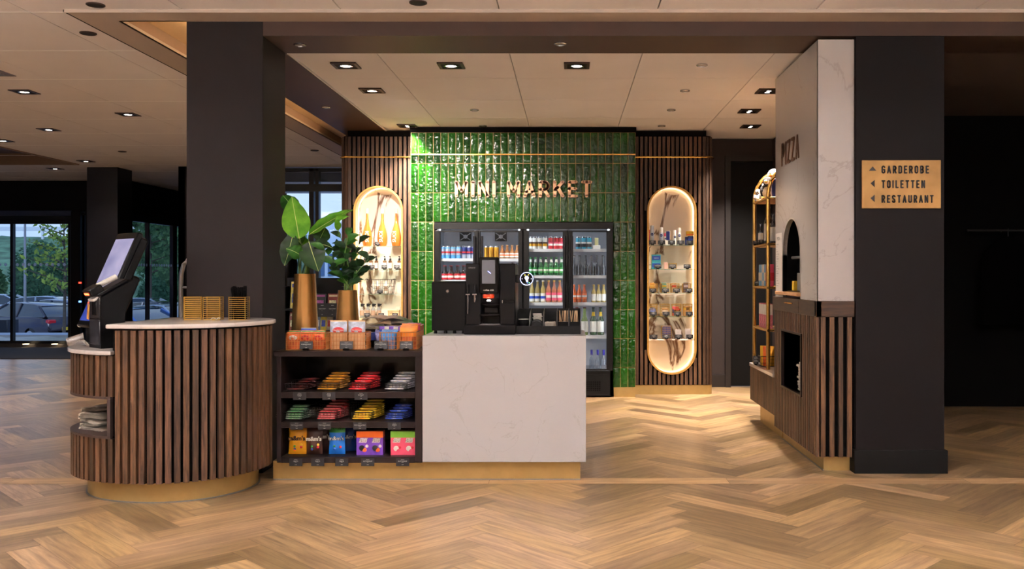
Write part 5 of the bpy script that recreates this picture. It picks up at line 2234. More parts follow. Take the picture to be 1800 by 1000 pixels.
def bar_proto(L, d, h, wrap, band, txt=None, txtm=None, name='chocolate_bar', cat='chocolate bar', ts=.7):
    """flow wrapped bar lying along x"""
    t = thing(name, 'bar', cat)
    mb = MB()
    n = 10

    def fn(u, v):
        a = v * 2 * PI
        x = (u - .5) * L
        e = abs(u - .5) * 2
        k = 1 if e < .82 else (1 - (e - .82) / .18)
        ky = .55 + .45 * k if e >= .82 else 1
        kz = .10 + .9 * k ** .6 if k > 0 else .10
        c, s = math.cos(a), math.sin(a)
        q = lambda c_: math.copysign(abs(c_) ** .55, c_)
        return (x, q(c) * d / 2 * (.9 + .1 * ky), h / 2 + q(s) * h / 2 * kz)
    mb.grid(fn, 14, 14)
    mb.build('wrapper', wrap, t, local=True, sharp=50)
    mb = MB()
    mb.add([(-L * .3, -d / 2 - .0006, h * .2), (L * .32, -d / 2 - .0006, h * .2), (L * .32, -d / 2 - .0006, h * .8), (-L * .3, -d / 2 - .0006, h * .8)], [(0, 1, 2, 3)])
    mb.add([(-L * .3, -d * .38, h + .0004), (L * .32, -d * .38, h + .0004), (L * .32, d * .38, h + .0004), (-L * .3, d * .38, h + .0004)], [(0, 1, 2, 3)])
    mb.build('printed_band', band, t, local=True, merge=False)
    if txt:
        mb = text_mb(txt, h * ts, (0, -d / 2 - .0010, h * .22), depth=.0002)
        text_mb(txt, d * .55, (0, -d * .18, h + .0008), (1, 0, 0), (0, 1, 0), .0002, mb=mb)
        mb.build('lettering', txtm, t, local=True)
    return t


def bar_stack(px, base, proto, desc, L, d, h, front, steps, lean, dy, group, y0=5.79):
    """front: bars piled at the front; steps: bars rising behind"""
    R = Row(proto)
    x = XY(px, y0)
    tot = front + steps
    w5 = ['bottom', 'second', 'third', 'fourth', 'fifth', 'sixth', 'seventh', 'eighth', 'ninth', 'tenth']
    for k in range(front):
        R.put((x + lean * k * .6 - .02, y0 - .01 + .003 * k, base + .006 + k * (h + .001)), '%s, %s from the bottom at the front of its wire basket' % (desc, w5[k] if k else 'lowest') if k else '%s, bottom one at the front of its wire basket' % desc, group)
    for k in range(steps):
        R.put((x + lean * (front + k) - .02, y0 + dy * (k + 1), base + .006 + (front + k * .9) * (h + .001)), '%s, %s of the rising rows behind the front pile' % (desc, ['first', 'second', 'third', 'fourth', 'fifth', 'sixth', 'seventh'][k]), group)
        # the bars below the risen one that carry it
        nlow = int((front + k * .9))
        for q in range(nlow):
            R.put((x + lean * (front + k) - .02, y0 + dy * (k + 1), base + .006 + q * (h + .001)), '%s inside the stack, %s row behind the front' % (desc, ['first', 'second', 'third', 'fourth', 'fifth', 'sixth', 'seventh'][k]), group)


px_of = lambda zx: 480 + zx / 3.333
Z1, Z2, Z3 = ZSH[0], ZSH[1], ZSH[2]
M_FOILD = mat('foil_dark_brown', '#40140f', .3, .3, noise=.1)
stk = [
    (157, Z1, M_FOILD, L_DRED, 'MARS', L_RED, 'dark brown chocolate bar', .115, .036, .011, 1, 4, .012, .022, 'dark bars in the first wire basket'),
    (338, Z1, mat('foil_gold', '#b5803c', .28, .5, noise=.12), L_GOLDC, 'TWIX', L_DRED, 'gold wrapped caramel bar', .125, .034, .0135, 3, 4, .008, .02, 'gold bars in the second wire basket'),
    (518, Z1, mat('foil_red', '#c01c22', .28, .3, noise=.08), L_RED, 'KitKat', L_WHITE, 'red wafer bar', .115, .036, .0135, 3, 4, .009, .02, 'red bars in the third wire basket'),
    (733, Z1, mat('foil_white', '#b9b4bc', .28, .3, noise=.1), L_WHITE, 'SNICKERS', L_BLUE, 'white and blue peanut bar', .125, .034, .0135, 3, 4, .009, .02, 'blue and white bars in the fourth wire basket'),
    (147, Z2, mat('wrap_green', '#31644a', .4, 0, noise=.08), L_GREEN, "TONY'S CHOCOLONELY", L_WHITE, 'dark green chocolate bar', .11, .04, .0125, 4, 2, .004, .02, 'green bars in the first middle basket'),
    (335, Z2, mat('wrap_red', '#c53a44', .4, 0, noise=.06), L_RED, "TONY'S CHOCOLONELY", L_WHITE, 'bright red chocolate bar', .115, .04, .0125, 4, 4, .007, .02, 'red bars in the second middle basket'),
    (540, Z2, mat('wrap_yellow', '#dcb62c', .4, 0, noise=.06), L_YEL, "TONY'S", L_ORA, 'bright yellow chocolate bar', .115, .04, .0125, 4, 4, .008, .02, 'yellow bars in the third middle basket'),
    (730, Z2, mat('foil_blue', '#273fa0', .28, .3, noise=.08), L_BLUE, 'OREO', L_WHITE, 'shiny blue biscuit bar', .115, .036, .0125, 3, 3, .008, .02, 'blue bars in the fourth middle basket'),
]
for (zx, zb, wm, bm_, tx, tm_, desc, L, d, h, fr_, st, ln, dy, grp) in stk:
    pr = bar_proto(L, d, h, wm, bm_, tx, tm_)
    bar_stack(px_of(zx), zb, pr, desc, L, d, h, fr_, st, ln, dy + .017, grp)
nm8 = ['first', 'second', 'third', 'fourth']
for r_, (zb, pxs) in enumerate(((Z1, (157, 340, 520, 735)), (Z2, (150, 338, 540, 732)))):
    for i, zx in enumerate(pxs):
        basket('black wire basket of chocolate bars, %s from left on the %s shelf' % (nm8[i], 'upper' if r_ == 0 else 'middle'),
               XY(px_of(zx), 5.85), 5.868, zb, .134, .215, .045 if r_ == 0 else .05, group='wire baskets in the snack shelf')
for (zx, zz, z_, tx, sb, pr, lab) in [
        (157, Z1, 0, 'MARS', 'chocolade', '1,65', 'first from left on the upper shelf edge'), (329, Z1, 0, 'TWIX', 'chocolade', '1,65', 'below the gold bars on the upper shelf edge'),
        (517, Z1, 0, 'KITKAT', 'wafel', '1,65', 'below the red wafer bars on the upper shelf edge'),
        (140, Z2, 0, 'TONY CHOCOLONELY', 'donker', '2,35', 'below the green bars on the middle shelf edge'), (303, Z2, 0, 'TONY CHOCOLONELY', 'melk', '2,35', 'below the red bars on the middle shelf edge'),
        (510, Z2, 0, 'TONY CHOCOLONELY', 'karamel', '2,35', 'below the yellow bars on the middle shelf edge'), (712, Z2, 0, 'OREO', 'koek', '1,65', 'below the blue bars on the middle shelf edge'),
        (135, Z3, 1, "M&M'S", 'pinda', '3,25', 'hanging below the yellow candy bag'), (263, Z3, 1, "M&M'S", 'choco', '3,25', 'hanging below the brown candy bag'),
        (404, Z3, 1, "M&M'S", 'crispy', '3,25', 'hanging below the blue candy bag'), (556, Z3, 1, 'AUTODROP', 'mix', '2,95', 'hanging below the purple sweet boxes'),
        (760, Z3, 1, 'AUTODROP', 'cadillacs', '2,95', 'hanging below the pink sweet boxes')]:
    price_card('black price card ' + lab, XY(px_of(zx), Y0), Y0 - .006, zz - (.048 if not z_ else .056), (tx, sb, pr), w=.082, h=.048, tilt=0, foot=False)


# candy bags
def candy_bag(name, label, w, h, d, base, top, txt, loc, rz=0, colors=(), tilt=-.06):
    t = thing(name, label, 'candy bag', loc, rz)
    t.rotation_euler = (tilt, 0, rz)
    mb = MB()

    def surf(side):
        def fn(u, v):
            e = min(u, 1 - u) * 2
            f = min(v, 1 - v) * 2
            k = (1 - (1 - min(1, e * 1.15)) ** 2.2) * (1 - (1 - min(1, f * 1.3)) ** 2.5)
            z = v * h
            x = (u - .5) * w * (1 - .06 * math.sin(PI * v))
            return (x, side * (.001 + d / 2 * k + .0015 * math.sin(u * 17) * k * math.sin(v * 11)), z)
        return fn
    mb.grid(surf(-1), 12, 16)
    mb.grid(surf(1), 12, 16)
    mb.build('pouch', base, t, local=True)
    if top is not None:
        f0 = surf(-1)
        mb = MB()
        mb.grid(lambda u, v: (f0(u, .8 + v * .2)[0], f0(u, .8 + v * .2)[1] - .0012, f0(u, .8 + v * .2)[2]), 10, 4)
        mb.build('top_band', top, t, local=True)
    yy = -d / 2 - .003
    mb = text_mb(txt, w * .34, (-.001, yy + .0004, h * .52), depth=.0002)
    for dx_, dz_ in ((.002, 0), (-.002, 0), (0, .0018), (0, -.0018), (.0015, .0015), (-.0015, -.0015)):
        text_mb(txt, w * .34, (-.001 + dx_, yy + .0008, h * .52 + dz_), depth=.0, mb=mb)
    mb.build('lettering_outline', L_BLACK if base is not L_BROWN else L_WHITE, t, local=True)
    text_mb(txt, w * .34, (-.001, yy - .0004, h * .52), depth=.0002).build('lettering', L_WHITE if base is not M_BAGY else L_BROWN, t, local=True)
    for i, c_ in enumerate(colors):
        a = i * 2.1
        mb = MB()
        mb.lathe([(.0085, 0), (.006, .002), (0, .003)], (0, 0, 0), 14, 0, Matrix.Translation((w * .24 * math.cos(a), yy + .004, h * .27 + h * .10 * math.sin(a * 1.3))) @ Matrix.Rotation(PI / 2, 4, 'X'))
        mb.build('printed_sweet', c_, t, local=True)
    return t


M_BAGY = mat('bag_yellow', '#c98a14', .3, .1, noise=.06)
M_BAGB = mat('bag_blue', '#1a6cc8', .3, .1, noise=.06)
YBG = 5.78


def bx_(zx, Y=YBG):
    return XY(px_of(zx), Y)


hB = 46 * 5.78 / F
cl5 = [L_RED, L_GREEN, L_BLUE, L_YEL, L_ORA]
candy_bag('candy_bag', 'yellow candy bag with brown lettering at the left of the lowest shelf', .115, hB + .005, .04, M_BAGY, None, "m&m's", (bx_(144), YBG, Z3 + .002), colors=cl5)
candy_bag('candy_bag', 'dark brown candy bag with white lettering, beside the yellow one', .105, hB, .035, L_BROWN, None, "m&m's", (bx_(243), YBG, Z3 + .002), colors=cl5[:4])
candy_bag('candy_bag', 'dark brown candy bag half hidden behind another brown bag', .1, hB, .03, L_BROWN, None, "m&m's", (bx_(290, 5.86), 5.86, Z3 + .002), .25)
candy_bag('candy_bag', 'blue candy bag with green top band and white lettering', .105, hB + .005, .035, M_BAGB, L_GREEN, "m&m's", (bx_(375), YBG, Z3 + .002), colors=cl5[:3])
text_mb('WIN', .03, (bx_(375), YBG - .0085, Z3 + hB * .86)).build('lettering', L_WHITE, bpy.data.objects['candy_bag.003'], local=False)
candy_bag('candy_bag', 'blue candy bag, shade in its colour, behind the green topped bag', .1, hB * .95, .03, mat('bag_blue_shaded', '#12306e', .3, noise=.05), None, "m&m's", (bx_(445, 5.88), 5.88, Z3 + .002), .3)  # another blue bag, its shade put into a darker colour


def sweet_box(label, x, y, z, w, h, d, base, top, patch, group):
    t = thing('sweet_box', label, 'box of sweets', (x, y, z), 0, group)
    MB().bbox(-w / 2, w / 2, 0, d, 0, h, .001).build('carton', base, t, local=True)
    MB().box(-w / 2 - .0004, w / 2 + .0004, -.0006, d * .5, h * .74, h + .0006).build('top_band', top, t, local=True)
    mb = MB()
    mb.prism([(-w * .33, -.0012, h * .53), (w * .24, -.0012, h * .53), (w * .33, -.0012, h * .72), (-w * .22, -.0012, h * .72)], (0, .001, 0))
    mb.build('name_patch', L_WHITE, t, local=True)
    mb = text_mb('AUTO', w * .20, (0.004, -.0015, h * .635), depth=0.0003)
    text_mb('DROP', w * .20, (-.002, -.0015, h * .55), depth=0.0003, mb=mb)
    mb.build('lettering', L_BLACK, t, local=True)
    for (a, b, r1, c_) in patch:
        MB().lathe([(r1, 0), (r1 * .8, .0008), (0, .001)], (0, 0, 0), 16, 0, Matrix.Translation((a * w, -.0004, b * h)) @ Matrix.Rotation(PI / 2, 4, 'X')).build('print_spot', c_, t, local=True)
    return t


bw = 24.5 * 5.75 / F
for i, zx in enumerate((528, 605)):
    for j in range(2):
        x = XY(px_of(zx) - 0, 5.75)
        sweet_box('purple and orange sweet box, %s of the %s pair' % ('left' if i == 0 else 'right', 'front' if j == 0 else 'rear'), x, 5.75 + j * .034, Z3 + .001, bw - .003, .15, .03, L_PURP, L_ORA,
                  [(-.1, .3, .018, L_BLACK), (.1, .22, .014, L_ORA), (.28, .38, .01, L_WHITE), (-.3, .1, .012, L_PURP)], 'purple sweet boxes')
for i, zx in enumerate((725, 798)):
    for j in range(2):
        x = XY(px_of(zx), 5.75)
        sweet_box('pink and green sweet box, %s of the %s pair' % ('left' if i == 0 else 'right', 'front' if j == 0 else 'rear'), x, 5.75 + j * .034, Z3 + .001, bw * .93 - .003, .15, .03, L_PINK, mat('print_lime', '#7ab83a', .4, noise=.03),
                  [(-.05, .28, .017, L_WHITE), (.1, .2, .012, L_PINK), (.25, .32, .008, L_RED)], 'pink sweet boxes')
# ================================================================== PRODUCTS ON TOP OF THE SNACK SHELF
M_CRATE = mat('copper_wire', '#c98a52', .3, .85, noise=.05)


def pouch(name, label, cat, w, h, d, loc, mats, rz=0, tilt=0, group=None, txt=None, tcol=None, patch=None):
    """standing bag: base, optional top band, printed oval patch with lettering"""
    base, top = mats
    t = thing(name, label, cat, loc, rz, group)
    t.rotation_euler = (tilt, 0, rz)

    def surf(side):
        def fn(u, v):
            e = min(u, 1 - u) * 2
            f = 1 - v
            k = (1 - (1 - min(1, e * 1.2)) ** 2) * (1 if f > .35 else f / .35) * (.75 + .25 * min(1, v * 5))
            return ((u - .5) * w, side * (.001 + d / 2 * k + .001 * math.sin(u * 21 + v * 7) * k), v * h)
        return fn
    mb = MB()
    mb.grid(surf(-1), 10, 12)
    mb.grid(surf(1), 10, 12)
    mb.build('pouch', base, t, local=True)
    if top:
        f0 = surf(-1)
        MB().grid(lambda u, v: (f0(u, .55 + v * .42)[0], f0(u, .55 + v * .42)[1] - .0012, f0(u, .55 + v * .42)[2]), 10, 6).build('printed_top', top, t, local=True)
    if patch:
        MB().lathe([(w * .36, 0), (w * .34, .0008), (0, .001)], (0, 0, 0), 24, 0, Matrix.Translation((0, -d / 2 - .0005, h * .66)) @ Matrix.Diagonal((1, 1, .55, 1)) @ Matrix.Rotation(PI / 2, 4, 'X')).build('logo_patch', patch, t, local=True)
    if txt:
        text_mb(txt, w * .19, (0, -d / 2 - .0022, h * .63), depth=.0003).build('lettering', tcol or L_WHITE, t, local=True)
    return t


def top_crate(px0, px1, py0, py1, Y, label, m=M_CRATE, d=.13, nx=14, **k):
    x0, z0 = PX(px0, py1, Y)
    x1, z1 = PX(px1, py0, Y)
    return basket(label, (x0 + x1) / 2, Y + d / 2, ZS + .001, x1 - x0, d, z1 - ZS, m, nx, 8, 4, .0, .0019, name='wire_crate', **k)


YC = 5.76
g_ = 'wire crates on the snack shelf top'
top_crate(503, 573, 586, 612, YC, 'low copper wire crate with orange sweet bags, leftmost on the snack shelf', group=g_)
top_crate(581, 644, 585, 610, YC + .02, 'copper wire crate holding two tall waffle bags, second on the snack shelf', nx=12, group=g_)
top_crate(667, 698, 585, 613, YC, 'narrow copper wire crate with blue wafer packs on the snack shelf', nx=6, group=g_)
top_crate(703, 732, 584, 613, YC, 'narrow copper wire crate with orange waffle packs on the snack shelf', nx=6, group=g_)
top_crate(713, 739, 572, 600, 5.99, 'rear copper wire crate with pink packs at the counter end of the shelf', nx=6, group=g_)
# orange bags
M_OBAG = mat('orange_bag', '#b85a2c', .35, 0, noise=.45, nscale=30)
M_GBAG = mat('green_print_bag', '#4a7a2c', .4, 0, noise=.6, nscale=45)
for i, px in enumerate((516, 538, 560)):
    x = XY(px, YC + .04)
    pouch('sweet_bag', 'orange printed sweet bag in the leftmost crate, %s of three' % ordn(i, 3), 'sweet bag', .078, .108, .03, (x, YC + .035, ZS + .006), (M_OBAG, L_ORA), 0, -.05, 'orange sweet bags', None, None, L_RED if i else L_WHITE)
for i, px in enumerate((519, 541, 562)):
    x = XY(px, YC + .10)
    pouch('sweet_bag', 'orange sweet bag in the rear row of the leftmost crate, %s' % ordn(i, 3), 'sweet bag', .078, .115, .026, (x, YC + .10, ZS + .006), (M_OBAG, M_GBAG), 0, .03, 'rear orange sweet bags')
for i, px in enumerate((536, 549)):
    pouch('snack_pack', 'white and blue topped snack pack behind the orange bags, %s' % ['left', 'right'][i], 'snack pack', .05, .13, .02, (XY(px, 5.93), 5.935, ZS + .002), (L_WHITE, L_BLUE), 0, 0, 'snack packs behind the orange bags')
# tall waffle bags
M_WAF = mat('waffle_bag', '#d9ab7c', .45, 0, noise=.12, nscale=25)
M_WAFT = mat('delft_print', '#a9b3c8', .45, 0, noise=.35, nscale=45)
for i, px in enumerate((596.5, 628.5)):
    pouch('waffle_bag', 'tall tan waffle bag with red logo, %s of two in copper crate' % ['left', 'right'][i], 'waffle bag', .103, .178, .04, (XY(px, YC + .06), YC + .05, ZS + .006), (M_WAF, M_WAFT), 0, -.03, 'tall waffle bags', 'Daelmans', L_WHITE, L_RED)
    pouch('waffle_bag', 'tall tan waffle bag behind the front one, %s of two in copper crate' % ['left', 'right'][i], 'waffle bag', .103, .178, .035, (XY(px, YC + .12) - .004, YC + .105, ZS + .006), (M_WAF, M_WAFT), 0, -.02, 'rear tall waffle bags')
# blue wafer packs, orange waffle packs, pink packs
for k in range(3):
    pouch('wafer_pack', 'blue topped wafer pack in its narrow crate, %s' % ['frontmost of three', 'middle of three', 'rearmost of three'][k], 'wafer pack', .092, .112 + .004 * k, .026, (XY(682.5, YC + .03), YC + .03 + k * .036, ZS + .006), (mat('stripe_blue_brown', '#5a6f94', .4, 0, noise=.5, nscale=60), mat('blue_top', '#2e7fc4', .4, 0, noise=.1)), 0, 0, 'blue wafer packs')
    pouch('waffle_pack', 'orange waffle pack in its narrow crate, %s' % ['frontmost of three', 'middle of three', 'rearmost of three'][k], 'waffle pack', .1, .142 + .008 * k, .026, (XY(717, YC + .03), YC + .03 + k * .036, ZS + .006), (M_OBAG, mat('orange_top', '#e08418', .4, 0, noise=.15)), 0, 0, 'orange waffle packs')
    pouch('pink_pack', 'pink and blue pack at the counter end, %s' % ['frontmost of three', 'middle of three', 'rearmost of three'][k], 'snack pack', .085, .15, .026, (XY(727, 6.03), 6.02 + k * .034, ZS + .006), (mat('pink_print', '#b56a7c', .4, 0, noise=.4, nscale=60), L_TEAL if k == 2 else L_PINK), 0, 0, 'pink packs')
# black bowl with blue-white packs
xb = XY(662, 5.98)
t = thing('snack_bowl', 'black bowl of blue and white snack packs beside the waffle bags', 'bowl', (xb, 6.0, ZS))
MB().lathe([(.03, 0), (.065, .012), (.098, .05), (.102, .05), (.068, .008), (0, .006)], (0, 0, 0), 28).build('bowl_body', M_BLACKM, t, local=True)
rg = random.Random(31)
for k in range(14):
    a = k * 2.4
    r_ = .072 * math.sqrt((k + .5) / 14)
    o = MB().bbox(-.022, .022, -.006, .006, 0, .052, .003).build('snack_pack', [L_WHITE, L_BLUE, mat('pack_lilac', '#8e8ab8', .4, 0, noise=.4, nscale=60), L_NAVY][k % 4], None, loc=(xb + r_ * math.cos(a), 6.0 + r_ * .8 * math.sin(a), ZS + .03 + .018 * (k % 3)), local=True)
    o.rotation_euler = (rg.uniform(-.3, .3), rg.uniform(-.3, .3), rg.uniform(-.6, .6))
    tag(o, 'small blue, white or lilac snack pack heaped in the black bowl', 'snack pack', 'snack packs in the black bowl')
for k in range(5):
    pouch('snack_pack', 'lilac snack pack in the rear row by the bowl, %s' % ordn(k, 5), 'snack pack', .04, .13, .02, (XY(672 + k * 8, 6.15), 6.15, ZS + .002), (mat('pack_lilac', '#8e8ab8'), L_WHITE if k % 2 else L_PURP), 0, 0, 'lilac snack packs')
# cards on the top
for (px, pz, tx, sb, pr, nm, rz) in [(538, 615, 'WINEGUMS FRUIT', 'zak', '3,95', 'in front of the orange sweet bags', 0), (608.5, 612, 'STROOPWAFELS', 'zak', '4,50', 'in front of the tall waffle bags', 0),
                                     (669, 615, 'STROOPWAFEL', 'enkel', '1,45', 'in front of the blue wafer packs', 0), (714, 615, 'GEVULDE KOEK', 'enkel', '1,75', 'in front of the orange waffle packs', 0)]:
    price_card('black price card on a foot ' + nm, XY(px, 5.735), 5.735, ZS + .009, (tx, sb, pr), w=.083, h=.05, tilt=-.15, rz=rz)

# ================================================================== PLANTS
M_VASE = mat('satin_gold_vase', '#cfa063', .27, .9, noise=.06, nscale=9)
M_SOIL = mat('potting_soil', '#2a1d14', .9, noise=.3, nscale=60)


def leafmat(name, c, c2, rough=.35):
    if name in _m:
        return _m[name]
    m = bpy.data.materials.new(name)
    m.use_nodes = True
    t = m.node_tree
    b = t.nodes['Principled BSDF']
    b.inputs['Roughness'].default_value = rough
    tcn = t.nodes.new('ShaderNodeTexCoord')
    n = t.nodes.new('ShaderNodeTexNoise')
    n.inputs['Scale'].default_value = 9
    n.inputs['Detail'].default_value = 4
    r = t.nodes.new('ShaderNodeValToRGB')
    r.color_ramp.elements[0].position = .35
    r.color_ramp.elements[1].position = .65
    r.color_ramp.elements[0].color = (*lin(c), 1)
    r.color_ramp.elements[1].color = (*lin(c2), 1)
    t.links.new(tcn.outputs['Object'], n.inputs['Vector'])
    t.links.new(n.outputs['Fac'], r.inputs['Fac'])
    t.links.new(r.outputs['Color'], b.inputs['Base Color'])
    tr = t.nodes.new('ShaderNodeBsdfTranslucent')
    t.links.new(r.outputs['Color'], tr.inputs['Color'])
    mx = t.nodes.new('ShaderNodeMixShader')
    mx.inputs[0].default_value = .35
    t.links.new(b.outputs[0], mx.inputs[1])
    t.links.new(tr.outputs[0], mx.inputs[2])
    t.links.new(mx.outputs[0], t.nodes['Material Output'].inputs[0])
    _m[name] = m
    return m


M_LBR = leafmat('bright_leaf', '#3f8a1c', '#7cc23a')
M_LMID = leafmat('mid_leaf', '#22501c', '#3f7a2c')
M_LDK = leafmat('dark_leaf', '#16301a', '#2c4d2a')
M_VEIN = mat('leaf_vein', '#c9d98a', .5, noise=.05)
M_STEM = mat('plant_stem', '#5d7a3c', .5, noise=.1)


def leaf(parent, base, tip, wid, m, droop=.08, face=(0, -1, .3), curl=.15, nl=10, vein=True, shape=.75):
    """a leaf blade from base to tip; face = the way its upper side looks"""
    b, t_ = Vector(base), Vector(tip)
    ax = t_ - b
    L = ax.length
    ax.normalize()
    fn_ = Vector(face)
    fn_ = (fn_ - ax * fn_.dot(ax)).normalized()
    side = ax.cross(fn_)

    def pt(u, v):
        wv = math.sin(PI * min(1, (u ** shape) * .98 + .01)) ** .8 * wid / 2
        s = (v - .5) * 2
        c = b + ax * (L * u) - Vector((0, 0, 1)) * (droop * L * u * u) + fn_ * (droop * L * .4 * math.sin(PI * u))
        return c + side * (s * wv) + fn_ * (curl * wv * s * s + .004 * math.sin(u * 24) * abs(s) * (wid > .05))
    mb = MB()
    mb.grid(pt, nl, 6)
    o = mb.build('leaf', m, parent)
    if vein:
        mv = MB()
        mv.tube([pt(k / 8, .5) + fn_ * .001 for k in range(9)], [.0013 * wid / .1 * (1 - k / 10) + .0006 for k in range(9)], 5)
        mv.build('midrib', M_VEIN, o)
    return o


def vase(label, x, y, r0, r1, h, dark=False, mt=None):
    t = thing('vase' if not dark else 'plant_pot', label, 'vase', (x, y, ZS))
    mb = MB()
    mb.lathe([(r0 * .96, 0), (r0, .004), (r1 * .995, h - .002), (r1, h), (r1 * .93, h), (r1 * .9, h - .03), (0, h - .03)], (0, 0, 0), 40)
    mb.build('vessel', mt or M_VASE, t, local=True)
    MB().lathe([(r1 * .9, 0), (r1 * .88, .004), (0, .006)], (0, 0, h - .03), 24).build('soil', M_SOIL, t, local=True)
    return t


# tall plant: placed so that the blades stand as in the picture, at their own depths
V1Y = 6.13
v1x = XY(536, V1Y)
h1 = H + (482 - 481) * V1Y / F - ZS
vase('tall conical gold vase with large paddle leaves beside the dark pillar', v1x, V1Y, .093, .070, h1)
p1 = thing('potted_plant', 'tall plant with large bright green paddle leaves in the taller gold vase', 'plant', (v1x, V1Y, ZS + h1 - .024))


def W3(px, py, Y):
    x, z = PX(px, py, Y)
    return (x, Y, z)


rim1 = lambda k: (v1x + .035 * math.cos(k * 1.7), V1Y + .03 * math.sin(k * 1.7), ZS + h1 - .03)
for k, (bx0, tip, wd, mtl, Yb, Yt, fc, dr, cu) in enumerate([
        ((526, 419), (513, 350), .185, M_LBR, 6.10, 6.02, (.1, -1, .35), -.05, .2),
        ((543, 413), (620, 364), .12, M_LBR, 6.13, 6.20, (-.2, -.75, .8), .05, .25),
        ((520, 375), (497, 338), .12, M_LMID, 6.22, 6.3, (.3, -1, .2), .1, .2),
        ((543, 425), (560, 480), .17, M_LDK, 6.03, 5.95, (.1, -1, .25), -.05, .25),
        ((515, 412), (500, 470), .13, M_LDK, 6.10, 6.02, (-.2, -1, .3), -.05, .2),
        ((560, 425), (572, 400), .12, M_LDK, 6.16, 6.22, (.2, -1, .3), .0, .2),
        ((530, 430), (512, 405), .12, M_LMID, 6.2, 6.28, (.2, -1, .3), .1, .2),
        ((548, 432), (585, 428), .10, M_LDK, 6.06, 6.02, (.1, -.7, .7), .2, .2),
        ((530, 450), (503, 432), .1, M_LMID, 6.0, 5.93, (-.2, -.9, .5), .15, .2),
        ((545, 450), (520, 405), .10, M_LBR, 6.25, 6.32, (-.1, -1, .3), .1, .2)]):
    b_ = W3(bx0[0], bx0[1], Yb)
    t_ = W3(tip[0], tip[1], Yt)
    mb = MB()
    r0 = rim1(k)
    mid = ((r0[0] * .6 + b_[0] * .4), (r0[1] * .6 + b_[1] * .4), (r0[2] * .45 + b_[2] * .55))
    mb.tube([r0, mid, b_], [.006, .005, .0035], 7)
    mb.build('stalk', M_STEM, p1)
    leaf(p1, b_, t_, wd, mtl, dr, fc, cu, 14)
rg = random.Random(17)
V2Y = 6.02
v2x = XY(611, V2Y)
h2 = H + (482 - 510) * V2Y / F - ZS
vase('shorter conical gold vase with glossy leaved plant behind the waffle bags', v2x, V2Y, .088, .062, h2)
p2 = thing('potted_plant', 'bushy plant with many glossy dark leaves in the shorter gold vase', 'plant', (v2x, V2Y, ZS + h2 - .024))
stems = [((590, 392), 6.0, -.1), ((612, 415), 5.95, .05), ((648, 455), 5.98, .3), ((570, 440), 6.0, -.3), ((600, 440), 6.08, 0), ((630, 430), 6.1, .2), ((585, 470), 5.92, -.2), ((640, 480), 6.02, .25)]
for k, (tp, Yt, ln) in enumerate(stems):
    e = Vector(W3(tp[0], tp[1], Yt))
    r0 = Vector((v2x + .03 * math.cos(k * 2.2), V2Y + .025 * math.sin(k * 2.2), ZS + h2 - .03))
    pts = []
    for q in range(9):
        u = q / 8
        p = r0.lerp(e, u)
        p.x += .02 * math.sin(PI * u) * (-1 if ln > 0 else 1)
        pts.append(p)
    MB().tube(pts, [.005 - .0004 * q for q in range(9)], 6).build('stalk', M_STEM, p2)
    nleaf = 7
    for q in range(nleaf):
        u = .38 + .62 * q / (nleaf - 1)
        p = r0.lerp(e, u)
        p.x += .02 * math.sin(PI * u) * (-1 if ln > 0 else 1)
        a = q * 2.2 + k
        dirv = Vector((math.cos(a), math.sin(a) * .6, .45 + .3 * u)).normalized()
        l_ = rg.uniform(.09, .135)
        mtl = M_LBR if (k == 0 and q > 4) else (M_LMID if rg.random() < .45 else M_LDK)
        leaf(p2, p, p + dirv * l_, rg.uniform(.045, .062), mtl, .25, (rg.uniform(-.3, .3), -.8, .7), .2, 6, vein=False, shape=.85)
# dark pot further back by the window with spiky leaves
p3 = thing('plant_pot', 'dark round planter with grassy leaves on a stand near the window', 'plant', (XY(500, 10.5), 10.5, 0))
x3 = XY(498, 10.5)
zt3 = H + (482 - 445) * 10.5 / F
mb = MB()
mb.lathe([(.10, 0), (.10, .5), (.12, .95), (.15, zt3 - .35), (.165, zt3 - .12), (.14, zt3), (.12, zt3), (.12, zt3 - .03), (0, zt3 - .03)], (x3, 10.5, 0), 26)
mb.build('vessel', M_BLACKG, p3)
for k in range(12):
    a = k * .52
    leaf(p3, (x3 + .05 * math.cos(a), 10.5 + .05 * math.sin(a), zt3 - .03), (x3 + .24 * math.cos(a), 10.5 + .2 * math.sin(a), zt3 + .12 + .1 * (k % 3)), .03, M_LMID, .3, (0, -.5, 1), .1, 6, vein=False)

# ================================================================== MAGAZINE STAND behind the plants
YMG = 7.4
mg = thing('magazine_stand', 'dark stand of magazines and books behind the gold vases', 'magazine stand', (XY(550, YMG), YMG, 0))
x0, x1 = XY(494, YMG), XY(604, YMG)
mb = MB()
mb.box(x0, x1, YMG + .16, YMG + .19, .1, 1.27)
mb.box(x0, x0 + .02, YMG, YMG + .18, 0, 1.2)
mb.box(x1 - .02, x1, YMG, YMG + .18, 0, 1.2)
mb.build('frame', M_BLACKM, mg)
for z in (.35, .6, .84, 1.02):
    MB().box(x0, x1, YMG, YMG + .18, z - .015, z).build('shelf', M_BLACKM, mg)
rg = random.Random(9)
mgc = [('#c9b23a', '#2a3a8a'), ('#8a3a34', '#d9c9a0'), ('#c9c4d6', '#5a78b8'), ('#d9d0b8', '#b84a3a'), ('#3a3450', '#c98a3a'), ('#4a5a7a', '#d9d9d9'), ('#2a2a34', '#9a4a8a'), ('#b86a3a', '#e0d8c0')]
names = ['yellow and blue', 'dark red', 'lilac and blue', 'cream and red', 'dark purple', 'slate blue', 'black and magenta', 'orange and cream']
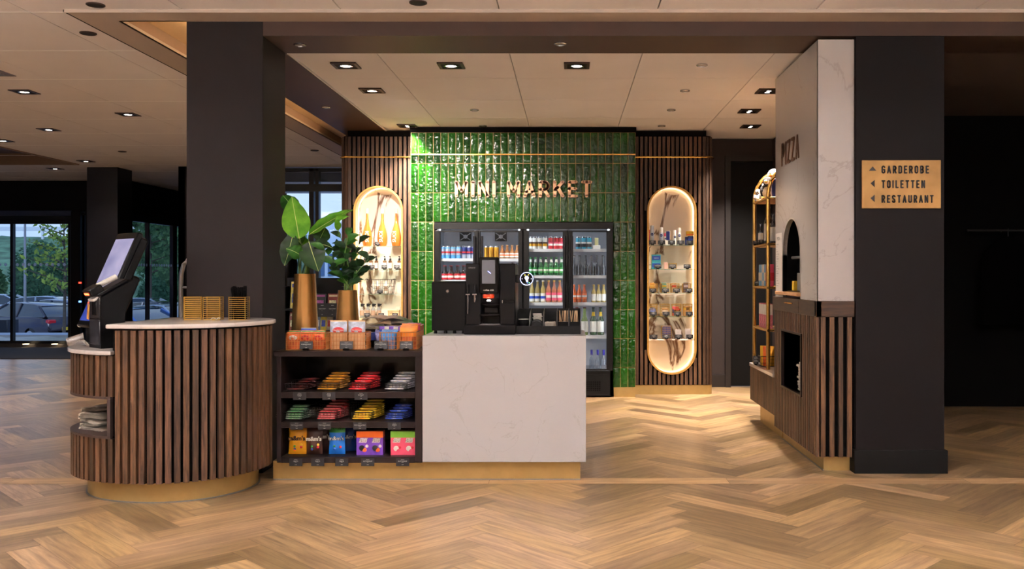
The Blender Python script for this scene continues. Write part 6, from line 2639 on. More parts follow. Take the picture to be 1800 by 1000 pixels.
for r_, z in enumerate((1.02, .84)):
    for i in range(8 if r_ else 4):
        n_ = 8 if r_ else 4
        xx = x0 + .05 + (x1 - x0 - .1) * (i + .5) / n_
        c1, c2 = mgc[(i * 3 + r_) % 8]
        wv = .085 if r_ == 0 else .05
        hh = .22 if r_ == 0 else .15
        if r_ == 0 and i >= 2:
            hh = .12
        o = MB().bbox(-wv / 2, wv / 2, -.004, .004, 0, hh, .001).build('magazine', mat('cover_' + c1[1:], c1, .3, 0, noise=.3, nscale=35), None, loc=(xx, YMG + .05, z + .002), local=True)
        o.rotation_euler = (-.18, 0, 0)
        tag(o, '%s magazine, %s on the %s shelf of the dark stand' % (names[(i * 3 + r_) % 8], ordn(i, n_), 'upper' if r_ == 0 else 'lower'), 'magazine')
        MB().box(-wv * .4, wv * .4, -.0055, -.0042, hh * .78, hh * .92).build('cover_title', mat('cover_t' + c2[1:], c2, .4, noise=.05), o, local=True)
        MB().box(-wv * .35, wv * .3, -.0055, -.0042, hh * .2, hh * .55).build('cover_picture', mat('cover_p' + c2[1:], c2, .4, noise=.6, nscale=60), o, local=True)
for i, px in enumerate((562, 580)):
    price_card('dark price sign on the magazine stand, %s one' % ['left', 'right'][i], XY(px + 4, YMG - .02), YMG - .02, .955, ('TIJDSCHRIFT', 'los', '5,95'), w=.085, h=.11, tilt=-.1, foot=False)
# table with folded magazines behind the snack crates
YTB = 7.3
t = thing('display_table', 'dark low display table behind the snack shelf in front of left niche', 'table', (XY(668, YTB), YTB + .1, 0))
tx0, tx1 = XY(632, YTB), XY(716, YTB)
MB().bbox(tx0, tx1, YTB, YTB + .32, .83, .86, .003).build('tabletop', M_DKWOOD, t)
for a in (tx0 + .02, tx1 - .05):
    for b in (YTB + .02, YTB + .27):
        MB().box(a, a + .03, b, b + .03, 0, .83).build('leg', M_DKWOOD, t)
for i, (dx, dy, rz, c, nm, w_, tl) in enumerate([(.12, .1, .35, '#c9c6c9', 'white', .24, .1), (.20, .12, -.25, '#b09a84', 'tan', .25, .14), (.30, .14, .3, '#4c4c58', 'dark grey', .24, .2), (.24, .22, .1, '#6a6470', 'grey', .22, .1), (.10, .22, -.1, '#8a7f86', 'mauve', .2, .08)]):
    mb = MB()
    mb.grid(lambda u, v, w_=w_, i=i: ((u - .5) * w_, (v - .5) * .17, .03 * math.sin(u * PI) ** 1.0 * (.6 + .4 * (i % 2)) + .004 + .004), 8, 5)
    o = mb.build('magazine', mat('mag_' + nm.replace(' ', ''), c, .35, 0, noise=.25, nscale=25), None, loc=(tx0 + dx * .95, YTB + dy, .862 + .016 * i), local=True, solid=.006)
    o.rotation_euler = (tl, 0, rz)
    tag(o, '%s folded magazine lying on the low display table' % nm, 'magazine', None)

# ================================================================== NICHE PRODUCTS
def card_niche(x, y, z, lab, w=.062, h=.040, tx='NATURAL'):
    return price_card(lab, x, y, z + .009, (tx, 'per stuk', '9,95'), w=w, h=h, tilt=-.08)


YN = 9.93
Z_ = SL
G_ROSE = glass('rose_wine_glass', (1.0, .5, .22), .2, .7, '#d27a34')
# rose bottles
rb = thing('rose_bottle', 'b', 'bottle')
hb = (433 - 367) * YN / F
MB().lathe([(.02, 0), (.045, .004), (.052, .04), (.055, .09), (.05, .14), (.038, .19), (.022, .24), (.013, .30), (.0115, hb - .05), (.013, hb - .048)], (0, 0, 0), 24).build('glass_body', G_ROSE, rb, local=True)
MB().lathe([(.014, hb - .05), (.014, hb - .004), (.012, hb), (0, hb)], (0, 0, 0), 18).build('cap', L_WHITE, rb, local=True)
mb = MB()
text_mb('SUOI', .055, (.014, -.056, .045), (0, 0, 1), (-1, 0, 0), 0, center=False, mb=mb)
mb.build('lettering', L_WHITE, rb, local=True)
R = Row(rb)
for i, px in enumerate((645.5, 672, 696.5)):
    R.put((XY(px, YN), YN, Z_[0] + .001), 'large rose wine bottle with white vertical lettering, %s of three in left niche' % ordn(i, 3), 'large rose bottles', rz=[.25, 0, -.15][i])
card_niche(XY(664, 9.885), 9.885, Z_[0], 'black price card before the middle rose bottle in left niche', tx='ROSE 1,5 L')
# pump bottles
pb = thing('pump_bottle', 'b', 'pump bottle')
G_PUMP = glass('amber_clear', (.7, .5, .35), .2, .6, '#8a6444')
MB().bbox(-.019, .019, -.019, .019, 0, .10, .006).build('glass_body', G_PUMP, pb, local=True)
MB().box(-.0185, .0185, -.0197, -.019, .015, .075).build('paper_label', L_WHITE, pb, local=True)
pm = MB()
pm.lathe([(.012, .10), (.012, .122), (.004, .123), (.004, .14), (0, .14)], (0, 0, 0), 14)
pm.bbox(-.007, .007, -.03, .008, .138, .148, .002)
pm.build('pump_head', L_BLACK, pb, local=True)
R = Row(pb)
n_ = 0
for gi, pxc in enumerate((641, 655, 679.5, 702)):
    for q in range(2 if gi in (1, 2) else 1):
        R.put((XY(pxc + q * 8 - (3 if gi in (1, 2) else 0), YN), YN + .05 * q, Z_[1] + .001), 'amber pump bottle with black head on second shelf of left niche, %s' % ['leftmost', 'second', 'third', 'fourth', 'fifth', 'rightmost'][n_], 'amber pump bottles')
        n_ += 1
for i, px in enumerate((637, 653.5, 675.5, 697.5)):
    card_niche(XY(px, 9.885), 9.885, Z_[1], 'black price card below the pump bottles in left niche, %s' % ordn(i, 4), tx='HANDZEEP')
# dark wire basket with bottles
zb3 = Z_[2]
xc3 = XY(671, YN)
basket('dark wire basket with curved handles on third shelf of left niche', xc3, YN, zb3 + .001, .30, .12, .155, mat('bronze_wire', '#4a3a34', .35, .6, noise=.05), 12, 4, 4, .18, .0017)
mb = MB()
mb.tube([(xc3 - .17, YN - .06, zb3 + .15), (xc3 - .155, YN - .064, zb3 + .165), (xc3 - .12, YN - .066, zb3 + .155), (xc3 - .10, YN - .066, zb3 + .08), (xc3 - .08, YN - .066, zb3 + .065), (xc3 + .08, YN - .066, zb3 + .065), (xc3 + .10, YN - .066, zb3 + .08), (xc3 + .12, YN - .066, zb3 + .155), (xc3 + .155, YN - .064, zb3 + .165), (xc3 + .17, YN - .06, zb3 + .15)], .0035, 7)
mb.build('handle', mat('bronze_wire', '#4a3a34'), bpy.data.objects[[o.name for o in bpy.data.objects if o.name.startswith('wire_basket') and o.parent is None and abs(o.location.x - xc3) < .001][0]])
for i in range(5):
    o = thing('care_bottle', 'pale slim care bottle standing in the dark wire basket, %s of five' % ordn(i, 5), 'bottle', (xc3 - .09 + i * .045, YN, zb3 + .004), 0, 'care bottles in the dark basket')
    MB().lathe([(.017, 0), (.018, .004), (.018, .105), (.012, .113), (.012, .135), (0, .137)], (0, 0, 0), 14).build('bottle_body', [mat('pale_body', '#c9b4a4', .3, 0, noise=.05), L_WHITE][i % 2], o, local=True)
    MB().lathe([(.0185, .03), (.0185, .08)], (0, 0, 0), 14).build('paper_label', [L_WHITE, mat('label_tan', '#b09078', .5, noise=.05)][i % 2], o, local=True)
card_niche(XY(668, 9.86), 9.86, zb3, 'black price card in front of the dark wire basket', tx='DOUCHEGEL')
# spray bottles
sp = thing('spray_bottle', 'b', 'spray bottle')
MB().lathe([(.024, 0), (.025, .004), (.025, .085), (.013, .105), (.011, .112), (.011, .118), (0, .119)], (0, 0, 0), 16).build('bottle_body', G_CLEAR, sp, local=True)
MB().lathe([(.0255, .02), (.0255, .075)], (0, 0, 0), 16).build('paper_label', mat('label_tan', '#b09078'), sp, local=True)
q = MB()
q.bbox(-.012, .016, -.009, .009, .117, .15, .003)
q.bbox(.014, .032, -.005, .005, .134, .148, .002)
q.tube([(.018, 0, .136), (.024, 0, .12), (.022, 0, .108)], .0035, 6)
q.build('trigger_head', L_BLACK, sp, local=True)
R = Row(sp)
for i, px in enumerate((636, 646, 656, 665.5)):
    R.put((XY(px, YN + .01 * (i % 2)), YN + .02 * (i % 2), Z_[3] + .001), 'spray bottle with black trigger on lowest glass shelf of left niche, %s' % ordn(i, 4), 'spray bottles')
bk = basket('tan woven basket at right on the lowest glass shelf of left niche', XY(693, YN), YN, Z_[3] + .001, .12, .1, .075, mat('woven_tan', '#c9a878', .6, 0, noise=.1), 14, 8, 6, .05, .003)
for i, (px, w_, h_, c, nm) in enumerate(((688, .05, .07, '#d9c39a', 'cream'), (700, .045, .11, '#cfc0a8', 'pale'))):
    o = thing('soap_box', '%s soap box standing in the tan woven basket' % nm, 'box', (XY(px, YN), YN + .012, Z_[3] + .006))
    MB().bbox(-w_ / 2, w_ / 2, -.012, .012, 0, h_, .002).build('carton', mat('carton_' + nm, c, .5, noise=.05), o, local=True)
    MB().box(-w_ * .35, w_ * .35, -.0128, -.012, h_ * .5, h_ * .7).build('printed_band', L_BROWN, o, local=True)
for i, px in enumerate((645, 670, 694.5)):
    card_niche(XY(px, 9.875), 9.875, Z_[3], 'black price card on the lowest glass shelf of left niche, %s' % ordn(i, 3), tx='INTERIEUR')

# ---- right niche
Zr = SR


def deo(label, px, z, r, h, body, cap, caph=.3, mark=L_NAVY, group=None, Y=YN):
    t = thing('deodorant_can', label, 'deodorant', (XY(px, Y), Y, z + .001), 0, group)
    MB().lathe([(r * .9, 0), (r, .004), (r, h * (1 - caph) - .008), (r * .85, h * (1 - caph))], (0, 0, 0), 18).build('can_body', body, t, local=True)
    MB().lathe([(r * .9, h * (1 - caph)), (r * .92, h * .96), (r * .7, h), (0, h)], (0, 0, 0), 18).build('cap', cap, t, local=True)
    if mark:
        MB().lathe([(r * .62, 0), (r * .62, .0015), (0, .002)], (0, 0, 0), 16, 0, Matrix.Translation((0, -r * .93, h * .55)) @ Matrix.Rotation(PI / 2, 4, 'X')).build('logo_patch', mark, t, local=True)
        text_mb('NIVEA', r * .40, (0, -r * 1.0 - .002, h * .535), depth=.0003).build('lettering', L_WHITE, t, local=True)
    return t


sil = mat('can_silver', '#b9c2d2')
pxr = lambda zx: 1130 + zx / 10
deo('tall silver deodorant with red collar, leftmost in right niche', pxr(160), Zr[0], .024, .215, sil, L_SILVER, .22)
deo('silver deodorant edge with red collar behind the leftmost one', pxr(115), Zr[0], .02, .17, L_PINK, L_RED, .2, None, Y=YN + .06)
deo('silver deodorant with rosy white cap, second in right niche', pxr(320), Zr[0], .025, .195, sil, L_WHITE, .3)
for (zx, zz) in ((160, .163), (320, .137)):
    nm = None
deo('small white roll on deodorant between silver can and black box', pxr(395), Zr[0], .016, .13, L_WHITE, L_PINK, .25, L_NAVY)
deo('white roll on deodorant, left of the white pair in right niche', pxr(560), Zr[0], .02, .165, L_WHITE, L_WHITE, .3)
deo('white roll on deodorant behind the white pair in right niche', pxr(600), Zr[0], .02, .165, L_WHITE, L_PINK, .3, None, Y=YN + .05)
deo('white domed deodorant with blue logo, right of the pair', pxr(640), Zr[0], .026, .19, L_WHITE, L_WHITE, .25)


def pack(name, label, cat, px, z, w, h, d, body, band=None, Y=YN, bz=(.3, .7), txt=None, tm=None, group=None, dz=0):
    t = thing(name, label, cat, (XY(px, Y), Y, z + .001 + dz), 0, group)
    MB().bbox(-w / 2, w / 2, -d / 2, d / 2, 0, h, .002).build('carton', body, t, local=True)
    if band:
        MB().box(-w * .44, w * .44, -d / 2 - .0012, -d / 2, h * bz[0], h * bz[1]).build('printed_band', band, t, local=True)
    if txt:
        text_mb(txt, min(h * .2, w / len(txt) * 1.1), (0, -d / 2 - .0018, h * (bz[0] + bz[1]) / 2 - h * .08), depth=.0003).build('lettering', tm or L_WHITE, t, local=True)
    return t


pack('toiletry_box', 'navy and white toiletry box in the middle of the right niche', 'box', pxr(440), Zr[0], .045, .155, .03, L_WHITE, L_NAVY, bz=(.35, .98))
pack('toiletry_box', 'dark blue box with white print at right in the right niche', 'box', pxr(840), Zr[0], .062, .10, .04, L_NAVY, L_BLUE, txt='DURACELL')
pack('toiletry_box', 'dark blue low box beside the orange topped boxes', 'box', pxr(765), Zr[0], .03, .09, .04, L_NAVY, L_BLUE, Y=YN + .02)
pack('battery_pack', 'yellow orange pack lying on the dark blue box', 'pack', pxr(825), Zr[0], .082, .05, .035, L_YEL, L_ORA, dz=.103, bz=(.1, .4))
for i in range(2):
    pack('pad_box', 'turquoise and blue box, %s of two stacked at left of second shelf' % ['lower', 'upper'][i], 'box', pxr(232), Zr[1], .10, .078, .05, mat('turq', '#2f9fb0', .4, noise=.1), L_BLUE, bz=(.25, .8), txt='LIBRESSE', dz=i * .0795)
pack('white_box', 'slim white box beside the turquoise boxes', 'box', pxr(125), Zr[1], .03, .085, .03, L_WHITE, L_BLACK, bz=(.5, .56))
pack('pink_box', 'slim pale pink pack in the middle of second shelf', 'box', pxr(402), Zr[1], .04, .075, .03, mat('pale_pink', '#d9a898', .5, noise=.05), None)
basket('low gold wire tray behind the middle card of second shelf', XY(pxr(520), YN), YN, Zr[1] + .001, .085, .06, .06, M_GWIRE, 6, 4, 3)
px2 = lambda zx: 1130 + zx / 7.695
for i, (zx, c, b, nm) in enumerate([(125, '#c98a3a', '#e0b85a', 'orange patterned'), (285, '#4a8f8a', '#d9c23a', 'teal and yellow'), (420, '#b09078', '#c3202a', 'red and tan'), (580, '#4a3f52', '#b9b0b8', 'purple striped')]):
    zt = Zr[2]
    basket('small gold wire basket on third shelf of right niche, %s' % ordn(i, 4), XY(px2(zx + 12), YN), YN, zt + .001, .092, .07, .10, M_GWIRE, 6, 4, 4, group='small gold baskets third shelf')
    pack('small_carton', '%s small carton in a gold basket on third shelf' % nm, 'box', px2(zx), zt + .004, .05, .108, .026, mat('carton_c%d' % i, c, .4, 0, noise=.35, nscale=70), mat('carton_b%d' % i, b, .4, noise=.05), bz=(.55, .75))
    pack('kraft_carton', 'brown slim carton beside the %s one' % nm, 'box', px2(zx - 35 if i else zx + 42), zt + .004, .024, .095, .026, L_KRAFT, None, Y=YN + .015)
    z4 = Zr[3]
    basket('taller gold wire basket on fourth shelf of right niche, %s' % ordn(i, 4), XY(px2((130, 295, 455, 605)[i]), YN), YN, z4 + .001, .10, .07, .132, M_GWIRE, 7, 4, 5, group='gold baskets fourth shelf')
mb = MB()
mb.lathe([(.04, 0), (.044, .01), (.04, .03), (.02, .036), (0, .037)], (0, 0, 0), 20)
o = mb.build('travel_pillow', mat('blue_pattern', '#4a5f9a', .5, 0, noise=.5, nscale=50), None, loc=(XY(px2(128), YN), YN, Zr[3] + .05), local=True)
o.rotation_euler = (1.3, 0, 0)
tag(o, 'blue patterned round pouch in the leftmost fourth shelf basket', 'pouch')
pack('kraft_carton', 'tan carton in the second fourth shelf basket', 'box', px2(300), Zr[3] + .004, .07, .085, .03, L_KRAFT, L_WHITE)
t = thing('toy_car', 'small red toy in the third fourth shelf basket', 'toy', (XY(px2(462), YN), YN, Zr[3] + .05))
MB().bbox(-.038, .038, -.014, .014, .01, .035, .008).build('body_shell', L_RED, t, local=True)
MB().bbox(-.02, .022, -.012, .012, .033, .052, .008).build('cabin', L_RED, t, local=True)
for sx_ in (-.022, .022):
    MB().lathe([(.009, 0), (.009, .03), (0, .03)], (0, 0, 0), 12, 0, Matrix.Translation((sx_, .015, .010)) @ Matrix.Rotation(PI / 2, 4, 'X')).build('wheel', L_BLACK, t, local=True)
pack('blister_card', 'pink and blue blister card under the red toy', 'box', px2(415), Zr[3] + .004, .03, .1, .01, L_PINK, L_BLUE, Y=YN + .02)
for i in range(3):
    pack('kraft_carton', 'tan playing card box in the rightmost fourth shelf basket, %s' % ordn(i, 3), 'box', px2(562 + i * 42), Zr[3] + .004, .03, .105, .024, L_KRAFT, L_BROWN if i == 1 else L_YEL, bz=(.6, .85))
# lowest shelf
z5 = SRB
t = basket('gold wire basket with a dark patterned book on the marble shelf', XY(px2(318), YN), YN, z5 + .001, .11, .06, .14, M_GWIRE, 7, 4, 6)
pack('notebook', 'dark blue patterned notebook in the lowest gold basket', 'book', px2(322), z5 + .004, .095, .14, .03, mat('doodle_blue', '#3d3f72', .4, 0, noise=.7, nscale=70), None)
pack('grey_card_box', 'pale grey small box on the marble shelf, left one', 'box', px2(478), z5, .065, .10, .03, mat('grey_box', '#a89c98', .5, noise=.1), None)
pack('grey_card_box', 'pale grey small box on the marble shelf, right one', 'box', px2(612), z5, .065, .11, .03, mat('grey_box', '#a89c98'), None)
pack('flat_tin', 'dark flat tin behind the left card on the marble shelf', 'tin', px2(140), z5, .085, .04, .03, L_BLACK, None)
for r_, (zz, pxs, tx) in enumerate([(Zr[0], [pxr(q) for q in (168, 330, 505, 665, 828)], 'NIVEA'), (Zr[1], [pxr(q) for q in (265, 520, 780)], 'VERZORGING'), (Zr[2], [px2(q) for q in (135, 305, 455, 628)], 'SPELLETJE'),
                                    (Zr[3], [px2(q) for q in (142, 315, 470, 630)], 'REISSET'), (z5, [px2(q) for q in (150, 318, 482, 635)], 'NOTITIE')]):
    for i, px in enumerate(pxs):
        o = price_card('black price card on the %s shelf of the right niche, %s' % (['top', 'second', 'third', 'fourth', 'marble'][r_], ordn(i, len(pxs))), XY(px, 9.865 + .007), 9.872, zz + .009, (tx, 'per stuk', '4,95'), w=.078, h=.042, tilt=-.08)

# ================================================================== PIZZA TOWER AND SLATTED BASE
XF, YR = 1.627, 5.97
YE = 7.22
cb_ = thing('pizza_counter', 'walnut slatted base unit below the white pizza tower', 'counter', (1.75, 6.6, 0))
HY0, HY1, HZ0, HZ1 = 6.39, 6.96, .452, .869
mb = MB()
xb0, xb1 = XF + .018, 1.875
for (a, b, c, d) in ((YR + .018, HY0, .1, 1.02), (HY1, YE, .1, 1.02), (HY0, HY1, .1, HZ0), (HY0, HY1, HZ1, 1.02)):
    mb.box(xb0, xb1, a, b, c, d)
mb.build('carcass', M_SLATB, cb_)
mb = MB()


def skp(s, z0_, z1_):
    y = YR + s
    if HY0 - .02 < y < HY1 + .02:
        return [(z0_, HZ0 - .016), (HZ1 + .016, z1_)]
    return [(z0_, z1_)]


slat_face(mb, (xb0, YR), (xb0, YE), .1, 1.02, (-1, 0), skip=skp, rg=random.Random(77))
slat_face(mb, (XF + .012, YR + .018), (1.871, YR + .018), .1, 1.02, (0, -1), rg=random.Random(78))
mb.build('slats', M_SLAT, cb_)
mb = MB()
mb.bbox(XF - .008, XF + .03, YR - .008, YE, 1.02, 1.124, .003)
mb.bbox(XF - .008, 1.872, YR - .008, YR + .03, 1.02, 1.124, .003)
mb.box(XF + .02, 1.872, YR + .02, YE, 1.02, 1.12)
mb.build('top_band', M_WALNUT, cb_)
mb = MB()
mb.box(XF - .0095, XF - .008, 6.42, 6.95, 1.026, 1.118)
dr = mb.build('drawer', M_WALNUT, cb_)
MB().bbox(XF - .022, XF - .0095, 6.58, 6.80, 1.085, 1.093, .003).build('drawer_pull', M_GOLDP, dr)
mb = MB()
mb.box(XF + .06, 1.86, YR + .06, YE - .05, 0, .1)
mb.build('plinth', M_GOLD, cb_)
MB().box(XF + .053, XF + .06, YR + .053, YE - .05, 0, .007).build('plinth_foot', M_STEEL, cb_)
mb = MB()
for (a, b, c, d) in ((HY0 - .014, HY0, HZ0 - .014, HZ1 + .014), (HY1, HY1 + .014, HZ0 - .014, HZ1 + .014), (HY0, HY1, HZ0 - .014, HZ0), (HY0, HY1, HZ1, HZ1 + .014)):
    mb.box(XF - .004, XF + .22, a, b, c, d)
mb.box(XF + .20, XF + .22, HY0, HY1, HZ0, HZ1)
mb.build('recess_frame', M_DKWOOD, cb_)
rg = random.Random(41)
for k in range(12):
    o = MB().bbox(-.06, .06, -.06, .06, 0, .0165, .004).build('napkin_pack', mat('napkin_grey', '#a9a199', .7, noise=.1), None, loc=(XF + .11 + rg.uniform(-.008, .008), 6.62 + rg.uniform(-.01, .01), HZ0 + .001 + k * .0172), local=True)
    o.rotation_euler = (0, 0, rg.uniform(-.08, .08))
    tag(o, 'stacked grey napkin pack in the recess, %s' % (['lowest', 'second', 'third', 'fourth', 'fifth', 'sixth', 'seventh', 'eighth', 'ninth', 'tenth', 'eleventh', 'topmost'][k] + (' from the bottom' if 0 < k < 11 else '')), 'napkins', 'napkin packs in the recess')

# tower
tx, ty0, ty1 = XF + .01, YR + .012, 7.21
tz0, tz1 = 1.124, 2.842
tw2 = thing('pizza_tower', 'tall white stone clad tower with PIZZA lettering and arched opening', 'tower', (1.75, 6.6, tz0))
AY0, AY1, AZT = 6.44, 6.96, 1.705
ac, ar = (AY0 + AY1) / 2, (AY1 - AY0) / 2
M_TOWER = marble('tower_stone', '#b5b0af', '#968d88', 1.0, .006, .22, .45)
mb = MB()
zsp = AZT - ar
mb.box(tx, tx + .02, ty0, AY0, tz0, tz1)
mb.box(tx, tx + .02, AY1, ty1, tz0, tz1)
mb.box(tx, tx + .02, AY0, AY1, AZT, tz1)
n_ = 20
for k in range(n_):
    a0, a1 = PI * k / n_, PI * (k + 1) / n_
    p0 = (ac + ar * math.cos(a0), zsp + ar * math.sin(a0))
    p1_ = (ac + ar * math.cos(a1), zsp + ar * math.sin(a1))
    mb.prism([(tx, p0[0], p0[1]), (tx, p0[0], AZT), (tx, p1_[0], AZT), (tx, p1_[0], p1_[1])], (.02, 0, 0))
mb.box(tx + .02, 1.874, ty0, ty0 + .02, tz0, tz1)
mb.box(tx, tx + .02, ty0, ty0 + .02, tz0, tz1)
mb.build('stone_cladding', M_TOWER, tw2)
mb = MB()
mb.box(tx + .02, 1.874, ty1 - .02, ty1, tz0, tz1)
mb.box(tx + .217, tx + .235, AY0 - .2, ty1 - .02, tz0, tz1)
mb.box(tx + .02, tx + .23, ty0 + .02, AY0 - .05, tz0, tz1)
mb.build('core', M_BLACK, tw2)
mb = MB()
pts = [(ac + ar * math.cos(PI * k / 20), zsp + ar * math.sin(PI * k / 20)) for k in range(21)]
pts = [(AY1, tz0)] + pts[0:] if False else [(AY1, tz0 + .03)] + pts + [(AY0, tz0 + .03)]
for a, b in zip(pts[:-1], pts[1:]):
    mb.prism([(tx - .003, a[0], a[1]), (tx - .003, b[0], b[1]), (tx + .03, b[0], b[1]), (tx + .03, a[0], a[1])], (0, 0, .0001))
    da = Vector((a[0] - ac, a[1] - zsp)).normalized() * .012 if a[1] > zsp - .001 else Vector((.012 * (1 if a[0] > ac else -1), 0))
    db = Vector((b[0] - ac, b[1] - zsp)).normalized() * .012 if b[1] > zsp - .001 else Vector((.012 * (1 if b[0] > ac else -1), 0))
    mb.face([(tx - .003, a[0], a[1]), (tx - .003, b[0], b[1]), (tx - .003, b[0] + db.x, b[1] + db.y), (tx - .003, a[0] + da.x, a[1] + da.y)])
mb.build('arch_rim', mat('arch_grey', '#9c928a', .4, noise=.04), tw2)
MB().bbox(tx - .03, tx + .10, AY0 - .01, AY1 + .14, tz0 + .02, tz0 + .045, .004).build('wooden_ledge', mat('light_oak', '#b88a60', .5, noise=.1), tw2)
# oven fittings in the arch
ov = thing('pizza_oven', 'black pizza oven with round cream logo inside the arched opening', 'oven', (tx + .2, ac, tz0))
mb = MB()
mb.bbox(tx + .12, tx + .21, AY0 + .02, AY1 - .02, 1.43, 1.68, .01)
mb.build('upper_body', mat('oven_grey', '#141414', .35, .1, noise=.05), ov)
MB().bbox(tx + .10, tx + .21, AY0 + .02, AY1 - .02, 1.26, 1.42, .006).build('oven_chamber', M_BLACKG, ov)
MB().bbox(tx + .09, tx + .2, AY0 + .04, AY1 - .16, 1.17, 1.25, .006).build('lower_shelf', M_STEEL, ov)
MB().tube([(tx + .07, AY0 + .02, 1.425), (tx + .07, AY1 - .01, 1.425)], .012, 8).build('oven_handle', M_STEEL, ov)
MH = Matrix.Translation((tx + .117, ac - .06, 1.545)) @ Matrix.Rotation(-PI / 2, 4, 'Y')
MB().lathe([(.055, 0), (.052, .003), (0, .003)], (0, 0, 0), 6, 0, MH).build('logo_patch', L_WHITE, ov)
MB().lathe([(.045, .003), (.043, .005), (0, .005)], (0, 0, 0), 6, 0, MH).build('logo_centre', L_RED, ov)
for i, (y, z, w_, h_, m_, nm) in enumerate([(6.8, 1.17, .05, .07, L_YEL, 'yellow'), (6.62, 1.26, .10, .13, M_STEEL, 'grey'), (6.56, 1.26, .04, .15, L_RED, 'dark red')]):
    o = MB().bbox(tx + .035, tx + .075, y - w_ / 2, y + w_ / 2, 1.18, 1.18 + h_, .003).build('kitchen_box', m_)
    tag(o, '%s small box standing inside the arched pizza opening' % nm, 'box')
MB().box(tx + .02, tx + .217, AY0 - .03, AY1 + .03, 1.15, 1.18).build('niche_floor', M_BLACKG, tw2)
# lettering PIZZA
sg2 = thing('letter_sign', 'small dark copper capital letters reading PIZZA on the white tower', 'sign', (tx - .02, 6.73, 2.12))
res, wd = lettering('PIZZA', .175, .024, .034, (tx - .008, 6.99, 2.125), (0, -1, 0), (0, 0, 1), (1, 0, 0), .007, lw=.42)
k_ = (6.99 - 6.46) / wd
res, wd = lettering('PIZZA', .175, .024, .034, (tx - .008, 6.99, 2.125), (0, -k_, 0), (0, 0, 1), (1, 0, 0), .007, lw=.42)
for (q, ch) in res:
    q.build('letter', mat('letter_walnut', '#5f3d28', .5, 0, noise=.06), sg2)
# menu text on the far edge of the tower face
mn = thing('menu_poster', 'narrow white menu poster with black print left of the arch', 'menu', (tx - .002, 7.09, 1.2))
MB().box(tx - .0015, tx, 7.0, 7.19, 1.14, 1.62).build('poster_sheet', mat('poster_white', '#d6cec8', .5, noise=.02), mn)
mb = MB()
text_mb('PIZZA', .035, (tx - .002, 7.10, 1.565), (0, -1, 0), (0, 0, 1), .0005, mb=mb)
rg = random.Random(3)
for k in range(18):
    z = 1.53 - k * .019
    text_mb(['margherita', 'salame', 'tonno', 'verdura', 'quattro formaggi', 'prosciutto'][k % 6], .013 if k % 3 else .017, (tx - .002, 7.17, z), (0, -1, 0), (0, 0, 1), .0005, center=False, mb=mb)
mb.build('print', L_BLACK, mn)

# ================================================================== LOW CABINET WITH BRASS SHELF RACK
lx = 1.63
lc = thing('low_cabinet', 'low walnut slatted cabinet with white top under the brass rack', 'cabinet', (1.95, 7.7, 0))
MB().box(lx + .018, 2.345, 7.225, 8.18, .18, .475).build('carcass', M_SLATB, lc)
mb = MB()
slat_face(mb, (lx + .018, 7.225), (lx + .018, 8.19), .18, .475, (-1, 0), pitch=.036, wdt=.025, rg=random.Random(80))
mb.build('slats', M_SLAT, lc)
mb = MB()
q = [(lx - .012, 7.225), (lx - .012, 8.16)] + [(lx + .04 - .052 * math.cos(math.radians(a)), 8.16 + .05 * math.sin(math.radians(a))) for a in (20, 45, 70, 90)] + [(2.345, 8.21), (2.345, 7.225)]
mb.prism([(x, y, .482) for x, y in q], (0, 0, .026))
mb.build('stone_top', M_TOP, lc)
MB().box(lx + .065, 2.34, 7.23, 8.06, 0, .18).build('plinth', M_GOLD, lc)
# rack
ek = thing('brass_rack', 'arched brass shelf rack with wooden shelves standing on the low cabinet', 'shelf rack', (1.9, 7.8, .508))
ex0, ex1 = 1.655, 2.2
ZTOP = 2.23
zar = ZTOP - (ex1 - ex0) / 2
for Yp in (7.56, 8.12):
    pts = [(ex0, Yp, .508)] + [((ex0 + ex1) / 2 - (ex1 - ex0) / 2 * math.cos(math.radians(a)), Yp, zar + (ex1 - ex0) / 2 * math.sin(math.radians(a))) for a in range(0, 181, 12)] + [(ex1, Yp, .508)]
    MB().tube(pts, .0165, 10).build('arched_frame', M_GOLDP, ek)
sh_z = [.508 + .0, .905, 1.235, 1.555, 1.925]
sz_ = [H + (482 - p) * 8.12 / F for p in (573, 503, 432, 356)]
for z in sz_:
    MB().bbox(ex0, ex1, 7.56, 8.12, z - .014, z, .003).build('shelf', mat('rack_wood', '#a9794a', .45, noise=.1), ek)
    mb = MB()
    mb.tube([(ex0, 7.54, z - .005), (ex0, 8.14, z - .005)], .013, 8)
    mb.tube([(ex0, 8.12, z - .005), (ex1, 8.12, z - .005)], .011, 8)
    mb.tube([(ex0, 7.56, z - .005), (ex1, 7.56, z - .005)], .011, 8)
    mb.build('shelf_rail', M_GOLDP, ek)


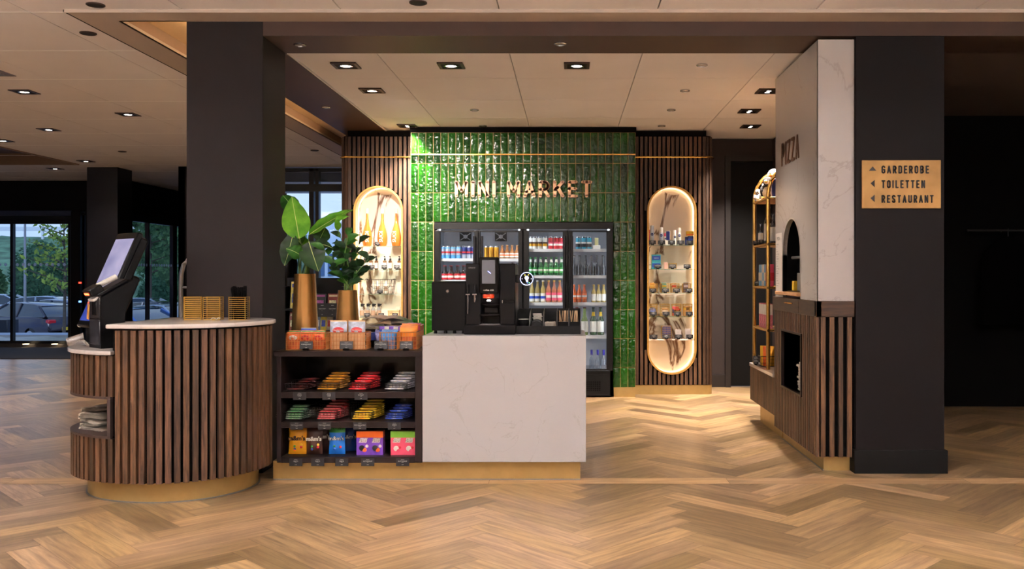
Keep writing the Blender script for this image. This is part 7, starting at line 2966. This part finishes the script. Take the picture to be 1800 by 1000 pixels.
def plush(label, x, y, z, s, body, belly, beak, rz=0):
    t = thing('soft_toy', label, 'soft toy', (x, y, z), rz)
    mb = MB()
    mb.ball((0, 0, .055 * s), (.05 * s, .045 * s, .06 * s))
    mb.ball((0, -.005 * s, .135 * s), .038 * s)
    mb.ball((-.045 * s, 0, .06 * s), (.015 * s, .02 * s, .04 * s))
    mb.ball((.045 * s, 0, .06 * s), (.015 * s, .02 * s, .04 * s))
    mb.build('toy_body', body, t, local=True)
    mb = MB()
    mb.ball((0, -.014 * s, .052 * s), (.038 * s, .036 * s, .048 * s))
    mb.ball((0, -.02 * s, .132 * s), (.028 * s, .026 * s, .026 * s))
    mb.build('toy_belly', belly, t, local=True)
    mb = MB()
    mb.lathe([(.012 * s, 0), (0, .025 * s)], (0, 0, 0), 10, 0, Matrix.Translation((0, -.04 * s, .13 * s)) @ Matrix.Rotation(PI / 2, 4, 'X'))
    mb.build('beak', beak, t, local=True)
    for sx_ in (-1, 1):
        MB().ball((sx_ * .013 * s, -.043 * s, .145 * s), .004 * s, 8, 6).build('eye', L_BLACK, t, local=True)
        MB().ball((sx_ * .022 * s, -.035 * s, .008 * s), (.016 * s, .026 * s, .009 * s), 10, 6).build('foot', beak, t, local=True)
    return t


zq = sz_[3] + .001
M_PLB = mat('plush_black', '#2c2a2c', .9, noise=.2, nscale=90)
M_PLW = mat('plush_cream', '#d6c9b6', .9, noise=.1, nscale=90)
M_PLY = mat('plush_yellow', '#d9a94a', .9, noise=.1, nscale=90)
plush('black and cream soft toy bird leaning at the far end of the top rack shelf', 1.730, 7.98, zq + .0, 1.0, M_PLW, M_PLB, M_PLY, -.4)
plush('large cream soft toy with dark cap and yellow collar on the top shelf', 1.770, 7.84, zq + .0, 1.55, M_PLW, M_PLY, L_ORA, -.5)
plush('small grey soft toy at the front corner of the top rack shelf', 1.670, 8.04, zq, .65, mat('plush_grey', '#8f8690', .9, noise=.2), M_PLW, M_PLB, -.3)
plush('dark soft toy at the near side of the top rack shelf', 1.690, 7.74, zq, 1.1, M_PLB, M_PLW, M_PLY, -.5)
MB_ = MB().bbox(1.67, 1.73, 7.80, 7.96, zq, zq + .055, .006).build('toy_box', mat('toy_box_blue', '#9aa4b8', .5, 0, noise=.3, nscale=50))
tag(MB_, 'pale blue box in front of the soft toys on the rack', 'box')
o = MB().bbox(1.70, 1.76, 7.62, 7.66, zq, zq + .16, .003).build('gift_box', L_NAVY)
tag(o, 'narrow dark blue box standing at the near end of the top shelf', 'box')
zq = sz_[2] + .001
wb = bottle('liquor_bottle', 'b', .030, .26, G_SMOKE, L_WHITE, L_BLACK, l1=.1, l2=.55)
R = Row(wb)
for i, (x, y, s) in enumerate([(1.690, 8.02, .75), (1.730, 7.90, 1.1), (1.710, 7.80, 1.25), (1.730, 7.70, 1.0), (1.770, 7.63, 1.15)]):
    R.put((x, y, zq), 'dark bottle with white label on the rack, %s counted from the far end' % ['first', 'second', 'third', 'fourth', 'fifth'][i], 'dark bottles on the rack', scale=(s, s, s))
for i, (x, y) in enumerate([(1.650, 8.06), (1.660, 7.95), (1.660, 7.86)]):
    price_card('small black price card before the rack bottles, %s from the far end' % ['first', 'second', 'third'][i], x, y, zq + .009, ('WIJN', '', '12,50'), w=.05, h=.035, rz=-.8)
zq = sz_[1] + .001
for i, y in enumerate((7.98, 7.91, 7.84, 7.77, 7.70)):
    t = thing('snack_tube', '%s slim snack box on the middle rack shelf, %s from the far end' % (['pale blue', 'sky blue', 'white and blue', 'pale blue', 'rosy'][i], ['first', 'second', 'third', 'fourth', 'fifth'][i]), 'snack box', (1.70, y, zq))
    MB().bbox(-.03, .03, -.026, .026, 0, .19, .004).build('carton', [L_LBLUE, mat('skyb', '#8ab8d9', .4, noise=.05), L_WHITE, L_LBLUE, L_PINK][i], t, local=True)
    MB().bbox(-.0312, .0312, -.0272, .0272, .05, .12, .001).build('printed_band', [L_WHITE, L_WHITE, L_LBLUE, L_WHITE, L_RED][i], t, local=True)
price_card('small black price card before the pale blue snack boxes', 1.660, 8.04, zq + .009, ('SNACK', '', '3,95'), w=.05, h=.035, rz=-.8)
zq = sz_[0] + .001
for i, y in enumerate((7.98, 7.90, 7.82, 7.74)):
    pouch('pink_bag', 'tall pink and clear sweet bag on the lowest rack shelf, %s from the far end' % ['first', 'second', 'third', 'fourth'][i], 'sweet bag', .07, .21, .04, (1.70, y, zq), (mat('pink_clear', '#c9707a', .3, 0, noise=.35, nscale=45), L_WHITE), -.6, 0, 'pink sweet bags on the rack')
zq = .509
basket('black wire basket on the white top at the foot of the rack', 1.710, 7.83, zq, .14, .12, .09, M_WIREB, 6, 5, 3)
for i, (x, y, m_, nm) in enumerate([(1.680, 7.85, L_YEL, 'yellow'), (1.730, 7.80, L_GOLDC, 'golden'), (1.690, 7.79, L_ORA, 'orange')]):
    pouch('snack_bag', '%s snack bag standing in the black basket under the rack' % nm, 'snack bag', .06, .17, .03, (x, y, zq + .005), (m_, None), -.5)
price_card('small black card holder alone on the white cabinet top', 1.650, 8.03, zq + .02, ('ACTIE', '', '2,50'), w=.06, h=.05, rz=-.5)
price_card('small black price card beside the black basket under the rack', 1.630, 7.93, zq + .009, ('NOTEN', '', '2,95'), w=.05, h=.04, rz=-.6)

# ================================================================== DIRECTION SIGN
YSG = 5.95
x0, z1_ = PX(1514, 282, YSG)
x1, z0_ = PX(1652.5, 366.5, YSG)
ds = thing('direction_sign', 'brass plate direction sign reading GARDEROBE, TOILETTEN, RESTAURANT on dark column', 'sign', ((x0 + x1) / 2, YSG - .008, z0_))
M_SIGN = mat('aged_brass_sign', '#a9824c', .5, .35, noise=.18, nscale=7)
MB().bbox(x0, x1, YSG - .014, YSG - .002, z0_, z1_, .002).build('plate', M_SIGN, ds)
for row, (tx_, pya, pyb, pe) in enumerate([('GARDEROBE', 291.5, 305.5, 1631.5), ('TOILETTEN', 317, 331.3, 1624.5), ('RESTAURANT', 343, 357, 1639.5)]):
    xa, zt_ = PX(1548, pya, YSG)
    xe, zb_ = PX(pe, pyb, YSG)
    hh = zt_ - zb_
    res, wd = lettering(tx_, hh, hh * .185, hh * .20, (0, 0, 0), (1, 0, 0), (0, 0, 1), (0, 1, 0), .002, lw=.36)
    k_ = (xe - xa) / wd
    res, wd = lettering(tx_, hh, hh * .185, hh * .20, (xa, YSG - .0165, zb_), (k_, 0, 0), (0, 0, 1), (0, 1, 0), .002, lw=.36)
    q = MB()
    for (g, ch) in res:
        q.v_off = len(q.v)
        i0 = len(q.v)
        q.v += g.v
        q.f += [[i0 + a for a in f] for f in g.f]
        q.m += g.m
        q.t += g.t
        q.uv += g.uv
    q.build('lettering', L_BLACK, ds)
for (tri) in (((1526, 300.5), (1539, 300.5), (1532.5, 293)), ((1529, 322.5), (1536, 316.5), (1536, 329.5)), ((1529, 348.5), (1536, 342.5), (1536, 355.5))):
    pts = [PX(a, b, YSG) for a, b in tri]
    MB().prism([(p[0], YSG - .0165, p[1]) for p in pts], (0, .002, 0)).build('arrow', L_BLACK, ds)

# ================================================================== CLOAKROOM
M_DSTEEL = mat('dim_steel', '#2a2828', .5, .3, noise=.05)
ck = thing('coat_rail', 'faint steel coat rail on the black cloakroom wall at right', 'coat rail', (XY(1735, 8.8), 8.8, 1.5))
za = H + (482 - 405) * 8.8 / F
MB().tube([(XY(1700, 8.8), 8.8, za), (XY(1800, 8.8), 8.8, za)], .012, 8).build('rail_tube', M_DSTEEL, ck)
for px in (1702, 1760, 1798):
    MB().tube([(XY(px, 8.8), 8.8, za), (XY(px, 8.95), 8.95, za)], .008, 6).build('bracket', M_DSTEEL, ck)
ct_ = thing('hanging_coat', 'very dark coat hanging from the cloakroom rail', 'coat', (XY(1772, 8.8), 8.8, za - .9))
xx = XY(1772, 8.8)
mb = MB()


def cf(u, v):
    a = u * 2 * PI
    r_ = .05 + .19 * min(1, v * 5) ** .6 + .04 * v
    return (xx + r_ * math.cos(a) * (1 + .05 * math.sin(a * 7) * v), 8.8 + .07 * math.sin(a) * (.6 + v * .6), za - .06 - .85 * v)


mb.grid(cf, 30, 12)
mb.build('coat_cloth', mat('coat_black', '#040303', .98, spec=0.05, noise=.3), ct_)
MB().tube([(xx, 8.8, za - .07), (xx, 8.8, za - .01), (xx, 8.79, za + .016), (xx, 8.81, za + .01)], .0025, 6).build('hanger_hook', M_STEEL, ct_)

# ================================================================== OUTSIDE
GZ = -1.25


def terr(x, y):
    """ground height outside: terrace, then the car park below"""
    d = y
    if d < 21:
        return -.02
    if d < 27:
        return -.02 + (GZ + .02) * (d - 21) / 6
    return GZ


M_PAVE = mat('grey_paving', '#b4bcc8', .8, noise=.12, nscale=2)
M_HEDGE = None
mb = MB()
mb.grid(lambda u, v: (-75 + 95 * u, 14.45 + 45 * v, terr(0, 14.45 + 45 * v)), 10, 40)
tag(mb.build('pavement', M_PAVE, loc=(0, 0, 0)), kind='structure')
M_GRASS = mat('embankment_green', '#4a6a50', .9, noise=.5, nscale=1.2)
mb = MB()
rg = random.Random(6)
hts = {}


def bank(u, v):
    y = 53 + 17 * v
    z = GZ + 5.3 * min(1, v * 1.05) ** .9
    k = (round(u * 120), round(v * 24))
    if k not in hts:
        hts[k] = rg.uniform(-.25, .35)
    return (-80 + 100 * u, y + hts[k], z + hts[k] * .8)


mb.grid(bank, 120, 24)
tag(mb.build('embankment', M_GRASS, loc=(0, 0, 0)), kind='structure')
# guard rail on top
gr = thing('guard_rail', 'long pale guard rail along the top of the green bank', 'guard rail', (-35, 63, 4.0))
MB().box(-80, -22, 69, 69.2, 4.6, 4.9).build('rail_beam', mat('galvanised', '#c3c9d0', .5, noise=.05), gr)
for k in range(15):
    MB().box(-78 + k * 3.8, -77.85 + k * 3.8, 69, 69.15, 3.6, 4.75).build('rail_post', mat('galvanised', '#c3c9d0'), gr)


def crown(mb, c, r, n, size, rg, m=0):
    for k in range(n):
        a, b = rg.uniform(0, 2 * PI), math.acos(rg.uniform(-1, 1))
        q = rg.uniform(.5, 1) ** .5
        p = Vector((c[0] + r[0] * q * math.sin(b) * math.cos(a), c[1] + r[1] * q * math.sin(b) * math.sin(a), c[2] + r[2] * q * math.cos(b)))
        u = Vector((rg.uniform(-1, 1), rg.uniform(-1, 1), rg.uniform(-1, 1))).normalized()
        w_ = u.cross(Vector((rg.uniform(-1, 1), rg.uniform(-1, 1), rg.uniform(-1, 1)))).normalized()
        s = size * rg.uniform(.6, 1.3)
        mb.face([p - u * s, p + w_ * s * .5, p + u * s, p - w_ * s * .5], m)


def tree(label, x, y, z0, h, r, mt, trunk=.12, size=.16, n=900, seed=1, sparse=False):
    rg = random.Random(seed)
    t = thing('tree', label, 'tree', (x, y, z0))
    MB().tube([(x, y, z0), (x + .05, y, z0 + h * .45), (x, y, z0 + h * .85)], [trunk, trunk * .7, trunk * .2], 7).build('trunk', mat('bark', '#3c342c', .9, noise=.2), t)
    mb = MB()
    if sparse:
        for k in range(26):
            a = k * 2.4
            zz = z0 + h * (.35 + .6 * k / 26)
            l_ = r * (1.1 - .7 * k / 26)
            e = Vector((x + l_ * math.cos(a), y + l_ * math.sin(a), zz + l_ * .35))
            MB().tube([(x, y, zz), tuple(e)], [.03, .008], 5).build('branch', mat('bark', '#3c342c'), t)
            for q in range(n // 26):
                f = rg.uniform(.2, 1)
                p = Vector((x, y, zz)).lerp(e, f)
                crown(mb, p, (.25, .25, .12), 1, size, rg)
        mb.build('foliage', mt, t, smooth=False, merge=False)
    else:
        crown(mb, (x, y, z0 + h * .55), (r, r, h * .48), n, size, rg)
        MB().ball((x, y, z0 + h * .55), (r * .8, r * .8, h * .42), 14, 10).build('foliage_core', mt, t)
        mb.build('foliage', mt, t, smooth=False, merge=False)
    return t


LF1 = leafmat('tree_dark', '#2a4c36', '#3f6848', .8)
LF2 = leafmat('tree_yellow', '#5d7a34', '#8a9a3c', .8)
LF3 = leafmat('tree_mid', '#37573a', '#55784a', .8)


def at(px, Y):
    return XY(px, Y)


tree('dark dense round bush tree seen through the left entrance glass', at(75, 51.5), 51.5, GZ, 4.3, 1.7, LF1, n=1800, size=.16, seed=2)
tree('thin yellow green tree at the right edge of left entrance glass', at(112, 30), 30, GZ, 5.2, 1.3, LF2, .06, .10, 700, 3, True)
tree('bushy mid green tree at the far left beyond the glass', at(-45, 52), 52, GZ, 3.4, 1.6, LF3, n=900, size=.25, seed=4)
tree('tall loose green tree seen through the side entrance glass', at(262, 42), 42, GZ, 7.4, 2.6, LF3, .12, .2, 1500, 5, True)
tree('tall green tree at the right of the side entrance glass', at(312, 52), 52, GZ, 7.6, 2.4, LF3, .12, .2, 2200, 6, False)
tree('dark low shrub behind the blue car in the side glass', at(270, 47.5), 47.5, GZ, 2.4, .8, LF1, .08, .13, 700, 7)
tree('distant grey green tree behind the tall window leaves', at(462, 58), 58, GZ, 7.5, 2.0, LF3, .15, .25, 900, 8)
# hedge beside the terrace
hd = MB()
rg = random.Random(15)
for k in range(1600):
    crown(hd, (at(45, 30) + rg.uniform(-.9, .9), 30 + rg.uniform(-.3, .3), GZ + .25 + rg.uniform(-.2, .2)), (.1, .1, .1), 1, .07, rg)
hd.box(at(45, 30) - .9, at(45, 30) + .9, 29.8, 30.2, GZ, GZ + .45)
tag(hd.build('hedge', LF1, smooth=False, merge=False), 'low clipped hedge in front of the dark parked car', 'hedge')
# lamp post
lp = thing('lamp_post', 'tall thin grey lamp post outside the left entrance glass', 'lamp post', (at(44, 36), 36, GZ))
MB().tube([(at(44, 36), 36, GZ), (at(44, 36), 36, 3.6)], [.06, .04], 8).build('post', M_STEEL, lp)
MB().bbox(at(44, 36) - .1, at(44, 36) + .1, 35.8, 36.2, 3.6, 3.7, .02).build('lamp_head', M_STEEL, lp)

# cars
M_TYRE = mat('tyre', '#15151a', .8, noise=.1)
M_CGLASS = mat('car_glass', '#1c2630', .08, 0, noise=.05, coat=.5)
M_REDL = mat('tail_light', '#8a1520', .2, 0, emit=.12, noise=.02)
M_HEADL = mat('head_light', '#c9d3dd', .1, .4, noise=.02)


def make_car(name, label, paint, hatch=True):
    """about 4.3 m long, nose towards +x"""
    t = thing(name, label, 'car')
    L, W, Hh = 4.3, 1.8, 1.5
    side = [(-2.12, .35), (-2.15, .62), (-2.08, .92), (-1.95, 1.05), (-.9, 1.08), (.75, 1.03), (1.6, .92), (2.0, .76), (2.14, .55), (2.12, .32), (1.75, .22), (-1.75, .22)]
    roof = [(-2.0, 1.02), (-1.6, 1.32), (-1.1, 1.44), (-.1, 1.5), (.3, 1.45), (1.15, 1.0)]
    n = 10
    mb = MB()

    def wid(s, z):
        k = 1 - .10 * max(0, (abs(s) - 1.5) / .65) ** 1.5
        return W / 2 * k * (1 - .06 * max(0, (.5 - z)))
    # lower body: cross sections along x
    xs = [-2.15, -2.05, -1.8, -1.3, -.6, 0, .6, 1.2, 1.7, 2.0, 2.14]
    top = lambda x: [.7, 1.0, 1.06, 1.08, 1.08, 1.07, 1.04, .99, .90, .78, .6][xs.index(x)]
    rows = []
    for x in xs:
        w_ = W / 2 * (1 - .16 * max(0, (abs(x) - 1.6) / .55) ** 1.6)
        tp = top(x)
        lo_ = .25 if abs(x) < 2.1 else .38
        rows.append([(x, -w_ * .93, lo_), (x, -w_, lo_ + .12), (x, -w_, tp * .62), (x, -w_ * .95, tp * .88), (x, -w_ * .82, tp), (x, 0, tp + .015), (x, w_ * .82, tp), (x, w_ * .95, tp * .88), (x, w_, tp * .62), (x, w_, lo_ + .12), (x, w_ * .93, lo_)])
    vs = [p for r in rows for p in r]
    m_ = 11
    fs = []
    for i in range(len(rows) - 1):
        for j in range(m_ - 1):
            fs.append([i * m_ + j, i * m_ + j + 1, (i + 1) * m_ + j + 1, (i + 1) * m_ + j])
        fs.append([i * m_, (i + 1) * m_, (i + 1) * m_ + m_ - 1, i * m_ + m_ - 1])
    fs += [list(range(m_)), [(len(rows) - 1) * m_ + j for j in range(m_)]]
    mb.add(vs, fs)
    mb.build('car_body', paint, t, local=True, sharp=50)
    # greenhouse
    xs2 = [(-2.0, 1.0, .72), (-1.62, 1.33, .64), (-1.2, 1.45, .60), (-.3, 1.5, .60), (.25, 1.46, .60), (1.2, 1.0, .70)]
    g = MB()
    rows = [[(x, -.80, 1.0), (x, -w_, z), (x, 0, z + .015), (x, w_, z), (x, .80, 1.0)] for (x, z, w_) in xs2]
    vs = [p for r in rows for p in r]
    fs = []
    for i in range(len(rows) - 1):
        for j in range(4):
            fs.append([i * 5 + j, i * 5 + j + 1, (i + 1) * 5 + j + 1, (i + 1) * 5 + j])
    g.add(vs, fs)
    g.build('car_windows', M_CGLASS, t, local=True, sharp=30)
    r_ = MB()
    for (a, b) in (((-1.55), (-1.2)),):
        pass
    rr_ = [(-1.5, 1.385, .625), (-1.2, 1.462, .61), (-.3, 1.512, .61), (.2, 1.475, .61)]
    vs = [p for (x, z, w_) in rr_ for p in ((x, -w_, z - .02), (x, -w_ * .9, z + .01), (x, 0, z + .02), (x, w_ * .9, z + .01), (x, w_, z - .02))]
    fs = [[i * 5 + j, i * 5 + j + 1, i * 5 + j + 6, i * 5 + j + 5] for i in range(3) for j in range(4)]
    r_.add(vs, fs)
    for sy_ in (-1, 1):
        for (p, q) in (((-.5, 1.0), (-.55, 1.49)), ((.25, 1.47), (1.2, 1.02)), ((-1.45, 1.39), (-1.98, 1.02))):
            r_.tube([(p[0], sy_ * .80 if p[1] < 1.1 else sy_ * .62, p[1]), (q[0], sy_ * .62 if q[1] > 1.1 else sy_ * .80, q[1])], .035, 5)
    r_.build('roof', paint, t, local=True)
    for sx_ in (-1.32, 1.35):
        for sy_ in (-1, 1):
            wv = MB()
            MW = Matrix.Translation((sx_, sy_ * .80, .32)) @ Matrix.Rotation(PI / 2, 4, 'X')
            wv.lathe([(.2, -.1), (.30, -.1), (.32, -.07), (.32, .07), (.30, .1), (.2, .1)], (0, 0, 0), 22, 0, MW)
            wo = wv.build('wheel', M_TYRE, t, local=True)
            MB().lathe([(.2, -.105), (.05, -.11), (0, -.11)] if sy_ > 0 else [(.2, .105), (.05, .11), (0, .11)], (0, 0, 0), 14, 0, MW).build('wheel_rim', M_STEEL, wo, local=True)
    for sy_ in (-1, 1):
        MB().bbox(-2.13, -1.95, sy_ * .62 - .16, sy_ * .62 + .16, .78, .92, .03).build('tail_light', M_REDL, t, local=True)
        MB().bbox(1.92, 2.06, sy_ * .60 - .17, sy_ * .60 + .17, .62, .76, .04).build('head_light', M_HEADL, t, local=True)
    MB().bbox(-2.165, -2.14, -.26, .26, .52, .63, .004).build('number_plate', mat('plate_yellow', '#c9a423', .5, noise=.03), t, local=True)
    MB().bbox(2.12, 2.15, -.26, .26, .40, .50, .004).build('number_plate', mat('plate_yellow', '#c9a423'), t, local=True)
    return t


P_DK = mat('car_dark', '#2a2530', .2, .5, noise=.03, coat=.6)
P_BL = mat('car_blue', '#3a5f9e', .2, .4, noise=.03, coat=.6)
P_SL = mat('car_silver', '#9aa6b4', .25, .6, noise=.03, coat=.6)
P_NV = mat('car_navy', '#1f2a45', .2, .4, noise=.03, coat=.6)
cars = {'d': make_car('car', 'x', P_DK), 'b': make_car('car', 'x', P_BL), 's': make_car('car', 'x', P_SL), 'n': make_car('car', 'x', P_NV)}
RC = {k: Row(v) for k, v in cars.items()}
for (k, px, Y, rz, lb) in [('d', 48, 34, 2.75, 'dark car with red tail light and yellow plate seen rear on through left glass'),
                           ('n', 98, 38, 2.75, 'navy car beside the dark car, right half of the left entrance glass'),
                           ('s', 95, 43.5, .1, 'silver car in the second row beyond the dark car'),
                           ('s', 10, 47.5, .1, 'silver car in the far row at the left edge of the glass'),
                           ('b', 243, 28, -.5, 'blue car filling the lower left of the side entrance glass'),
                           ('s', 306, 31.2, -.5, 'silver car with headlights facing the side entrance glass'),
                           ('d', 293, 34.8, -.5, 'dark car beyond the silver one in the side entrance glass'),
                           ('s', 262, 40, .1, 'pale car in the far row of the side entrance glass'),
                           ('b', 560, 26, .1, 'blue car seen low through the tall window behind the plants')]:
    RC[k].put((at(px, Y), Y, terr(0, Y)), lb, None, rz=rz)
# building and bare sky beyond the tall window
bd = thing('building', 'white building with blue windows beyond the tall window', 'building', (at(575, 58), 62, GZ))
MB().box(at(540, 58), at(640, 58), 58, 66, GZ, 4.6).build('wall', mat('render_white', '#aebfd2', .8, noise=.03), bd)
for i in range(4):
    MB().box(at(545 + i * 16, 58), at(555 + i * 16, 58), 57.9, 58, 1.2, 2.6).build('window', mat('blue_glass', '#3c5a80', .1, noise=.1), bd)
pb_ = tag(MB().bbox(at(8, 24) - .9, at(8, 24) + .2, 23.8, 24.3, terr(0, 24), terr(0, 24) + .75, .02).build('waste_bin', M_FRAME), 'dark square bin on the terrace at the left edge of the glass', 'bin')
